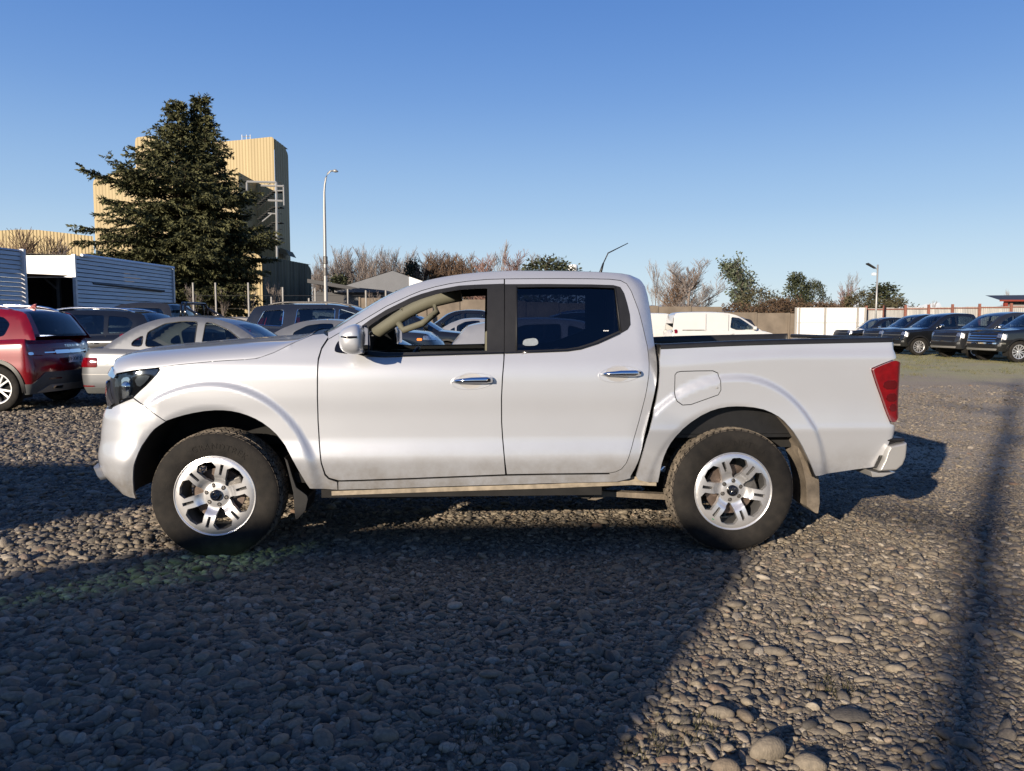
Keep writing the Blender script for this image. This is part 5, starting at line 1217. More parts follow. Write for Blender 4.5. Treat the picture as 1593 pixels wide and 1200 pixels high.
vehicle('suv', 'long dark blue SUV with chrome window trim, second row behind the pickup cab', 'SUV', big, NAVY, (at(366, 480, 18.3)[0]+2.475, 18.3, 0), 'R', glass=M_MID, fine=False)
vehicle('sedan', 'small silver sedan just behind the base of the pickup windscreen', 'sedan', dict(SEDAN, L=4.4), CHAMP, (at(372, 500, 15.6)[0]+2.2, 15.6, 0), 'R', fine=False, glass=M_MID)
vehicle('suv', 'black SUV with silver roof rails seen through the open cab window', 'SUV', suv(L=4.6, rails=(2.0, 4.0, M_CHROME)), BLK, (at(742, 500, 23.6)[0]-2.3, 23.6, 0), 'R', fine=False)
vehicle('sedan', 'white-roofed silver sedan seen through the open window next to the black SUV', 'sedan', dict(SEDAN), SILB, (at(655, 500, 27)[0]+2.3, 27, 0), 'R', fine=False)
vehicle('pickup_truck', 'black pickup near the brown wall, framed by the open cab window', 'pickup truck', dict(PICK), BLK, (at(657, 500, 31)[0]+1.6, 31, 0), 'L', fine=False)
ht = dict(HATCH); ht.update(L=4.3, win_trim=(M_BLACK, 0.007), patches=[TLp(0.85, 1.0)])
vehicle('hatchback', 'light silver hatchback with a roof spoiler right behind the pickup cab', 'hatchback', ht, SILB, (at(676, 500, 12.0)[0]+2.15, 12.0, 0), 'R', glass=M_MID)
vehicle('suv', 'white SUV far behind, visible through the tinted rear side window', 'SUV', suv(L=4.4, R=0.36), WHITE, (at(770, 500, 24)[0]+2.2, 24, 0), 'L', fine=False)
vehicle('suv', 'dark grey SUV beside the white one, seen through the tinted rear window', 'SUV', suv(L=4.5), GREYP, (at(1004, 500, 21)[0]-2.25, 21, 0), 'L', fine=False)
vn = dict(VAN); vn.update(L=4.65, patches=[('tail_lamp', lambda pl, so: [(so(4.30), 1.0), (so(4.42), 1.0), (so(4.42), 1.16), (so(4.30), 1.16)], M_RED, 0.01, 0), ('door_rail', lambda pl, so: [(so(3.2), 1.12), (so(4.1), 1.12), (so(4.1), 1.145), (so(3.2), 1.145)], M_BLACK, 0.004, 0)])
vehicle('van', 'white panel van with a clear cab window behind the load bed', 'van', vn, WHITE, (at(1044, 500, 31)[0]+2.25, 31, 0), 'R', fine=False, glass=M_CLEAR)
vehicle('van', 'white van half hidden by the rear edge of the pickup cab', 'van', dict(VAN), WHITE, (at(1052, 500, 34.5)[0]-2.25, 34.5, 0), 'L', fine=False)
vehicle('suv', 'dark SUV with a pale roof showing just over the white panel van', 'SUV', suv(L=4.5, R=0.38, roof_m=LIGHTG), GREYP, (at(1108, 490, 37.5)[0], 37.5, 0), 'L', fine=False)
# right-hand row of dark pickups, noses towards the yard
gp = [('headlamp', P_('f', 0.05, 0.45, .90, 1.03, -0.02), M_HEAD, 0.012, 0), ('grille', P_('f', 0.42, 1.0, .72, 1.04), M_BLACK, 0.014, 0), ('daytime_light', P_('f', 0.10, 0.18, .82, 1.0), mat('white_light_bar', (0.8, 0.8, 0.82), 0.2, coat=1), 0.020, 0),
      ('grille_bar', P_('f', 0.40, 1.0, .88, .91), M_GREY, 0.026, 0), ('skid_plate', P_('f', 0.35, 1.0, .43, .50), M_SKID, 0.03, 0), ('lower_grille', P_('f', 0.3, 1.0, .54, .66), M_BLACK, 0.01, 0), ('fog_lamp', P_('f', 0.22, 0.32, .58, .66), M_HEAD, 0.016, 0)]
chromey = [g for g in gp if g[0] != 'grille_bar']+[('grille_bar', P_('f', 0.40, 1.0, z, z+.025), M_CHROME, 0.026, 0) for z in (.76, .85, .94)]+[('bumper_bar', P_('f', 0.10, 1.0, .66, .71), M_CHROME, 0.03, 0)]
def rp(name_label, px, y, yaw, spec_extra=None, m=BLK, fine=False, gl=None):
    sp = dict(PICK); sp.update(patches=gp, spokes=6, mirror_m=M_CHROME); sp.update(spec_extra or {})
    L = sp['L']; nose = at(px, 500, y)[0]
    # root is mid-length on the near side: nose sits L/2 to the left, turned by yaw
    return vehicle('pickup_truck', name_label, 'pickup truck', sp, m, (nose+L/2*cos(yaw), y+L/2*sin(yaw)*1.0, yaw), 'L', group=None, fine=fine, glass=gl or M_MID)
rp('farthest dark pickup of the right row, beside the white wall panels', 1316, 42.5, radians(4), dict(L=5.0, belt=[(a*5.0/5.35, b-0.12) for a, b in PICK['belt']], gh=[(a, b-0.12) for a, b in PICK['gh']], win=[[(a, b-0.12) for a, b in q] for q in PICK['win']]))
rp('dark pickup of the right row with its brown front wheel beside the tail lamp', 1366, 37.6, radians(4))
rp('black double cab pickup with a patterned alloy wheel, middle of the right row', 1401, 33.6, radians(5), dict(wrot=0.2), fine=True)
rp('dark pickup with curved daytime lights, front wheel turned, right row', 1488, 30.2, radians(6), dict(wrot=0.1), GREYP, fine=True)
rp('nearest black pickup with chrome grille bars at the right edge', 1552, 27.4, radians(6), dict(patches=chromey, belt=[(a, b+0.03) for a, b in PICK['belt']]), fine=True)

# ------------------------------------------------------------------ sheds on the left
M_SLATE = mat('zinc_siding', (0.62, 0.68, 0.76), 0.45, 0.35, var=0.12, scale=2.5, stretch=(1, 1, 6))
M_ZINCW = mat('white_sheet_metal', (0.66, 0.66, 0.65), 0.5, var=0.05)
M_POST = mat('dark_post', (0.03, 0.028, 0.027), 0.7)
M_BROWN = mat('brown_roof_sheet', (0.16, 0.10, 0.07), 0.8, var=0.3, scale=5)
def lap_wall(name, p0, p1, z0, zt0, zt1, pitch, m, parent, depth=0.02, kind=None):
    """wall of lapped horizontal sheets from p0 to p1; the top may slope from zt0 to zt1"""
    a = np.array([*p0, 0.0]); c = np.array([*p1, 0.0]); d = (c-a)/np.linalg.norm(c-a); n = np.array([d[1], -d[0], 0]); b = MB()
    k = int((max(zt0, zt1)-z0)/pitch)+1
    for i in range(k):
        za, zb_ = z0+i*pitch, z0+(i+1)*pitch
        def cl(z, t): return min(z, zt0+(zt1-zt0)*t)
        za0 = za; za = za+pitch*0.17
        q = [a+n*depth+[0, 0, cl(za, 0)], c+n*depth+[0, 0, cl(za, 1)], c+[0, 0, cl(zb_, 1)], a+[0, 0, cl(zb_, 0)]]
        b.add([a-n*0.03+[0, 0, cl(za0, 0)], c-n*0.03+[0, 0, cl(za0, 1)], c-n*0.03+[0, 0, cl(za, 1)], a-n*0.03+[0, 0, cl(za, 0)]], [(0, 1, 2, 3)], 1)  # dark backing strip stands in for the shade in each gap
        if cl(za, 0) >= cl(zb_, 0)-1e-6 and cl(za, 1) >= cl(zb_, 1)-1e-6: continue
        b.add(q, [(0, 1, 2, 3)]); b.add([q[0], q[1], c+[0, 0, cl(za, 1)], a+[0, 0, cl(za, 0)]], [(3, 2, 1, 0)])
    o = b.build(name, [m, M_POST], parent); o['kind'] = 'stuff' if kind is None else kind
    return o
sh = thing('slatted_shed', 'long slatted metal shed with a sliding door in blue shade, behind the parked cars', 'shed', (-11.6, 20.3, 0))
def loc_(o, p): return (p[0]-o.location.x, p[1]-o.location.y)
A_ = at(114, 397, 20.3); B_ = at(268, 418, 25.6); xA, zA = A_[0], A_[2]; xB, zB = B_[0], B_[2]
lap_wall('siding', loc_(sh, (xA, 20.3)), loc_(sh, (xB, 25.6)), 0.05, zA, zB, 0.112, M_SLATE, sh)
b = MB(); b.add([(xA+11.6-0.02, 0, zA), (xB+11.6-0.02, 5.3, zB), (xB+11.6-4, 5.3, zB+0.15), (xA+11.6-4, 0, zA+0.15)], [(0, 1, 2, 3)]); b.build('roof', M_ZINCW, sh)
b = MB(); b.box((xA+11.6-0.03, -0.03, 0), (xA+11.6+0.05, 0.05, zA+0.02)); b.build('corner_trim', M_SLATE, sh)
b = MB(); b.box((xB+11.6-0.03, 5.25, 0), (xB+11.6+0.05, 5.35, zB+0.02)); b.build('corner_trim', M_SLATE, sh)
b = MB(); ra = at(140, 441, 21.1); rb2 = at(252, 453, 24.9); b.tube([(ra[0]+11.6+0.07, 0.8, ra[2]), (rb2[0]+11.6+0.07, 4.6, rb2[2])], 0.035, 6); b.build('door_track', M_STEEL, sh)
q = at(175, 470, 22.2); b = MB(); b.box((q[0]+11.6+0.0, 1.88, 0.05), (q[0]+11.6+0.06, 1.93, at(175, 448, 22.2)[2])); b.build('door_edge', M_POST, sh)
q = at(202, 470, 23.1); b = MB(); b.box((q[0]+11.6+0.0, 2.79, 0.05), (q[0]+11.6+0.045, 2.81, at(202, 450, 23.1)[2])); b.build('door_edge', M_POST, sh)
b = MB(); b.tube([(xA+11.6+0.05, 0.3, zA+0.02), (xA+11.6+0.02, 2.5, zA+0.04+(zB-zA)*0.47), (xB+11.6+0.05, 5.3, zB+0.02)], 0.045, 5); b.build('roof_edge', mat('pale_sheet_edge', (0.6, 0.66, 0.72), 0.5), sh)
zl = at(74, 432, 20.3)[2]
b = MB(); b.box((-2.1, 0.0, zl), (xA+11.6-0.05, 0.10, zA-0.01)); b.build('fascia', M_ZINCW, sh)
b = MB(); b.box((-2.1, 2.6, 0.0), (xA+11.6-0.05, 2.7, zA-0.1)); b.box((-2.1, 0, 0), (-2.0, 2.7, zA-0.1)); b.build('back_wall', M_POST, sh)
b = MB(); x7 = at(90, 450, 20.4)[0]+11.6; b.box((x7-0.04, 0.1, 0), (x7+0.04, 0.18, zl)); b.build('post', M_POST, sh)
b = MB(); b.tube([(x7, 0.14, at(90, 452, 20.4)[2]), (at(68, 431, 20.4)[0]+11.6, 0.14, zl)], 0.03, 6); b.build('brace', M_POST, sh)
b = MB(); b.add([(-2.1, -0.5, at(40, 422, 19.8)[2]), (at(100, 428, 19.8)[0]+11.6, -0.3, at(100, 428, 19.8)[2]), (at(85, 432, 19.9)[0]+11.6, 0.0, zl+0.02), (-2.1, 0.0, zl+0.02)], [(0, 1, 2, 3)]); b.build('canopy', M_BROWN, sh)
ct = thing('slatted_container', 'grey-blue slatted store at the left frame edge, nearer than the shed', 'store', (-11.9, 18.6, 0))
C1 = at(34, 389, 18.6); C0 = at(-60, 378, 16.9)
lap_wall('siding', (C0[0]+11.9, -1.7), (C1[0]+11.9, 0.0), 0.05, C0[2], C1[2], 0.105, M_SLATE, ct)
b = MB(); b.box((C1[0]+11.9-0.04, -0.04, 0), (C1[0]+11.9+0.06, 0.05, C1[2]+0.02)); b.build('corner_trim', mat('pale_trim', (0.5, 0.5, 0.52), 0.5), ct)
b = MB(); b.add([(C0[0]+11.9, -1.7, C0[2]), (C1[0]+11.9, 0, C1[2]), (C1[0]+11.9-2.5, 0, C1[2]), (C0[0]+11.9-2.5, -1.7, C0[2])], [(0, 1, 2, 3)]); b.add([(C1[0]+11.9, 0, 0), (C1[0]+11.9, 0, C1[2]), (C1[0]+9.4, 0, C1[2]), (C1[0]+9.4, 0, 0)], [(0, 1, 2, 3)]); b.build('roof', M_SLATE, ct)

# ------------------------------------------------------------------ yellow industrial buildings
def ribbed(mb, pts, m=0, pitch=0.42, dep=0.05, y=0.0):
    """corrugated wall facing -y: pts = top outline [(x, z)...] left to right, bottom at z=0"""
    xs = np.arange(pts[0][0], pts[-1][0], pitch/4); tx = [p[0] for p in pts]; tz = [p[1] for p in pts]
    off = [0, 0, 1, 1]
    for i in range(len(xs)-1):
        x0, x1 = xs[i], xs[i+1]; y0 = y-dep*off[i % 4]; y1 = y-dep*off[(i+1) % 4]; mb.add([(x0, y0, 0), (x1, y1, 0), (x1, y1, np.interp(x1, tx, tz)), (x0, y0, np.interp(x0, tx, tz))], [(0, 1, 2, 3)], m)
def ribbed_side(mb, x0, y0, x1, y1, z0t, z1t, m=0, n=60, dep=0.06, rnd=1.0):
    for i in range(n):
        a, c = i/n, (i+1)/n; o0 = dep*((i % 4) in (2, 3)); o1 = dep*(((i+1) % 4) in (2, 3))
        def top(t):
            L = abs(y1-y0); d = (1-t)*L
            return z0t+(z1t-z0t)*t-(rnd*(1-sqrt(max(0, 1-(1-d/rnd)**2))) if d < rnd else 0)
        X0, Y0, X1, Y1 = x0+(x1-x0)*a, y0+(y1-y0)*a, x0+(x1-x0)*c, y0+(y1-y0)*c
        mb.add([(X0+o0, Y0, 0), (X1+o1, Y1, 0), (X1+o1, Y1, top(c)), (X0+o0, Y0, top(a))], [(0, 1, 2, 3)], m)
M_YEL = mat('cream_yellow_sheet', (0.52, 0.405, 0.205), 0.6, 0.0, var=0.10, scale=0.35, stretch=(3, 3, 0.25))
M_YELD = mat('weathered_shaded_sheet', (0.15, 0.135, 0.075), 0.7, 0.0, var=0.5, scale=0.5, stretch=(3, 3, 0.2), col2=(0.17, 0.15, 0.09))  # mossy streaks, plus the side wall's shade put into the dark colour
M_GRAYP = mat('galvanised_pipe', (0.48, 0.48, 0.47), 0.45, 0.4)
tw = thing('grain_tower', 'tall cream-yellow corrugated tower behind the fir trees, with pipework on its right', 'industrial tower', (-33, 90, 0))
def tl(px, py, y): p = at(px, py, y); return (p[0]+33, p[2])
b = MB(); ribbed(b, [tl(330, 222, 93), tl(380, 217.5, 93), tl(420, 213.3, 93), tl(424, 213.5, 93), tl(426.5, 218, 93)], 0, 0.36, 0.018, 3.0); b.build('front_wall', M_YEL, tw)
b = MB(); x0, z0 = tl(426.5, 216, 93); ribbed_side(b, x0, 3.0, x0+0.3, 7.6, z0, z0-0.2, 0, 24, 0.05, 1.6); b.build('side_wall', M_YEL, tw)
b = MB(); xl, zl_ = tl(330, 222, 93); b.add([(xl, 3, zl_), (x0, 3, z0), (x0+.3, 7.6, z0-.2), (xl, 7.6, zl_)], [(0, 1, 2, 3)]); b.build('roof', M_YEL, tw)
b = MB(); pts = [tl(144.5, 288, 87), tl(145.5, 281, 87), tl(150, 277, 87), tl(197, 264.5, 87), tl(250, 252, 87), tl(330, 256, 87), tl(371, 268, 87)]; ribbed(b, pts, 0, 0.36, 0.018, -3.0); b.build('lower_block', M_YEL, tw)
b = MB(); p_ = tl(371, 268, 87); b.add([(p_[0], -3, 0), (p_[0], 3, 0), (p_[0], 3, p_[1]), (p_[0], -3, p_[1])], [(0, 1, 2, 3)]); b.add([(q[0], -3.0, q[1]) for q in pts]+[(q[0], 3.0, q[1]) for q in pts[::-1]], [tuple(range(14))[::-1]]); b.build('block_return', M_YEL, tw)
b = MB(); pb_ = [tl(210, 222, 89), tl(211, 216, 89), tl(214, 213.5, 89), tl(240, 211.5, 89), tl(241, 214, 89)]; ribbed(b, pb_, 0, 0.36, 0.018, -1.0); e = tl(241, 214, 89); b.add([(e[0], -1, 0), (e[0], 3, 0), (e[0], 3, e[1]), (e[0], -1, e[1])], [(0, 1, 2, 3)]); b.build('lift_head', M_YEL, tw)
g = MB()
for px_ in (372, 379, 385): p = tl(px_, 216, 93); g.tube([(p[0], 4, p[1]), (p[0], 4, p[1]+0.7)], 0.04, 5)
p, q = tl(372, 210, 93), tl(385, 209, 93); g.tube([(p[0], 4, p[1]), (q[0], 4, q[1])], 0.04, 5); g.build('roof_railing', M_GRAYP, tw)
g = MB(); yy = 86.5
def gp_(px, py, y=yy): a = at(px, py, y); return (a[0]+33, y-90, a[2])
for line, r in (([(384, 283), (430, 284)], .13), ([(430, 284), (431, 400)], .12), ([(384, 283), (384, 297)], .10), ([(406, 289), (441, 290)], .12), ([(426, 297), (440, 297)], .08), ([(417, 312), (440, 313)], .12), ([(441, 288), (442, 320)], .08), ([(417, 332), (431, 333)], .08), ([(408, 345), (424, 332)], .07)):
    g.tube([gp_(*p) for p in line], r, 6)
g.build('pipework', M_GRAYP, tw)
for k in range(4):
    g = MB(); ya = 300+k*24; a, c = gp_(402, ya+18, 87.5), gp_(424, ya, 87.5); n_ = 7
    for i in range(n_): t = i/n_; g.box((a[0]+(c[0]-a[0])*t, a[1]-0.5, a[2]+(c[2]-a[2])*t), (a[0]+(c[0]-a[0])*t+0.28, a[1]+0.5, a[2]+(c[2]-a[2])*t+0.06))
    g.box((c[0], c[1]-0.5, c[2]), (c[0]+1.2, c[1]+0.5, c[2]+0.06)); g.tube([(a[0], a[1]-0.5, a[2]+1), (c[0], c[1]-0.5, c[2]+1), (c[0]+1.2, c[1]-0.5, c[2]+1)], 0.03, 5); g.build('stair_flight', M_POST, tw)
b = MB(); a = at(446, 392, 93); b.add([(a[0]+32.2, 3, a[2]-0.1), (a[0]+33.3, 3, a[2]-0.5), (a[0]+33.3, 6, a[2]-0.5), (a[0]+32.2, 6, a[2]-0.1), (a[0]+32.2, 3, a[2]+0.5), (a[0]+32.9, 3, a[2]+0.2), (a[0]+32.9, 6, a[2]+0.2), (a[0]+32.2, 6, a[2]+0.5)], [(0, 1, 5, 4), (4, 5, 6, 7), (1, 2, 6, 5), (0, 3, 2, 1)]); b.build('awning', M_YELD, tw)
lo = thing('yellow_warehouse', 'low cream-yellow corrugated warehouse with a dark streaked side, right of the fir trunks', 'warehouse', (-26.6, 82, 0))
def ll(px, py, y): p = at(px, py, y); return (p[0]+26.6, p[2])
b = MB(); ribbed(b, [ll(160, 392, 82), ll(300, 391, 82), ll(357, 391.5, 82), ll(398, 395, 82), ll(404, 398.5, 82), ll(407.5, 406, 82)], 0, 0.36, 0.045, 0.0); b.build('front_wall', M_YEL, lo)
e0 = ll(407.5, 398, 82); e1 = at(484, 412, 97)
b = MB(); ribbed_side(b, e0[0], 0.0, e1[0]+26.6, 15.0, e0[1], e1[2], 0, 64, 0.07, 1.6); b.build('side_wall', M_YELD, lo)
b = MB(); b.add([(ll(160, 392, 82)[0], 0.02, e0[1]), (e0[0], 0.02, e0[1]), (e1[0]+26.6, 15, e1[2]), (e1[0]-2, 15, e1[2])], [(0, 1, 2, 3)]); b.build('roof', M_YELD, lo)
l2 = thing('long_yellow_building', 'long low cream-yellow corrugated hall behind the leftmost bare trees', 'warehouse', (-50, 82, 0))
def l3(px, py, y): p = at(px, py, y); return (p[0]+50, p[2])
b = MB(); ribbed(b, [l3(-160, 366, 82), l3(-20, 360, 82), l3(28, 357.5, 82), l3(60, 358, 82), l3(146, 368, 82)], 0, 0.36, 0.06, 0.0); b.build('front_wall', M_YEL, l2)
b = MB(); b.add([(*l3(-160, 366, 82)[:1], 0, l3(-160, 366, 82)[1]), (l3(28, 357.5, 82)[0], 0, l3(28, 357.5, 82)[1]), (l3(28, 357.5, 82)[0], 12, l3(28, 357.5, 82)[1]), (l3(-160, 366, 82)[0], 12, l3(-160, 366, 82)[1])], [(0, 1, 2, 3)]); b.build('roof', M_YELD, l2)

# grey gable warehouse, dark long roof, red-edged house, water tank
M_GREYW = mat('grey_blue_sheet', (0.17, 0.18, 0.20), 0.6, var=0.08, scale=1)
wh = thing('grey_warehouse', 'grey gabled warehouse with one sunlit white end, left of the pickup roof', 'warehouse', (-12, 84, 0))
pw = [at(px_, py_, 84) for px_, py_ in ((520, 450), (611, 421.5), (636, 430.5))]
b = MB(); P = [(p[0]+12, p[2]) for p in pw]; b.prism([(P[0][0], 0), (P[2][0], 0), P[2], P[1], P[0]], 0, 0.2); b.build('gable_wall', M_GREYW, wh)
e = at(700, 452, 84); b = MB(); b.prism([(P[2][0], 0), (e[0]+12, 0), (e[0]+12, e[2]), P[2]], 0.02, 0.2); b.build('white_wall', M_ZINCW, wh)
b = MB(); b.add([(P[0][0], 0, P[0][1]+.05), (P[1][0], 0, P[1][1]+.05), (P[1][0], 24, P[1][1]+.05), (P[0][0], 24, P[0][1]+.05)], [(0, 1, 2, 3)]); b.add([(P[1][0], 0, P[1][1]+.05), (e[0]+12, 0, e[2]), (e[0]+12, 24, e[2]), (P[1][0], 24, P[1][1]+.05)], [(0, 1, 2, 3)]); b.build('roof', M_GREYW, wh)
dk = thing('dark_shed', 'low dark roofed shed between the yellow warehouse and the grey one', 'shed', (-18, 76, 0))
pd = [(at(px_, py_, 76)[0]+18, at(px_, py_, 76)[2]) for px_, py_ in ((478, 434), (535, 443.5), (560, 449), (560, 453), (478, 440))]
b = MB(); b.prism(pd, 0, 10); b.build('roof', mat('blue_black_roof', (0.02, 0.022, 0.03), 0.5), dk)
b = MB(); b.box((pd[0][0], 3, 0), (pd[2][0], 3.3, pd[3][1])); b.build('wall', mat('dark_grey_wall', (0.10, 0.10, 0.105), 0.8), dk)  # wall in one even dark grey
pd2 = [(at(px_, py_, 60)[0]+18, at(px_, py_, 60)[2]) for px_, py_ in ((524, 452), (560, 448), (600, 452), (600, 455), (524, 455))]
ls = thing('lean_to', 'low grey lean-to roof in front of the gabled warehouse', 'shed', (-18, 60, 0))
b = MB(); b.prism(pd2, 0, 4); b.build('roof', M_GREYW, ls); b = MB(); b.box((pd2[0][0]+0.3, 1, 0), (pd2[2][0], 1.2, pd2[3][1])); b.build('wall', M_GREYW, ls)
hs_ = thing('red_edged_house', 'house roof with red fascia boards at the right edge of the yard', 'house', (36, 56, 0))
def hh(px, py, y=56): p = at(px, py, y); return (p[0]-36, p[2])
r0, r1, r2, r3 = hh(1555, 467), hh(1585, 460), hh(1660, 456), hh(1660, 466)
b = MB(); b.add([(r0[0], 0, r0[1]), (r3[0], 0, r0[1]), (r3[0], 4, r2[1]), (r1[0], 4, r1[1]+0.15)], [(0, 1, 2, 3)]); b.build('roof', mat('dark_roof_sheet', (0.05, 0.05, 0.055), 0.6), hs_)
b = MB(); b.box((r0[0], -0.05, r0[1]-0.10), (r3[0], 0, r0[1]+0.02)); b.build('fascia', mat('red_fascia', (0.30, 0.05, 0.03), 0.6), hs_)
b = MB(); b.box((r0[0]+0.8, 0.6, 0), (r3[0], 0.8, r0[1])); b.build('wall', mat('house_wall', (0.20, 0.18, 0.17), 0.8, var=0.1), hs_)
b = MB(); b.box((r0[0]+0.4, 0.0, 0), (r0[0]+0.62, 0.22, r0[1]-0.2)); b.build('porch_post', mat('red_fascia', (0.3, .05, .03)), hs_)
tk = thing('water_tank', 'white round water tank just above the pickup roof, beside the dark green tree', 'water tank', (at(891, 420, 95)[0], 95, 0))
z1, z0 = at(891, 412.5, 95)[2], at(891, 424, 95)[2]
b = MB(); b.lathe([(0, z1+.05), (0.55, z1+.02), (0.62, z1-0.12), (0.62, z0), (0, z0)], 24, 'z'); b.build('tank', M_ZINCW, tk, True)
for sx_ in (-1, 1):
    for sy_ in (-1, 1): b = MB(); b.box((sx_*0.45-0.05, sy_*0.45-0.05, 0), (sx_*0.45+0.05, sy_*0.45+0.05, z0)); b.build('leg', M_STEEL, tk)

# ------------------------------------------------------------------ boundary walls and fence
M_CONC = mat('brown_grey_concrete', (0.22, 0.18, 0.14), 0.9, var=0.25, scale=1.2, bump=0.3, bscale=12)
M_WP = mat('white_wall_panel', (0.66, 0.65, 0.63), 0.6, var=0.03)
YW = 48.0
cw_ = thing('concrete_wall', 'brown grey concrete panel wall at the back of the yard, behind the parked vans', 'wall', (0, YW, 0))
def top_at(px):
    return np.interp(px, [480, 560, 700, 1018, 1097, 1099, 1130, 1240], [463, 463.5, 465, 477, 477.5, 483, 486, 488])
xs = np.arange(at(560, 500, YW)[0], at(1238, 500, YW)[0], 2.05)
for i, x in enumerate(xs):
    pxm = PX+F*x/YW; z = float(at(0, float(top_at(pxm+20)), YW)[2]); x1 = min(x+2.0, at(1238, 500, YW)[0])
    if x1-x < 0.3: continue
    b = MB(); b.box((x+0.06, 0.0, 0), (x1+0.05-0.06, 0.10, z)); b.build('panel', M_CONC, cw_)
    b = MB(); b.box((x-0.055, -0.06, 0), (x+0.055, 0.14, z+0.05)); b.build('post', M_CONC, cw_)
ww = thing('white_panel_wall', 'bright white panel wall with grey posts between the brown wall and the rusty fence', 'wall', (20, YW-0.5, 0))
xa, xb = at(1238, 500, YW-0.5)[0], at(1346, 500, YW-0.5)[0]; zt_ = at(0, 479, YW-0.5)[2]; nP = 3; Lx = xb-xa
edges_ = [xa, at(1283.5, 500, YW-.5)[0], at(1334, 500, YW-.5)[0], xb]
for i in range(3):
    a, c = edges_[i]-20, edges_[i+1]-20
    b = MB(); b.box((a+0.07, 0, 0), (c-0.07, 0.06, 1.41+0.10*0)); b.build('panel', M_WP, ww); b = MB(); b.box((a+0.07, 0, 1.44), (c-0.07, 0.06, zt_)); b.build('panel', M_WP, ww)
for x in edges_+[at(1243, 500, YW-.5)[0]]:
    b = MB(); b.box((x-20-0.05, -0.04, 0), (x-20+0.05, 0.1, zt_+0.02)); b.build('post', mat('grey_post', (0.45, 0.43, 0.40), 0.8), ww)
fe_ = thing('corrugated_fence', 'weathered corrugated sheet fence with red posts behind the right row of pickups', 'fence', (22, YW, 0))
M_CORR = mat('weathered_zinc', (0.52, 0.51, 0.49), 0.7, 0.1, var=0.25, scale=0.8, stretch=(4, 4, 0.3)); M_REDPOST = mat('rust_red_post', (0.30, 0.12, 0.085), 0.8, var=0.2, scale=5)
pxs = [1346, 1374, 1407, 1443, 1480, 1522, 1571, 1620, 1680, 1750]
zf_ = lambda px: at(0, float(np.interp(px, [1346, 1593, 1750], [479.5, 475, 472])), YW)[2]
for i in range(len(pxs)-1):
    a, c = at(pxs[i], 500, YW)[0]-22, at(pxs[i+1], 500, YW)[0]-22
    n_ = max(2, int(round((c-a)/0.8)))
    for k in range(n_):
        x0_, x1_ = a+(c-a)*k/n_+0.006, a+(c-a)*(k+1)/n_-0.006; b = MB(); dz = random.uniform(-0.04, 0.03); m8 = 16
        for j in range(m8):
            u0_, u1_ = x0_+(x1_-x0_)*j/m8, x0_+(x1_-x0_)*(j+1)/m8; y0_, y1_ = 0.02*((j % 2)), 0.02*(((j+1) % 2)); yo = 0.012*(k % 2)
            b.add([(u0_, y0_+yo, 0), (u1_, y1_+yo, 0), (u1_, y1_+yo, zf_(pxs[i])+dz), (u0_, y0_+yo, zf_(pxs[i])+dz)], [(0, 1, 2, 3)])
        b.build('sheet', M_CORR, fe_)
    b = MB(); b.box((a-0.06, -0.12, 0), (a+0.06, 0.0, zf_(pxs[i])+0.14)); b.build('post', M_REDPOST, fe_)
    b = MB(); b.box((a+0.06, -0.05, zf_(pxs[i])-0.12), (c-0.06, 0.0, zf_(pxs[i])-0.06)); b.build('rail', M_REDPOST, fe_)

# wire fence with pale posts, left
wf = thing('wire_fence', 'wire fence on pale concrete posts in front of the warehouses', 'fence', (-12, 42, 0))
for px_, y0_ in ((300, 440), (335, 440), (386, 440), (422, 462), (439.6, 447), (480.5, 464), (490, 449), (541, 450), (569, 452), (600, 452), (635, 452)):
    p = at(px_, y0_, 42); b = MB(); b.box((p[0]+12-0.04, -0.04, 0), (p[0]+12+0.04, 0.04, p[2])); bevel(b.build('post', mat('grey_concrete_post', (0.42, 0.41, 0.39), 0.9, var=0.1), wf), 0.01)
b = MB(); xa, xb = at(300, 450, 42)[0]+12, at(635, 450, 42)[0]+12
for z in (0.8, 1.5, 2.2, 2.9): b.tube([(xa, 0, z), (xb, 0, z)], 0.008, 4)
o = b.build('wire', M_STEEL, wf); o['kind'] = 'stuff'
# street lamps
def curve_lamp():
    y = 40.5; o = thing('street_lamp', 'tall curved street lamp left of the pickup, behind the wire fence', 'street lamp', (at(507, 470, y)[0], y, 0))
    X0 = o.location.x; pts = []
    for px_, py_ in ((507, 520), (507, 470), (506.4, 430), (505.8, 400), (505.2, 360), (504.6, 320), (504.5, 300), (505.2, 288), (507, 277), (510, 270), (514.5, 266.3), (519, 266)):
        p = at(px_, py_, y); pts.append((p[0]-X0, 0, p[2]))
    pts[0] = (pts[0][0], 0, 0.0)
    b = MB(); b.tube(pts, [0.11, 0.10, 0.09, 0.085, 0.08, 0.07, 0.055, 0.05, 0.05, 0.045, 0.045, 0.045], 10); b.build('pole', M_GRAYP, o, True)
    p = at(518, 266, y); q = at(526, 267.3, y); b = MB(); b.tube([(p[0]-X0, 0, p[2]), ((p[0]+q[0])/2-X0, 0, q[2]+0.04), (q[0]-X0, 0, q[2])], [0.05, 0.09, 0.03], 8); b.build('lamp_head', M_GRAYP, o, True)
    for py_ in (405, 423): p = at(506, py_, y); b = MB(); b.lathe([(0.10, -0.2), (0.125, -0.18), (0.125, 0.18), (0.10, 0.2)], 10, 'z', (p[0]-X0, 0, p[2])); b.build('collar', M_STEEL, o)
curve_lamp()
y = 45.0; o = thing('solar_lamp', 'solar street lamp with a tilted panel head and camera, above the right row of pickups', 'street lamp', (at(1363, 480, y)[0], y, 0)); X0 = o.location.x
b = MB(); b.tube([(0, 0, 0), (0.0, 0, at(0, 412, y)[2])], [0.06, 0.045], 10); b.build('pole', M_GRAYP, o, True)
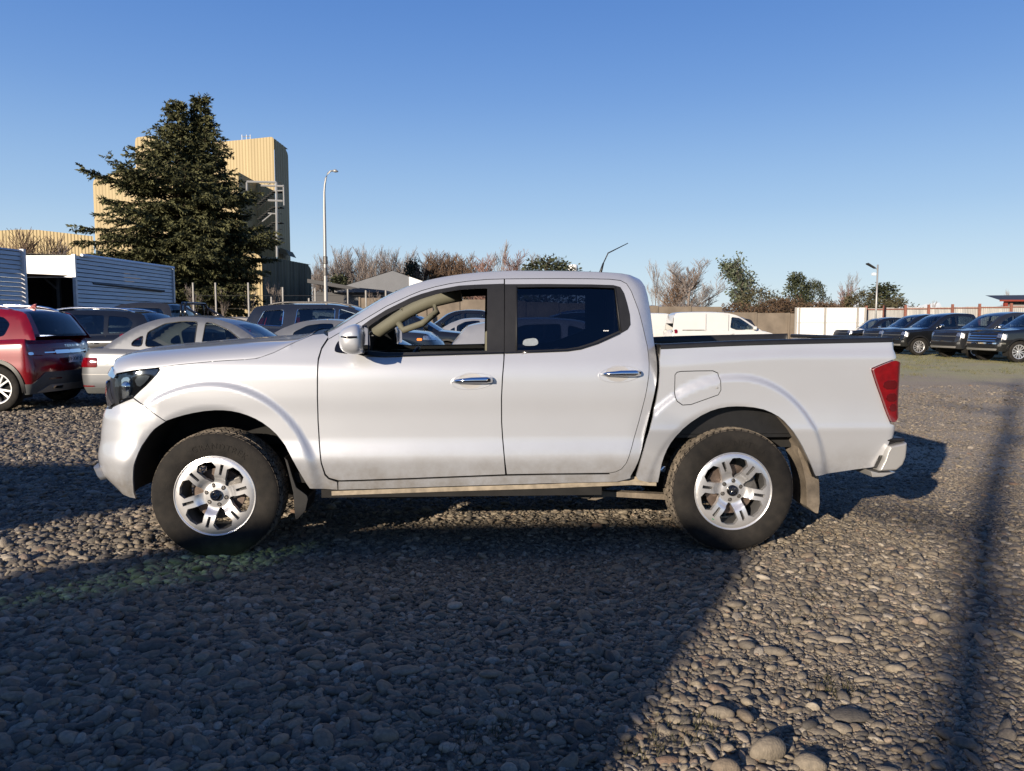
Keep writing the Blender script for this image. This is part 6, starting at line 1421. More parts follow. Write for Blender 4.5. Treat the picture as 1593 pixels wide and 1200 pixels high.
p, q = at(1349, 410, y), at(1361, 417, y); b = MB(); dx = q[0]-p[0]; b.add([(p[0]-X0, -0.18, p[2]+0.02), (q[0]-X0, -0.12, q[2]+0.02), (q[0]-X0, 0.12, q[2]+0.02), (p[0]-X0, 0.18, p[2]+0.02), (p[0]-X0, -0.18, p[2]-0.05), (q[0]-X0, -0.12, q[2]-0.05), (q[0]-X0, 0.12, q[2]-0.05), (p[0]-X0, 0.18, p[2]-0.05)], [(0, 1, 2, 3), (7, 6, 5, 4), (0, 4, 5, 1), (1, 5, 6, 2), (2, 6, 7, 3), (3, 7, 4, 0)]); b.build('lamp_head', M_POST, o)
b = MB(); b.tube([(q[0]-X0, 0, q[2]), (0, 0, q[2]-0.10)], 0.025, 6); b.build('bracket', M_GRAYP, o)
p = at(1360, 427, y); b = MB(); b.box((p[0]-X0-0.12, -0.08, p[2]-0.06), (p[0]-X0+0.06, 0.08, p[2]+0.08)); b.tube([(p[0]-X0, 0, p[2]), (0, 0, p[2]+.02)], 0.02, 6); bevel(b.build('camera_box', M_WP, o), 0.02)
# ------------------------------------------------------------------ trees
M_NEED = mat('fir_needles', (0.036, 0.052, 0.020), 0.8, var=0.5, scale=1.3, col2=(0.13, 0.13, 0.058), spec=0.2)
M_BARK = mat('brown_bark', (0.085, 0.062, 0.045), 0.95, var=0.4, scale=8, bump=0.4, bscale=30)
M_TWIGG = mat('grey_twigs', (0.30, 0.255, 0.23), 0.95, var=0.25, scale=0.6, spec=0.1)
M_TWIGR = mat('reddish_twigs', (0.30, 0.18, 0.15), 0.95, var=0.25, scale=0.6, spec=0.1)
M_TWIGB = mat('brown_twigs', (0.26, 0.18, 0.13), 0.95, var=0.3, scale=0.6, spec=0.1)
M_LEAFG = mat('grey_green_leaves', (0.060, 0.080, 0.045), 0.6, var=0.4, scale=1.2, col2=(0.12, 0.145, 0.085))
M_LEAFD = mat('dark_green_leaves', (0.025, 0.038, 0.014), 0.7, var=0.4, scale=1.0, col2=(0.065, 0.075, 0.030))
M_LEAFB = mat('brown_leaves', (0.080, 0.050, 0.028), 0.85, var=0.4, scale=1.0, col2=(0.13, 0.08, 0.045))
M_LEAFO = mat('olive_leaves', (0.050, 0.050, 0.020), 0.8, var=0.4, scale=1.0, col2=(0.10, 0.09, 0.04))

def cards(b, P, D, L, Wd, r):
    """leaf-sized diamond faces at points P pointing along D"""
    for p, d, l, w_ in zip(P, D, L, Wd):
        d = Vector(d); d = d.normalized() if d.length > 0 else Vector((1, 0, 0)); s = d.cross(Vector((r.uniform(-1, 1), r.uniform(-1, 1), r.uniform(-1, 1)))); s = s.normalized()*w_ if s.length > 1e-6 else Vector((w_, 0, 0))
        p = Vector(p); b.add([p, p+d*l*0.45+s, p+d*l, p+d*l*0.45-s], [(0, 1, 2, 3)])

def fir(label, x, y, H, prof, z0, lean=0.0, seed=1, split=None):
    r = random.Random(seed); t = thing('fir_tree', label, 'fir tree', (x, y, float(gz(x, y))))
    tr = MB(); pts = [(lean*k/10, 0.05*sin(k), H*k/10) for k in range(11)]; tr.tube(pts, [0.30*(1-k/10.5)+0.02 for k in range(11)], 10)
    br = MB(); nd = MB(); z = z0
    while z < H-0.15:
        f = z/H; n = 8 if f < .9 else 5; a0 = r.uniform(0, 6.28)
        for i in range(n):
            a = a0+2*pi*i/n+r.uniform(-.35, .35)
            Rl = prof(z, cos(a))*r.choice([r.uniform(0.45, .8), r.uniform(0.75, 1.0), r.uniform(.85, 1.12)])
            if r.random() < 0.10: Rl *= 0.5
            if Rl < 0.12: Rl = 0.12
            zz = z+r.uniform(-.15, .15); c = Vector((lean*zz/H, 0, zz)); dr = Vector((cos(a), sin(a), 0)); side = Vector((-sin(a), cos(a), 0))
            rise = r.uniform(-0.05, 0.32)+0.7*max(0, f-0.5)*2; N = max(3, int(Rl/0.26)); P = []
            for k in range(N+1):
                q = k/N; P.append(c+dr*Rl*q+Vector((0, 0, Rl*(rise*q-0.34*q*q*(1-f*0.6)+0.14*q**4)))+side*Rl*0.05*sin(q*3+i))
            br.tube(P, [0.035*(1-k/(N+1))*(0.5+Rl/5)+0.006 for k in range(N+1)], 4, cap=False)
            for k in range(1, N+1):
                q = k/N; d0 = (P[k]-P[k-1]).normalized(); Ls = min(1.15, 0.42*Rl)*(1.1-0.72*q)+0.20
                if q < 0.22 and f < 0.85: continue
                for sg in (-1, 1):
                    dd = (d0*0.75+side*sg*1.0+Vector((0, 0, r.uniform(-.50, .12)))).normalized(); m = max(3, int(Ls/0.085)); o = P[k]+d0*r.uniform(-.1, .1)
                    for j in range(m):
                        pp = o+dd*Ls*(j+0.3)/m+Vector((0, 0, -0.10*Ls*(j/m)**2))
                        for _ in range(3):
                            e = (dd+Vector((r.uniform(-.8, .8), r.uniform(-.8, .8), r.uniform(-1.0, .45)))).normalized(); cards(nd, [pp], [e], [r.uniform(.15, .30)], [r.uniform(.026, .052)], r)
                for _ in range(3):
                    e = (d0+Vector((r.uniform(-.5, .5), r.uniform(-.5, .5), r.uniform(-.6, .6)))).normalized(); cards(nd, [P[k]], [e], [r.uniform(.16, .28)], [.035], r)
        z += r.uniform(0.26, 0.40)*(1 if f < .8 else .8)
    for k in range(14):
        cards(nd, [(lean, 0, H-0.9+k*0.07)], [(r.uniform(-.6, .6), r.uniform(-.6, .6), 1.0)], [.26], [.03], r)
    T_ = tr.build('trunk', M_BARK, t, True); br.build('limbs', M_BARK, t); o = nd.build('crown', M_NEED, t)
    print('fir faces', len(nd.f)); return t
hA = hermite([(1.6, 1.0), (2.6, 2.6), (4.2, 3.6), (5.8, 4.9), (6.8, 4.6), (8.0, 4.4), (9.3, 2.9), (10.5, 2.0), (12, .85), (13.3, .45), (14.5, .15)])
hB = hermite([(1.6, 1.2), (2.8, 3.4), (4.4, 3.2), (5.6, 4.3), (6.6, 3.6), (8.0, 3.0), (9.4, 1.9), (10.6, 1.6), (12, .95), (13.4, .6), (15, .12)])
zA_ = at(287, 163, 45)[2]; zB_ = at(322, 152, 46)[2]
fir('broad fir tree on the left of the pair, in front of the yellow tower', at(281, 470, 45)[0], 45, zA_, lambda z, c: float(hA(z))*(1.0 if c < 0 else 0.72), 1.9, 0.25, 3)
fir('taller fir tree on the right of the pair, in front of the yellow tower', at(321, 470, 46)[0], 46, zB_, lambda z, c: float(hB(z))*(1.0 if c > 0 else 0.72), 1.9, 0.0, 9)

def bare(H, spread, r, up=0.6, levels=4, trunk=0.16, nb=5, twig=0.02, fork=0.25, curve=0.1, leaf=None):
    b = MB(); lf = MB()
    def grow(p, d, L, rad, lv):
        n = 4 if lv < 2 else 3; P = [p]; dd = d.copy()
        for k in range(n):
            dd = (dd+Vector((r.uniform(-1, 1), r.uniform(-1, 1), r.uniform(-.4, 1)*up))*curve).normalized(); P.append(P[-1]+dd*L/n)
        b.tube(P, [max(twig, rad*(1-0.55*k/n)) for k in range(n+1)], 6 if lv == 0 else (4 if lv < 2 else 3), cap=False)
        if lv >= levels:
            if leaf:
                for _ in range(leaf[0]):
                    q = r.choice(P[1:])+Vector((r.gauss(0, leaf[2]), r.gauss(0, leaf[2]), r.gauss(0, leaf[2]))); cards(lf, [q], [(r.uniform(-1, 1), r.uniform(-1, 1), r.uniform(-1, .6))], [leaf[1]*r.uniform(.7, 1.4)], [leaf[1]*.3], r)
            return
        m = nb+(2 if lv == 0 else 0)
        for i in range(m):
            t = fork+(1-fork)*(i+r.random()*0.8)/m; k = min(n-1, int(t*n)); q = P[k]+(P[k+1]-P[k])*(t*n-k); q = q if t < 1 else P[-1]
            a = r.uniform(0, 6.28); out = Vector((cos(a), sin(a), 0)); sp_ = spread*r.uniform(.6, 1.2)
            nd_ = (dd*1.0+out*sp_+Vector((0, 0, up*r.uniform(0, .8)))).normalized()
            grow(q, nd_, L*r.uniform(.48, .70)*(1.15-0.45*t), max(twig, rad*0.5*(1-t*.4)), lv+1)
    grow(Vector((0, 0, 0)), Vector((0, 0, 1)), H*0.62, trunk, 0)
    zs = max(v[2] for v in b.v); s = H/zs
    b.v = [(x*s, y*s, z*s) for x, y, z in b.v]; lf.v = [(x*s, y*s, z*s) for x, y, z in lf.v]
    return b, lf
PROT = {}
def put_tree(kind, label, px, ptop, y, wide=1.0, rz=None, name='bare_tree', cat='bare tree', group=None):
    if kind not in PROT:
        b, lf, m, lm = TREEK[kind](); me = b.build('branches', m); ml = lf.build('crown', lm) if lm else None
        PROT[kind] = (me.data, ml.data if ml else None); bpy.data.objects.remove(me)
        if ml: bpy.data.objects.remove(ml)
    me_ = PROT[kind][1] or PROT[kind][0]; co = np.empty(len(me_.vertices)*3); me_.vertices.foreach_get('co', co); co = co.reshape(-1, 3); cm = co[co[:, 2] > 4.5].mean(0)
    p = at(px, ptop, y); H = p[2]; off_ = (-cm[0]*H/10*wide*.8, -cm[1]*H/10*wide*.8, 0); t = thing(name, label, cat, (p[0], y, 0), random.uniform(0, 6) if rz is None else rz, group)
    o = bpy.data.objects.new('branches', PROT[kind][0]); COL.objects.link(o); o.parent = t; o.scale = (H/10*wide, H/10*wide, H/10); o.location = off_
    if PROT[kind][1]:
        o = bpy.data.objects.new('crown', PROT[kind][1]); COL.objects.link(o); o.parent = t; o.scale = (H/10*wide, H/10*wide, H/10); o.location = off_
    return t
def bushy(r, rx_, rz_, n, L, z0=0.2, kind='round'):
    """foliage tree: limbs plus clumps of leaf-sized faces with gaps between"""
    b = MB(); lf = MB(); b.tube([(0, 0, 0), (0.05, 0, 10*0.85)], [0.20, 0.03], 6)
    for i in range(n):
        if kind == 'cone': z = z0*10+(10-z0*10)*r.random()**1.15; R_ = rx_*(1-(z/10-z0)/(1-z0))**0.8+0.15
        else:
            q = r.uniform(-1, 1); z = (z0*10+10)/2+q*(10-z0*10)/2; R_ = rx_*sqrt(max(0.02, 1-q*q))*(1.1-0.2*q)
        a = r.uniform(0, 6.28); rr_ = R_*sqrt(r.uniform(.35, 1.15)); c = Vector((rr_*cos(a), rr_*sin(a), z)); b.tube([(0, 0, max(0.5, z-R_*0.5)), c], [0.04, 0.015], 3, cap=False)
        sz = r.uniform(.35, .85)*rz_
        for _ in range(26):
            v = Vector((r.gauss(0, 1), r.gauss(0, 1), r.gauss(0, .7)))*sz*0.5; cards(lf, [c+v], [v+Vector((r.uniform(-.5, .5), r.uniform(-.5, .5), r.uniform(-.5, .5)))], [L*r.uniform(.7, 1.4)], [L*.28], r)
    zs = max(v[2] for v in lf.v); s = 10/zs; lf.v = [(x, y, z*s) for x, y, z in lf.v]
    return b, lf
def mk(seed, fn):
    return lambda: fn(random.Random(seed))
TREEK = {
 'pop1': mk(1, lambda r: (*bare(10, .62, r, up=1.0, levels=3, trunk=.13, nb=9, twig=.013, fork=.10, curve=.10), M_TWIGG, None)),
 'pop2': mk(2, lambda r: (*bare(10, .80, r, up=1.0, levels=3, trunk=.13, nb=8, twig=.013, fork=.08, curve=.12), M_TWIGG, None)),
 'brn1': mk(3, lambda r: (*bare(10, .75, r, up=.6, levels=3, trunk=.17, nb=9, twig=.018, fork=.12, curve=.2), M_TWIGB, None)),
 'brn2': mk(4, lambda r: (*bare(10, .85, r, up=.5, levels=3, trunk=.17, nb=9, twig=.018, fork=.12, curve=.2), M_TWIGR, None)),
 'gry': mk(5, lambda r: (*bare(10, 1.0, r, up=.75, levels=4, trunk=.20, nb=6, twig=.011, fork=.06, curve=.14), M_TWIGG, None)),
 'thin': mk(6, lambda r: (*bare(10, .55, r, up=.8, levels=3, trunk=.10, nb=5, twig=.018, fork=.3, curve=.18), M_TWIGG, None)),
 'euc': mk(7, lambda r: (*bare(10, .62, r, up=.7, levels=3, trunk=.18, nb=5, twig=.02, fork=.2, curve=.2, leaf=(13, .34, .30)), M_TWIGG, M_LEAFG)),
 'grn': mk(8, lambda r: (*bushy(r, 4.2, 1.6, 150, .42, .18), M_BARK, M_LEAFD)),
 'cone': mk(9, lambda r: (*bushy(r, 3.2, 1.3, 130, .42, .08, 'cone'), M_BARK, M_LEAFD)),
 'oli': mk(10, lambda r: (*bushy(r, 5.0, 1.8, 130, .5, .05), M_BARK, M_LEAFO)),
 'brm': mk(11, lambda r: (*bushy(r, 7.5, 2.2, 150, .6, .0), M_BARK, M_LEAFB)),
}
pop = [(488, 404, 'pop2'), (506, 392, 'pop1'), (522, 384, 'pop2'), (537, 381, 'pop1'), (553, 380, 'pop2'), (569, 380, 'pop1'), (586, 379, 'pop2'), (601, 381, 'pop1'), (617, 380, 'pop2'), (633, 384, 'pop1'), (650, 387, 'pop2')]
for i, (px_, t_, k) in enumerate(pop):
    put_tree(k, 'bare grey poplar in the long row behind the grey warehouse', px_, t_, 140+4*(i % 2), 1.0, group='bare poplars in a row behind the grey warehouse')
for i, (px_, t_) in enumerate([(668, 390), (686, 391), (702, 389), (720, 392), (738, 393)]):
    put_tree('brn1', ['brown leafless tree nearest the grey warehouse, above the windscreen', 'second brown leafless tree from the warehouse, above the windscreen', 'middle brown leafless tree above the front of the pickup roof', 'fourth brown leafless tree from the warehouse, above the roof', 'brown leafless tree touching the reddish trees, above the roof'][i], px_, t_, 118+3*(i % 2), 1.25, group='brown bare trees above the pickup roof')
put_tree('brn2', 'reddish bare tree with dense twigs above the pickup roof', 758, 392, 100, 1.2)
put_tree('brn2', 'reddish bare tree with a thin tall leader above the pickup roof', 788, 388, 96, 1.1)
put_tree('thin', 'thin bare leader rising above the reddish trees over the pickup roof', 783, 371, 99, .8)
put_tree('gry', 'small grey bare tree left of the dark green tree above the roof', 822, 392, 105, .9)
put_tree('grn', 'round dark green tree just above the pickup roof', 851, 394, 90, 1.15, name='evergreen_tree', cat='evergreen tree')
put_tree('cone', 'small dark evergreen beside the curved street lamp', 528, 424, 92, 1.2, name='evergreen_tree', cat='evergreen tree')
put_tree('cone', 'dark narrow evergreen behind the grey warehouse gable', 641, 401, 120, .75, name='evergreen_tree', cat='evergreen tree')
put_tree('thin', 'slender bare tree right beside the pickup cab', 1020, 402, 70, .8)
put_tree('gry', 'bare grey tree just right of the slender one by the cab', 1048, 405, 76, .95)
put_tree('gry', 'widest bare tree with many upright grey limbs, behind the brown wall', 1080, 400, 72, 1.3)
put_tree('brn1', 'brownish bare tree left of the widest bare tree', 1060, 412, 75, 1.2)
put_tree('euc', 'tall loose grey-green tree behind the white panel van', 1155, 398, 74, 1.0, name='leafy_tree', cat='leafy tree')
put_tree('oli', 'olive green rounded bush tree right of the tall grey-green tree', 1186, 441, 66, .95, name='bush', cat='bush')
put_tree('cone', 'dark evergreen with a pointed ragged top, left of a rounder one', 1240, 421, 70, .95, name='evergreen_tree', cat='evergreen tree')
put_tree('grn', 'rounder dark evergreen right beside the ragged one', 1265, 431, 71, .6, name='evergreen_tree', cat='evergreen tree')
put_tree('thin', 'small reddish bare tree above the white panel wall', 1323, 422, 68, .95)
put_tree('brn2', 'low reddish bare thicket tree left of the solar lamp', 1310, 444, 66, 1.2)
put_tree('oli', 'brown green bush directly left of the solar lamp pole', 1345, 444, 64, .8, name='bush', cat='bush')
put_tree('cone', 'broad green evergreen right behind the solar lamp pole', 1376, 438, 68, 1.6, name='evergreen_tree', cat='evergreen tree')
put_tree('oli', 'low bush at the right end of the clump by the solar lamp', 1394, 458, 64, 1.0, name='bush', cat='bush')
for i, (px_, t_) in enumerate([(1150, 465), (1206, 458), (1228, 457), (1270, 464), (1296, 466)]):
    put_tree('brm', ['low brown brambles under the tall grey-green tree', 'brown brambles between the olive bush and the ragged evergreen', 'brown brambles below the ragged evergreen, left of the white wall', 'low brown brambles above the left end of the white wall', 'low brown brambles above the middle of the white wall'][i], px_, t_, 58+i, .9, name='bramble_thicket', cat='thicket', group='brown brambles behind the wall')
put_tree('thin', 'tiny pale bare shrub above the corrugated fence', 1453, 466, 80, 1.0, name='bare_shrub', cat='shrub')
put_tree('thin', 'spindly bare shrub beside the red-edged house', 1570, 449, 70, .7, name='bare_shrub', cat='shrub')
put_tree('brn1', 'leafless brown tree at the left edge above the slatted store', 14, 350, 58, .95)
put_tree('brn1', 'leafless brown tree above the white fascia of the shed', 60, 362, 60, 1.15)
put_tree('thin', 'thin bare tree left of the white fascia', 92, 374, 56, 1.0)
for i, (px_, t_) in enumerate([(297, 440), (344, 446), (392, 448), (428, 432)]):
    put_tree('thin', ['thin sapling left of the fir trunks', 'thin sapling between the fir trunks and the fence', 'bare sapling at the corner of the yellow warehouse', 'bare shrub against the dark warehouse side'][i], px_, t_, 43+i, .9, name='sapling', cat='sapling')
put_tree('thin', 'bare branching shrub in front of the grey warehouse', 579, 450, 41, .9, name='bare_shrub', cat='shrub')

# distant hills with snow, far right
b = MB(); rr_ = random.Random(5); xs = np.linspace(-2500, 9000, 160); zs = [150+60*sin(x/900.0)+40*sin(x/310+1)+rr_.uniform(-10, 10) for x in xs]
for i in range(len(xs)-1):
    b.add([(xs[i], 9000, -20), (xs[i+1], 9000, -20), (xs[i+1], 9400, zs[i+1]), (xs[i], 9400, zs[i])], [(0, 1, 2, 3)])
o = b.build('hills', mat('blue_grey_hills', (0.20, 0.25, 0.33), 1.0, var=0.05, scale=0.002)); o['kind'] = 'structure'  # blue-grey colour stands in for distance haze
b = MB()
for i in range(40):
    x0_, x1_ = 4000+i*70, 4000+(i+1)*70; h0 = 300+70*sin(i*0.7)*0.5+rr_.uniform(-12, 12) if i else 250
    if i == 0: ph = 230
    b.add([(x0_, 12000, 0), (x1_, 12000, 0), (x1_, 12300, h0), (x0_, 12300, ph)], [(0, 1, 2, 3)]); ph = h0
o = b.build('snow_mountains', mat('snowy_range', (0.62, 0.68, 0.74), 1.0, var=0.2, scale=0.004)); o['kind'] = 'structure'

# ------------------------------------------------------------------ unseen shadow casters added behind the camera, and a tree inferred from its shadow
TE = math.tan(SUN_EL); SAX, SAY = SUN_AZ
YB = -6.0
def B_pt(px, py):
    g_ = ground(px, py) if not isinstance(px, tuple) else px; n_ = (g_[1]-YB)/(-SAY); return (g_[0]+SAX*n_, n_*TE)
Sflat = lambda s, z, o: np.stack([s, np.full_like(s, YB)+o, z], -1)
edge = [B_pt(0, 905), B_pt(120, 884), B_pt(270, 857), (B_pt(450, 834)), B_pt(640, 818), B_pt(720, 817), B_pt(1035, 814), B_pt(1152, 824), B_pt(1175, 865), B_pt(1063, 1032), B_pt(950, 1200)]
e_last = edge[-1]; e_prev = edge[-2]; kx_ = (e_last[0]-e_prev[0])/(e_last[1]-e_prev[1])
left0 = edge[0]; sl0 = (edge[1][1]-edge[0][1])/(edge[1][0]-edge[0][0])
outl = [(left0[0]-6, left0[1]-6*sl0*0.6)]+edge+[(e_last[0]-kx_*e_last[1]*0.97, 0.05), (left0[0]-6, 0.05)]
slot = [B_pt(-60, 957), B_pt(0, 956), B_pt(100, 940), B_pt(200, 925), B_pt(300, 909), B_pt(400, 893), B_pt(462, 872), B_pt(485, 852), B_pt(440, 850), B_pt(400, 853), B_pt(300, 867), B_pt(200, 886), B_pt(100, 912), B_pt(0, 942), B_pt(-60, 951)]
hw = thing('shade_blocker', 'unseen added hoarding behind the camera that shades the foreground gravel', 'blocker', (0, 0, 0))  # unseen screen, outline traced back from the shadow edge to block the sun
panel('boards', outl, [slot], Sflat, mat('grey_blocker_sheet', (0.12, 0.11, 0.10), 0.85, var=0.2, scale=3), hw, 0.35, flange=0.08, smooth=False, bstep=0.5)
gm = bpy.data.materials.new('green_light_filter'); gm.use_nodes = True; t_ = gm.node_tree; t_.nodes.clear()
a_ = t_.nodes.new('ShaderNodeOutputMaterial'); c_ = t_.nodes.new('ShaderNodeBsdfTransparent'); c_.inputs[0].default_value = (0.09, 0.19, 0.11, 1); t_.links.new(c_.outputs[0], a_.inputs[0])
panel('green_filter', slot, [], Sflat, gm, hw, 0.35, lift=-0.04, flange=0, smooth=False, bstep=0.5)  # added filter that tints the sunlight through the slot green
for x in (-14, -11, -8, -6):
    b = MB(); b.box((x-0.07, YB-0.28, 0), (x+0.07, YB-0.10, 2.6)); b.build('post', M_POST, hw)
sg = thing('shade_board', 'unseen board behind the camera, added to cast the left shadow band', 'shadow caster', (0, 0, 0))  # unseen, added only for the shadow it throws at the left
so_ = [B_pt(-500, 704), B_pt(-200, 706), B_pt(0, 706), B_pt(340, 707), B_pt(340, 755), B_pt(190, 776), B_pt(0, 811), B_pt(-200, 850), B_pt(-500, 900)]
panel('board', so_, [], lambda s, z, o: np.stack([s, np.full_like(s, YB-0.6)+o, z], -1), M_POST, sg, 0.5, flange=0.06, smooth=False, bstep=0.5)
for x in (-16, -12.5): b = MB(); b.box((x-0.08, YB-0.75, 0), (x+0.08, YB-0.62, 4.6)); b.build('post', M_POST, sg)
gg = ground(1537, 1000); n_ = 26.0
tb_ = thing('bare_street_tree', 'bare tree far behind the camera whose trunk shadow crosses the gravel at the right', 'bare tree', (gg[0]+SAX*n_, gg[1]+SAY*n_, 0))
b = MB(); b.tube([(0, 0, 0), (0.05, 0, 4), (-0.1, 0, 8), (0.05, 0, 12.4)], [0.24, 0.17, 0.12, 0.05], 10)
for z, l, s_ in ((7.2, 2.2, 1), (7.6, 1.8, -1), (9.0, 1.5, 1), (9.9, 1.4, -1), (11.2, 1.2, 1), (11.6, 1.0, -1), (6.2, 1.0, 1)):
    b.tube([(0, 0, z), (l*0.5*s_*0.83, -l*0.5*s_*0.55, z+0.15), (l*s_*0.83, -l*s_*0.55, z+0.35)], [0.07, 0.05, 0.02], 6)
b.build('trunk', M_BARK, tb_, True)

# ------------------------------------------------------------------ ground
def axis(a, b_, n, p): return a+(b_-a)*np.linspace(0, 1, n)**p
ys_ = np.r_[np.linspace(-9, 1.2, 20)[:-1], np.linspace(1.2, 9, 260), 9+axis(0, 71, 120, 1.7)[1:]]
xs_ = np.unique(np.round(np.r_[-axis(0, 70, 50, 1.6)[::-1]-9, np.linspace(-9, 9, 420), 9+axis(0, 70, 50, 1.6)], 5))
X, Y = np.meshgrid(xs_, ys_)
def vnoise(x, y, f, seed):
    r = np.random.default_rng(seed); G = r.random((256, 256)); x = x*f; y = y*f; xi = np.floor(x).astype(int); yi = np.floor(y).astype(int); tx = x-xi; ty = y-yi
    tx = tx*tx*(3-2*tx); ty = ty*ty*(3-2*ty); g = lambda a, c: G[a % 256, c % 256]
    return (g(xi, yi)*(1-tx)+g(xi+1, yi)*tx)*(1-ty)+(g(xi, yi+1)*(1-tx)+g(xi+1, yi+1)*tx)*ty
def ground_h(x, y):
    h = 0.022*(vnoise(x, y, 0.9, 1)-0.5)+0.016*(vnoise(x, y, 3.1, 2)-0.5)
    return h*sstep(30, 14, y)+gz(x, y)-0.006
Z = ground_h(X, Y)
ny, nx = X.shape; V = np.stack([X.ravel(), Y.ravel(), Z.ravel()], -1)
I = np.arange(ny*nx).reshape(ny, nx); Fq = np.stack([I[:-1, :-1].ravel(), I[:-1, 1:].ravel(), I[1:, 1:].ravel(), I[1:, :-1].ravel()], -1)
M_G = bpy.data.materials.new('gravel_ground'); M_G.use_nodes = True; t_ = M_G.node_tree; n = t_.nodes; l = t_.links; bs = n['Principled BSDF']; bs.inputs['Roughness'].default_value = 0.9; bs.inputs['Specular IOR Level'].default_value = 0.25
gp__ = n.new('ShaderNodeNewGeometry'); pos = gp__.outputs['Position']
def NZ(sc, det=6, rough=.6):
    q = n.new('ShaderNodeTexNoise'); q.inputs['Scale'].default_value = sc; q.inputs['Detail'].default_value = det; q.inputs['Roughness'].default_value = rough; l.new(pos, q.inputs['Vector']); return q.outputs[0]
def RP(src, stops):
    q = n.new('ShaderNodeValToRGB')
    for i, (p, c) in enumerate(stops):
        e = q.color_ramp.elements[i] if i < 2 else q.color_ramp.elements.new(p); e.position = p; e.color = (*c, 1)
    l.new(src, q.inputs[0]); return q.outputs[0]
def MX(f, a, c, mode='MIX'):
    q = n.new('ShaderNodeMix'); q.data_type = 'RGBA'; q.blend_type = mode
    if isinstance(f, float): q.inputs[0].default_value = f
    else: l.new(f, q.inputs[0])
    for s_, v in ((6, a), (7, c)):
        if isinstance(v, tuple): q.inputs[s_].default_value = (*v, 1)
        else: l.new(v, q.inputs[s_])
    return q.outputs[2]
vo = n.new('ShaderNodeTexVoronoi'); vo.inputs['Scale'].default_value = 26; l.new(pos, vo.inputs['Vector'])
sp_ = n.new('ShaderNodeSeparateColor'); l.new(vo.outputs['Color'], sp_.inputs[0])
stone = RP(sp_.outputs[0], [(0.0, (0.085, 0.073, 0.060)), (0.35, (0.13, 0.11, 0.088)), (0.7, (0.175, 0.15, 0.117)), (1.0, (0.23, 0.20, 0.16))])
dirt = RP(NZ(1.3, 8), [(0.35, (0.065, 0.050, 0.036)), (0.65, (0.11, 0.090, 0.066))])
fine = RP(NZ(60, 4), [(0.3, (0.6, 0.6, 0.6)), (0.7, (1.15, 1.15, 1.15))])
base = MX(RP(NZ(0.55, 6), [(0.42, (1, 1, 1)), (0.62, (.35, .35, .35))]), dirt, stone)
base = MX(1.0, base, fine, 'MULTIPLY')
sxy = n.new('ShaderNodeSeparateXYZ'); l.new(pos, sxy.inputs[0])
# grass strip in front of the right-hand row
def MR(src, a, c, d=0.0, e=1.0):
    q = n.new('ShaderNodeMapRange'); q.interpolation_type = 'SMOOTHSTEP'; q.inputs[1].default_value = a; q.inputs[2].default_value = c; q.inputs[3].default_value = d; q.inputs[4].default_value = e
    l.new(src, q.inputs[0]) if not isinstance(src, float) else None; return q.outputs[0]
def MT(op, a, c):
    q = n.new('ShaderNodeMath'); q.operation = op
    for i, v in enumerate((a, c)):
        if isinstance(v, (float, int)): q.inputs[i].default_value = v
        else: l.new(v, q.inputs[i])
    return q.outputs[0]
nz = NZ(0.35, 5); yj = MT('ADD', sxy.outputs['Y'], MT('MULTIPLY', nz, -9.0))
gmask = MT('MULTIPLY', MR(yj, 14.0, 17.5), MR(sxy.outputs['X'], 5.0, 8.0)); gmask = MT('MULTIPLY', gmask, MR(NZ(0.9, 6), 0.25, 0.5))
grassc = RP(NZ(0.8, 8), [(0.35, (0.12, 0.18, 0.018)), (0.55, (0.19, 0.21, 0.035)), (0.72, (0.29, 0.25, 0.10))])
base = MX(gmask, base, grassc)
pale = MT('MULTIPLY', MR(sxy.outputs['X'], 0.5, 3.0), MR(sxy.outputs['Y'], 5.0, 8.0)); base = MX(MT('MULTIPLY', pale, 0.55), base, (0.40, 0.335, 0.25))  # compacted pale gravel, lightened further for sun its raised stones would catch
l.new(base, bs.inputs['Base Color'])
bp = n.new('ShaderNodeBump'); l.new(MR(MT('MULTIPLY', pale, 1.0), 0.0, 1.0, 0.9, 0.75), bp.inputs['Strength']); bp.inputs['Distance'].default_value = 0.03
inv = MT('SUBTRACT', 1.0, vo.outputs['Distance']); hsum = MT('ADD', inv, MT('MULTIPLY', NZ(14, 6), 0.8)); l.new(hsum, bp.inputs['Height']); l.new(bp.outputs[0], bs.inputs['Normal'])
me = bpy.data.meshes.new('ground'); me.vertices.add(len(V)); me.vertices.foreach_set('co', V.ravel()); me.loops.add(Fq.size); me.loops.foreach_set('vertex_index', Fq.ravel().astype(np.int32))
me.polygons.add(len(Fq)); me.polygons.foreach_set('loop_start', np.arange(len(Fq), dtype=np.int32)*4); me.polygons.foreach_set('use_smooth', np.ones(len(Fq), bool)); me.update(calc_edges=True); me.materials.append(M_G)
o = bpy.data.objects.new('ground', me); COL.objects.link(o); o['kind'] = 'structure'
b = MB(); Q = 12500; b.add([(-Q, -Q, -0.05), (Q, -Q, -0.05), (Q, Q, -0.05), (-Q, Q, -0.05)], [(0, 1, 2, 3)]); o = b.build('far_ground', mat('far_fields', (0.10, 0.095, 0.06), 1.0, var=0.3, scale=0.01)); o['kind'] = 'structure'

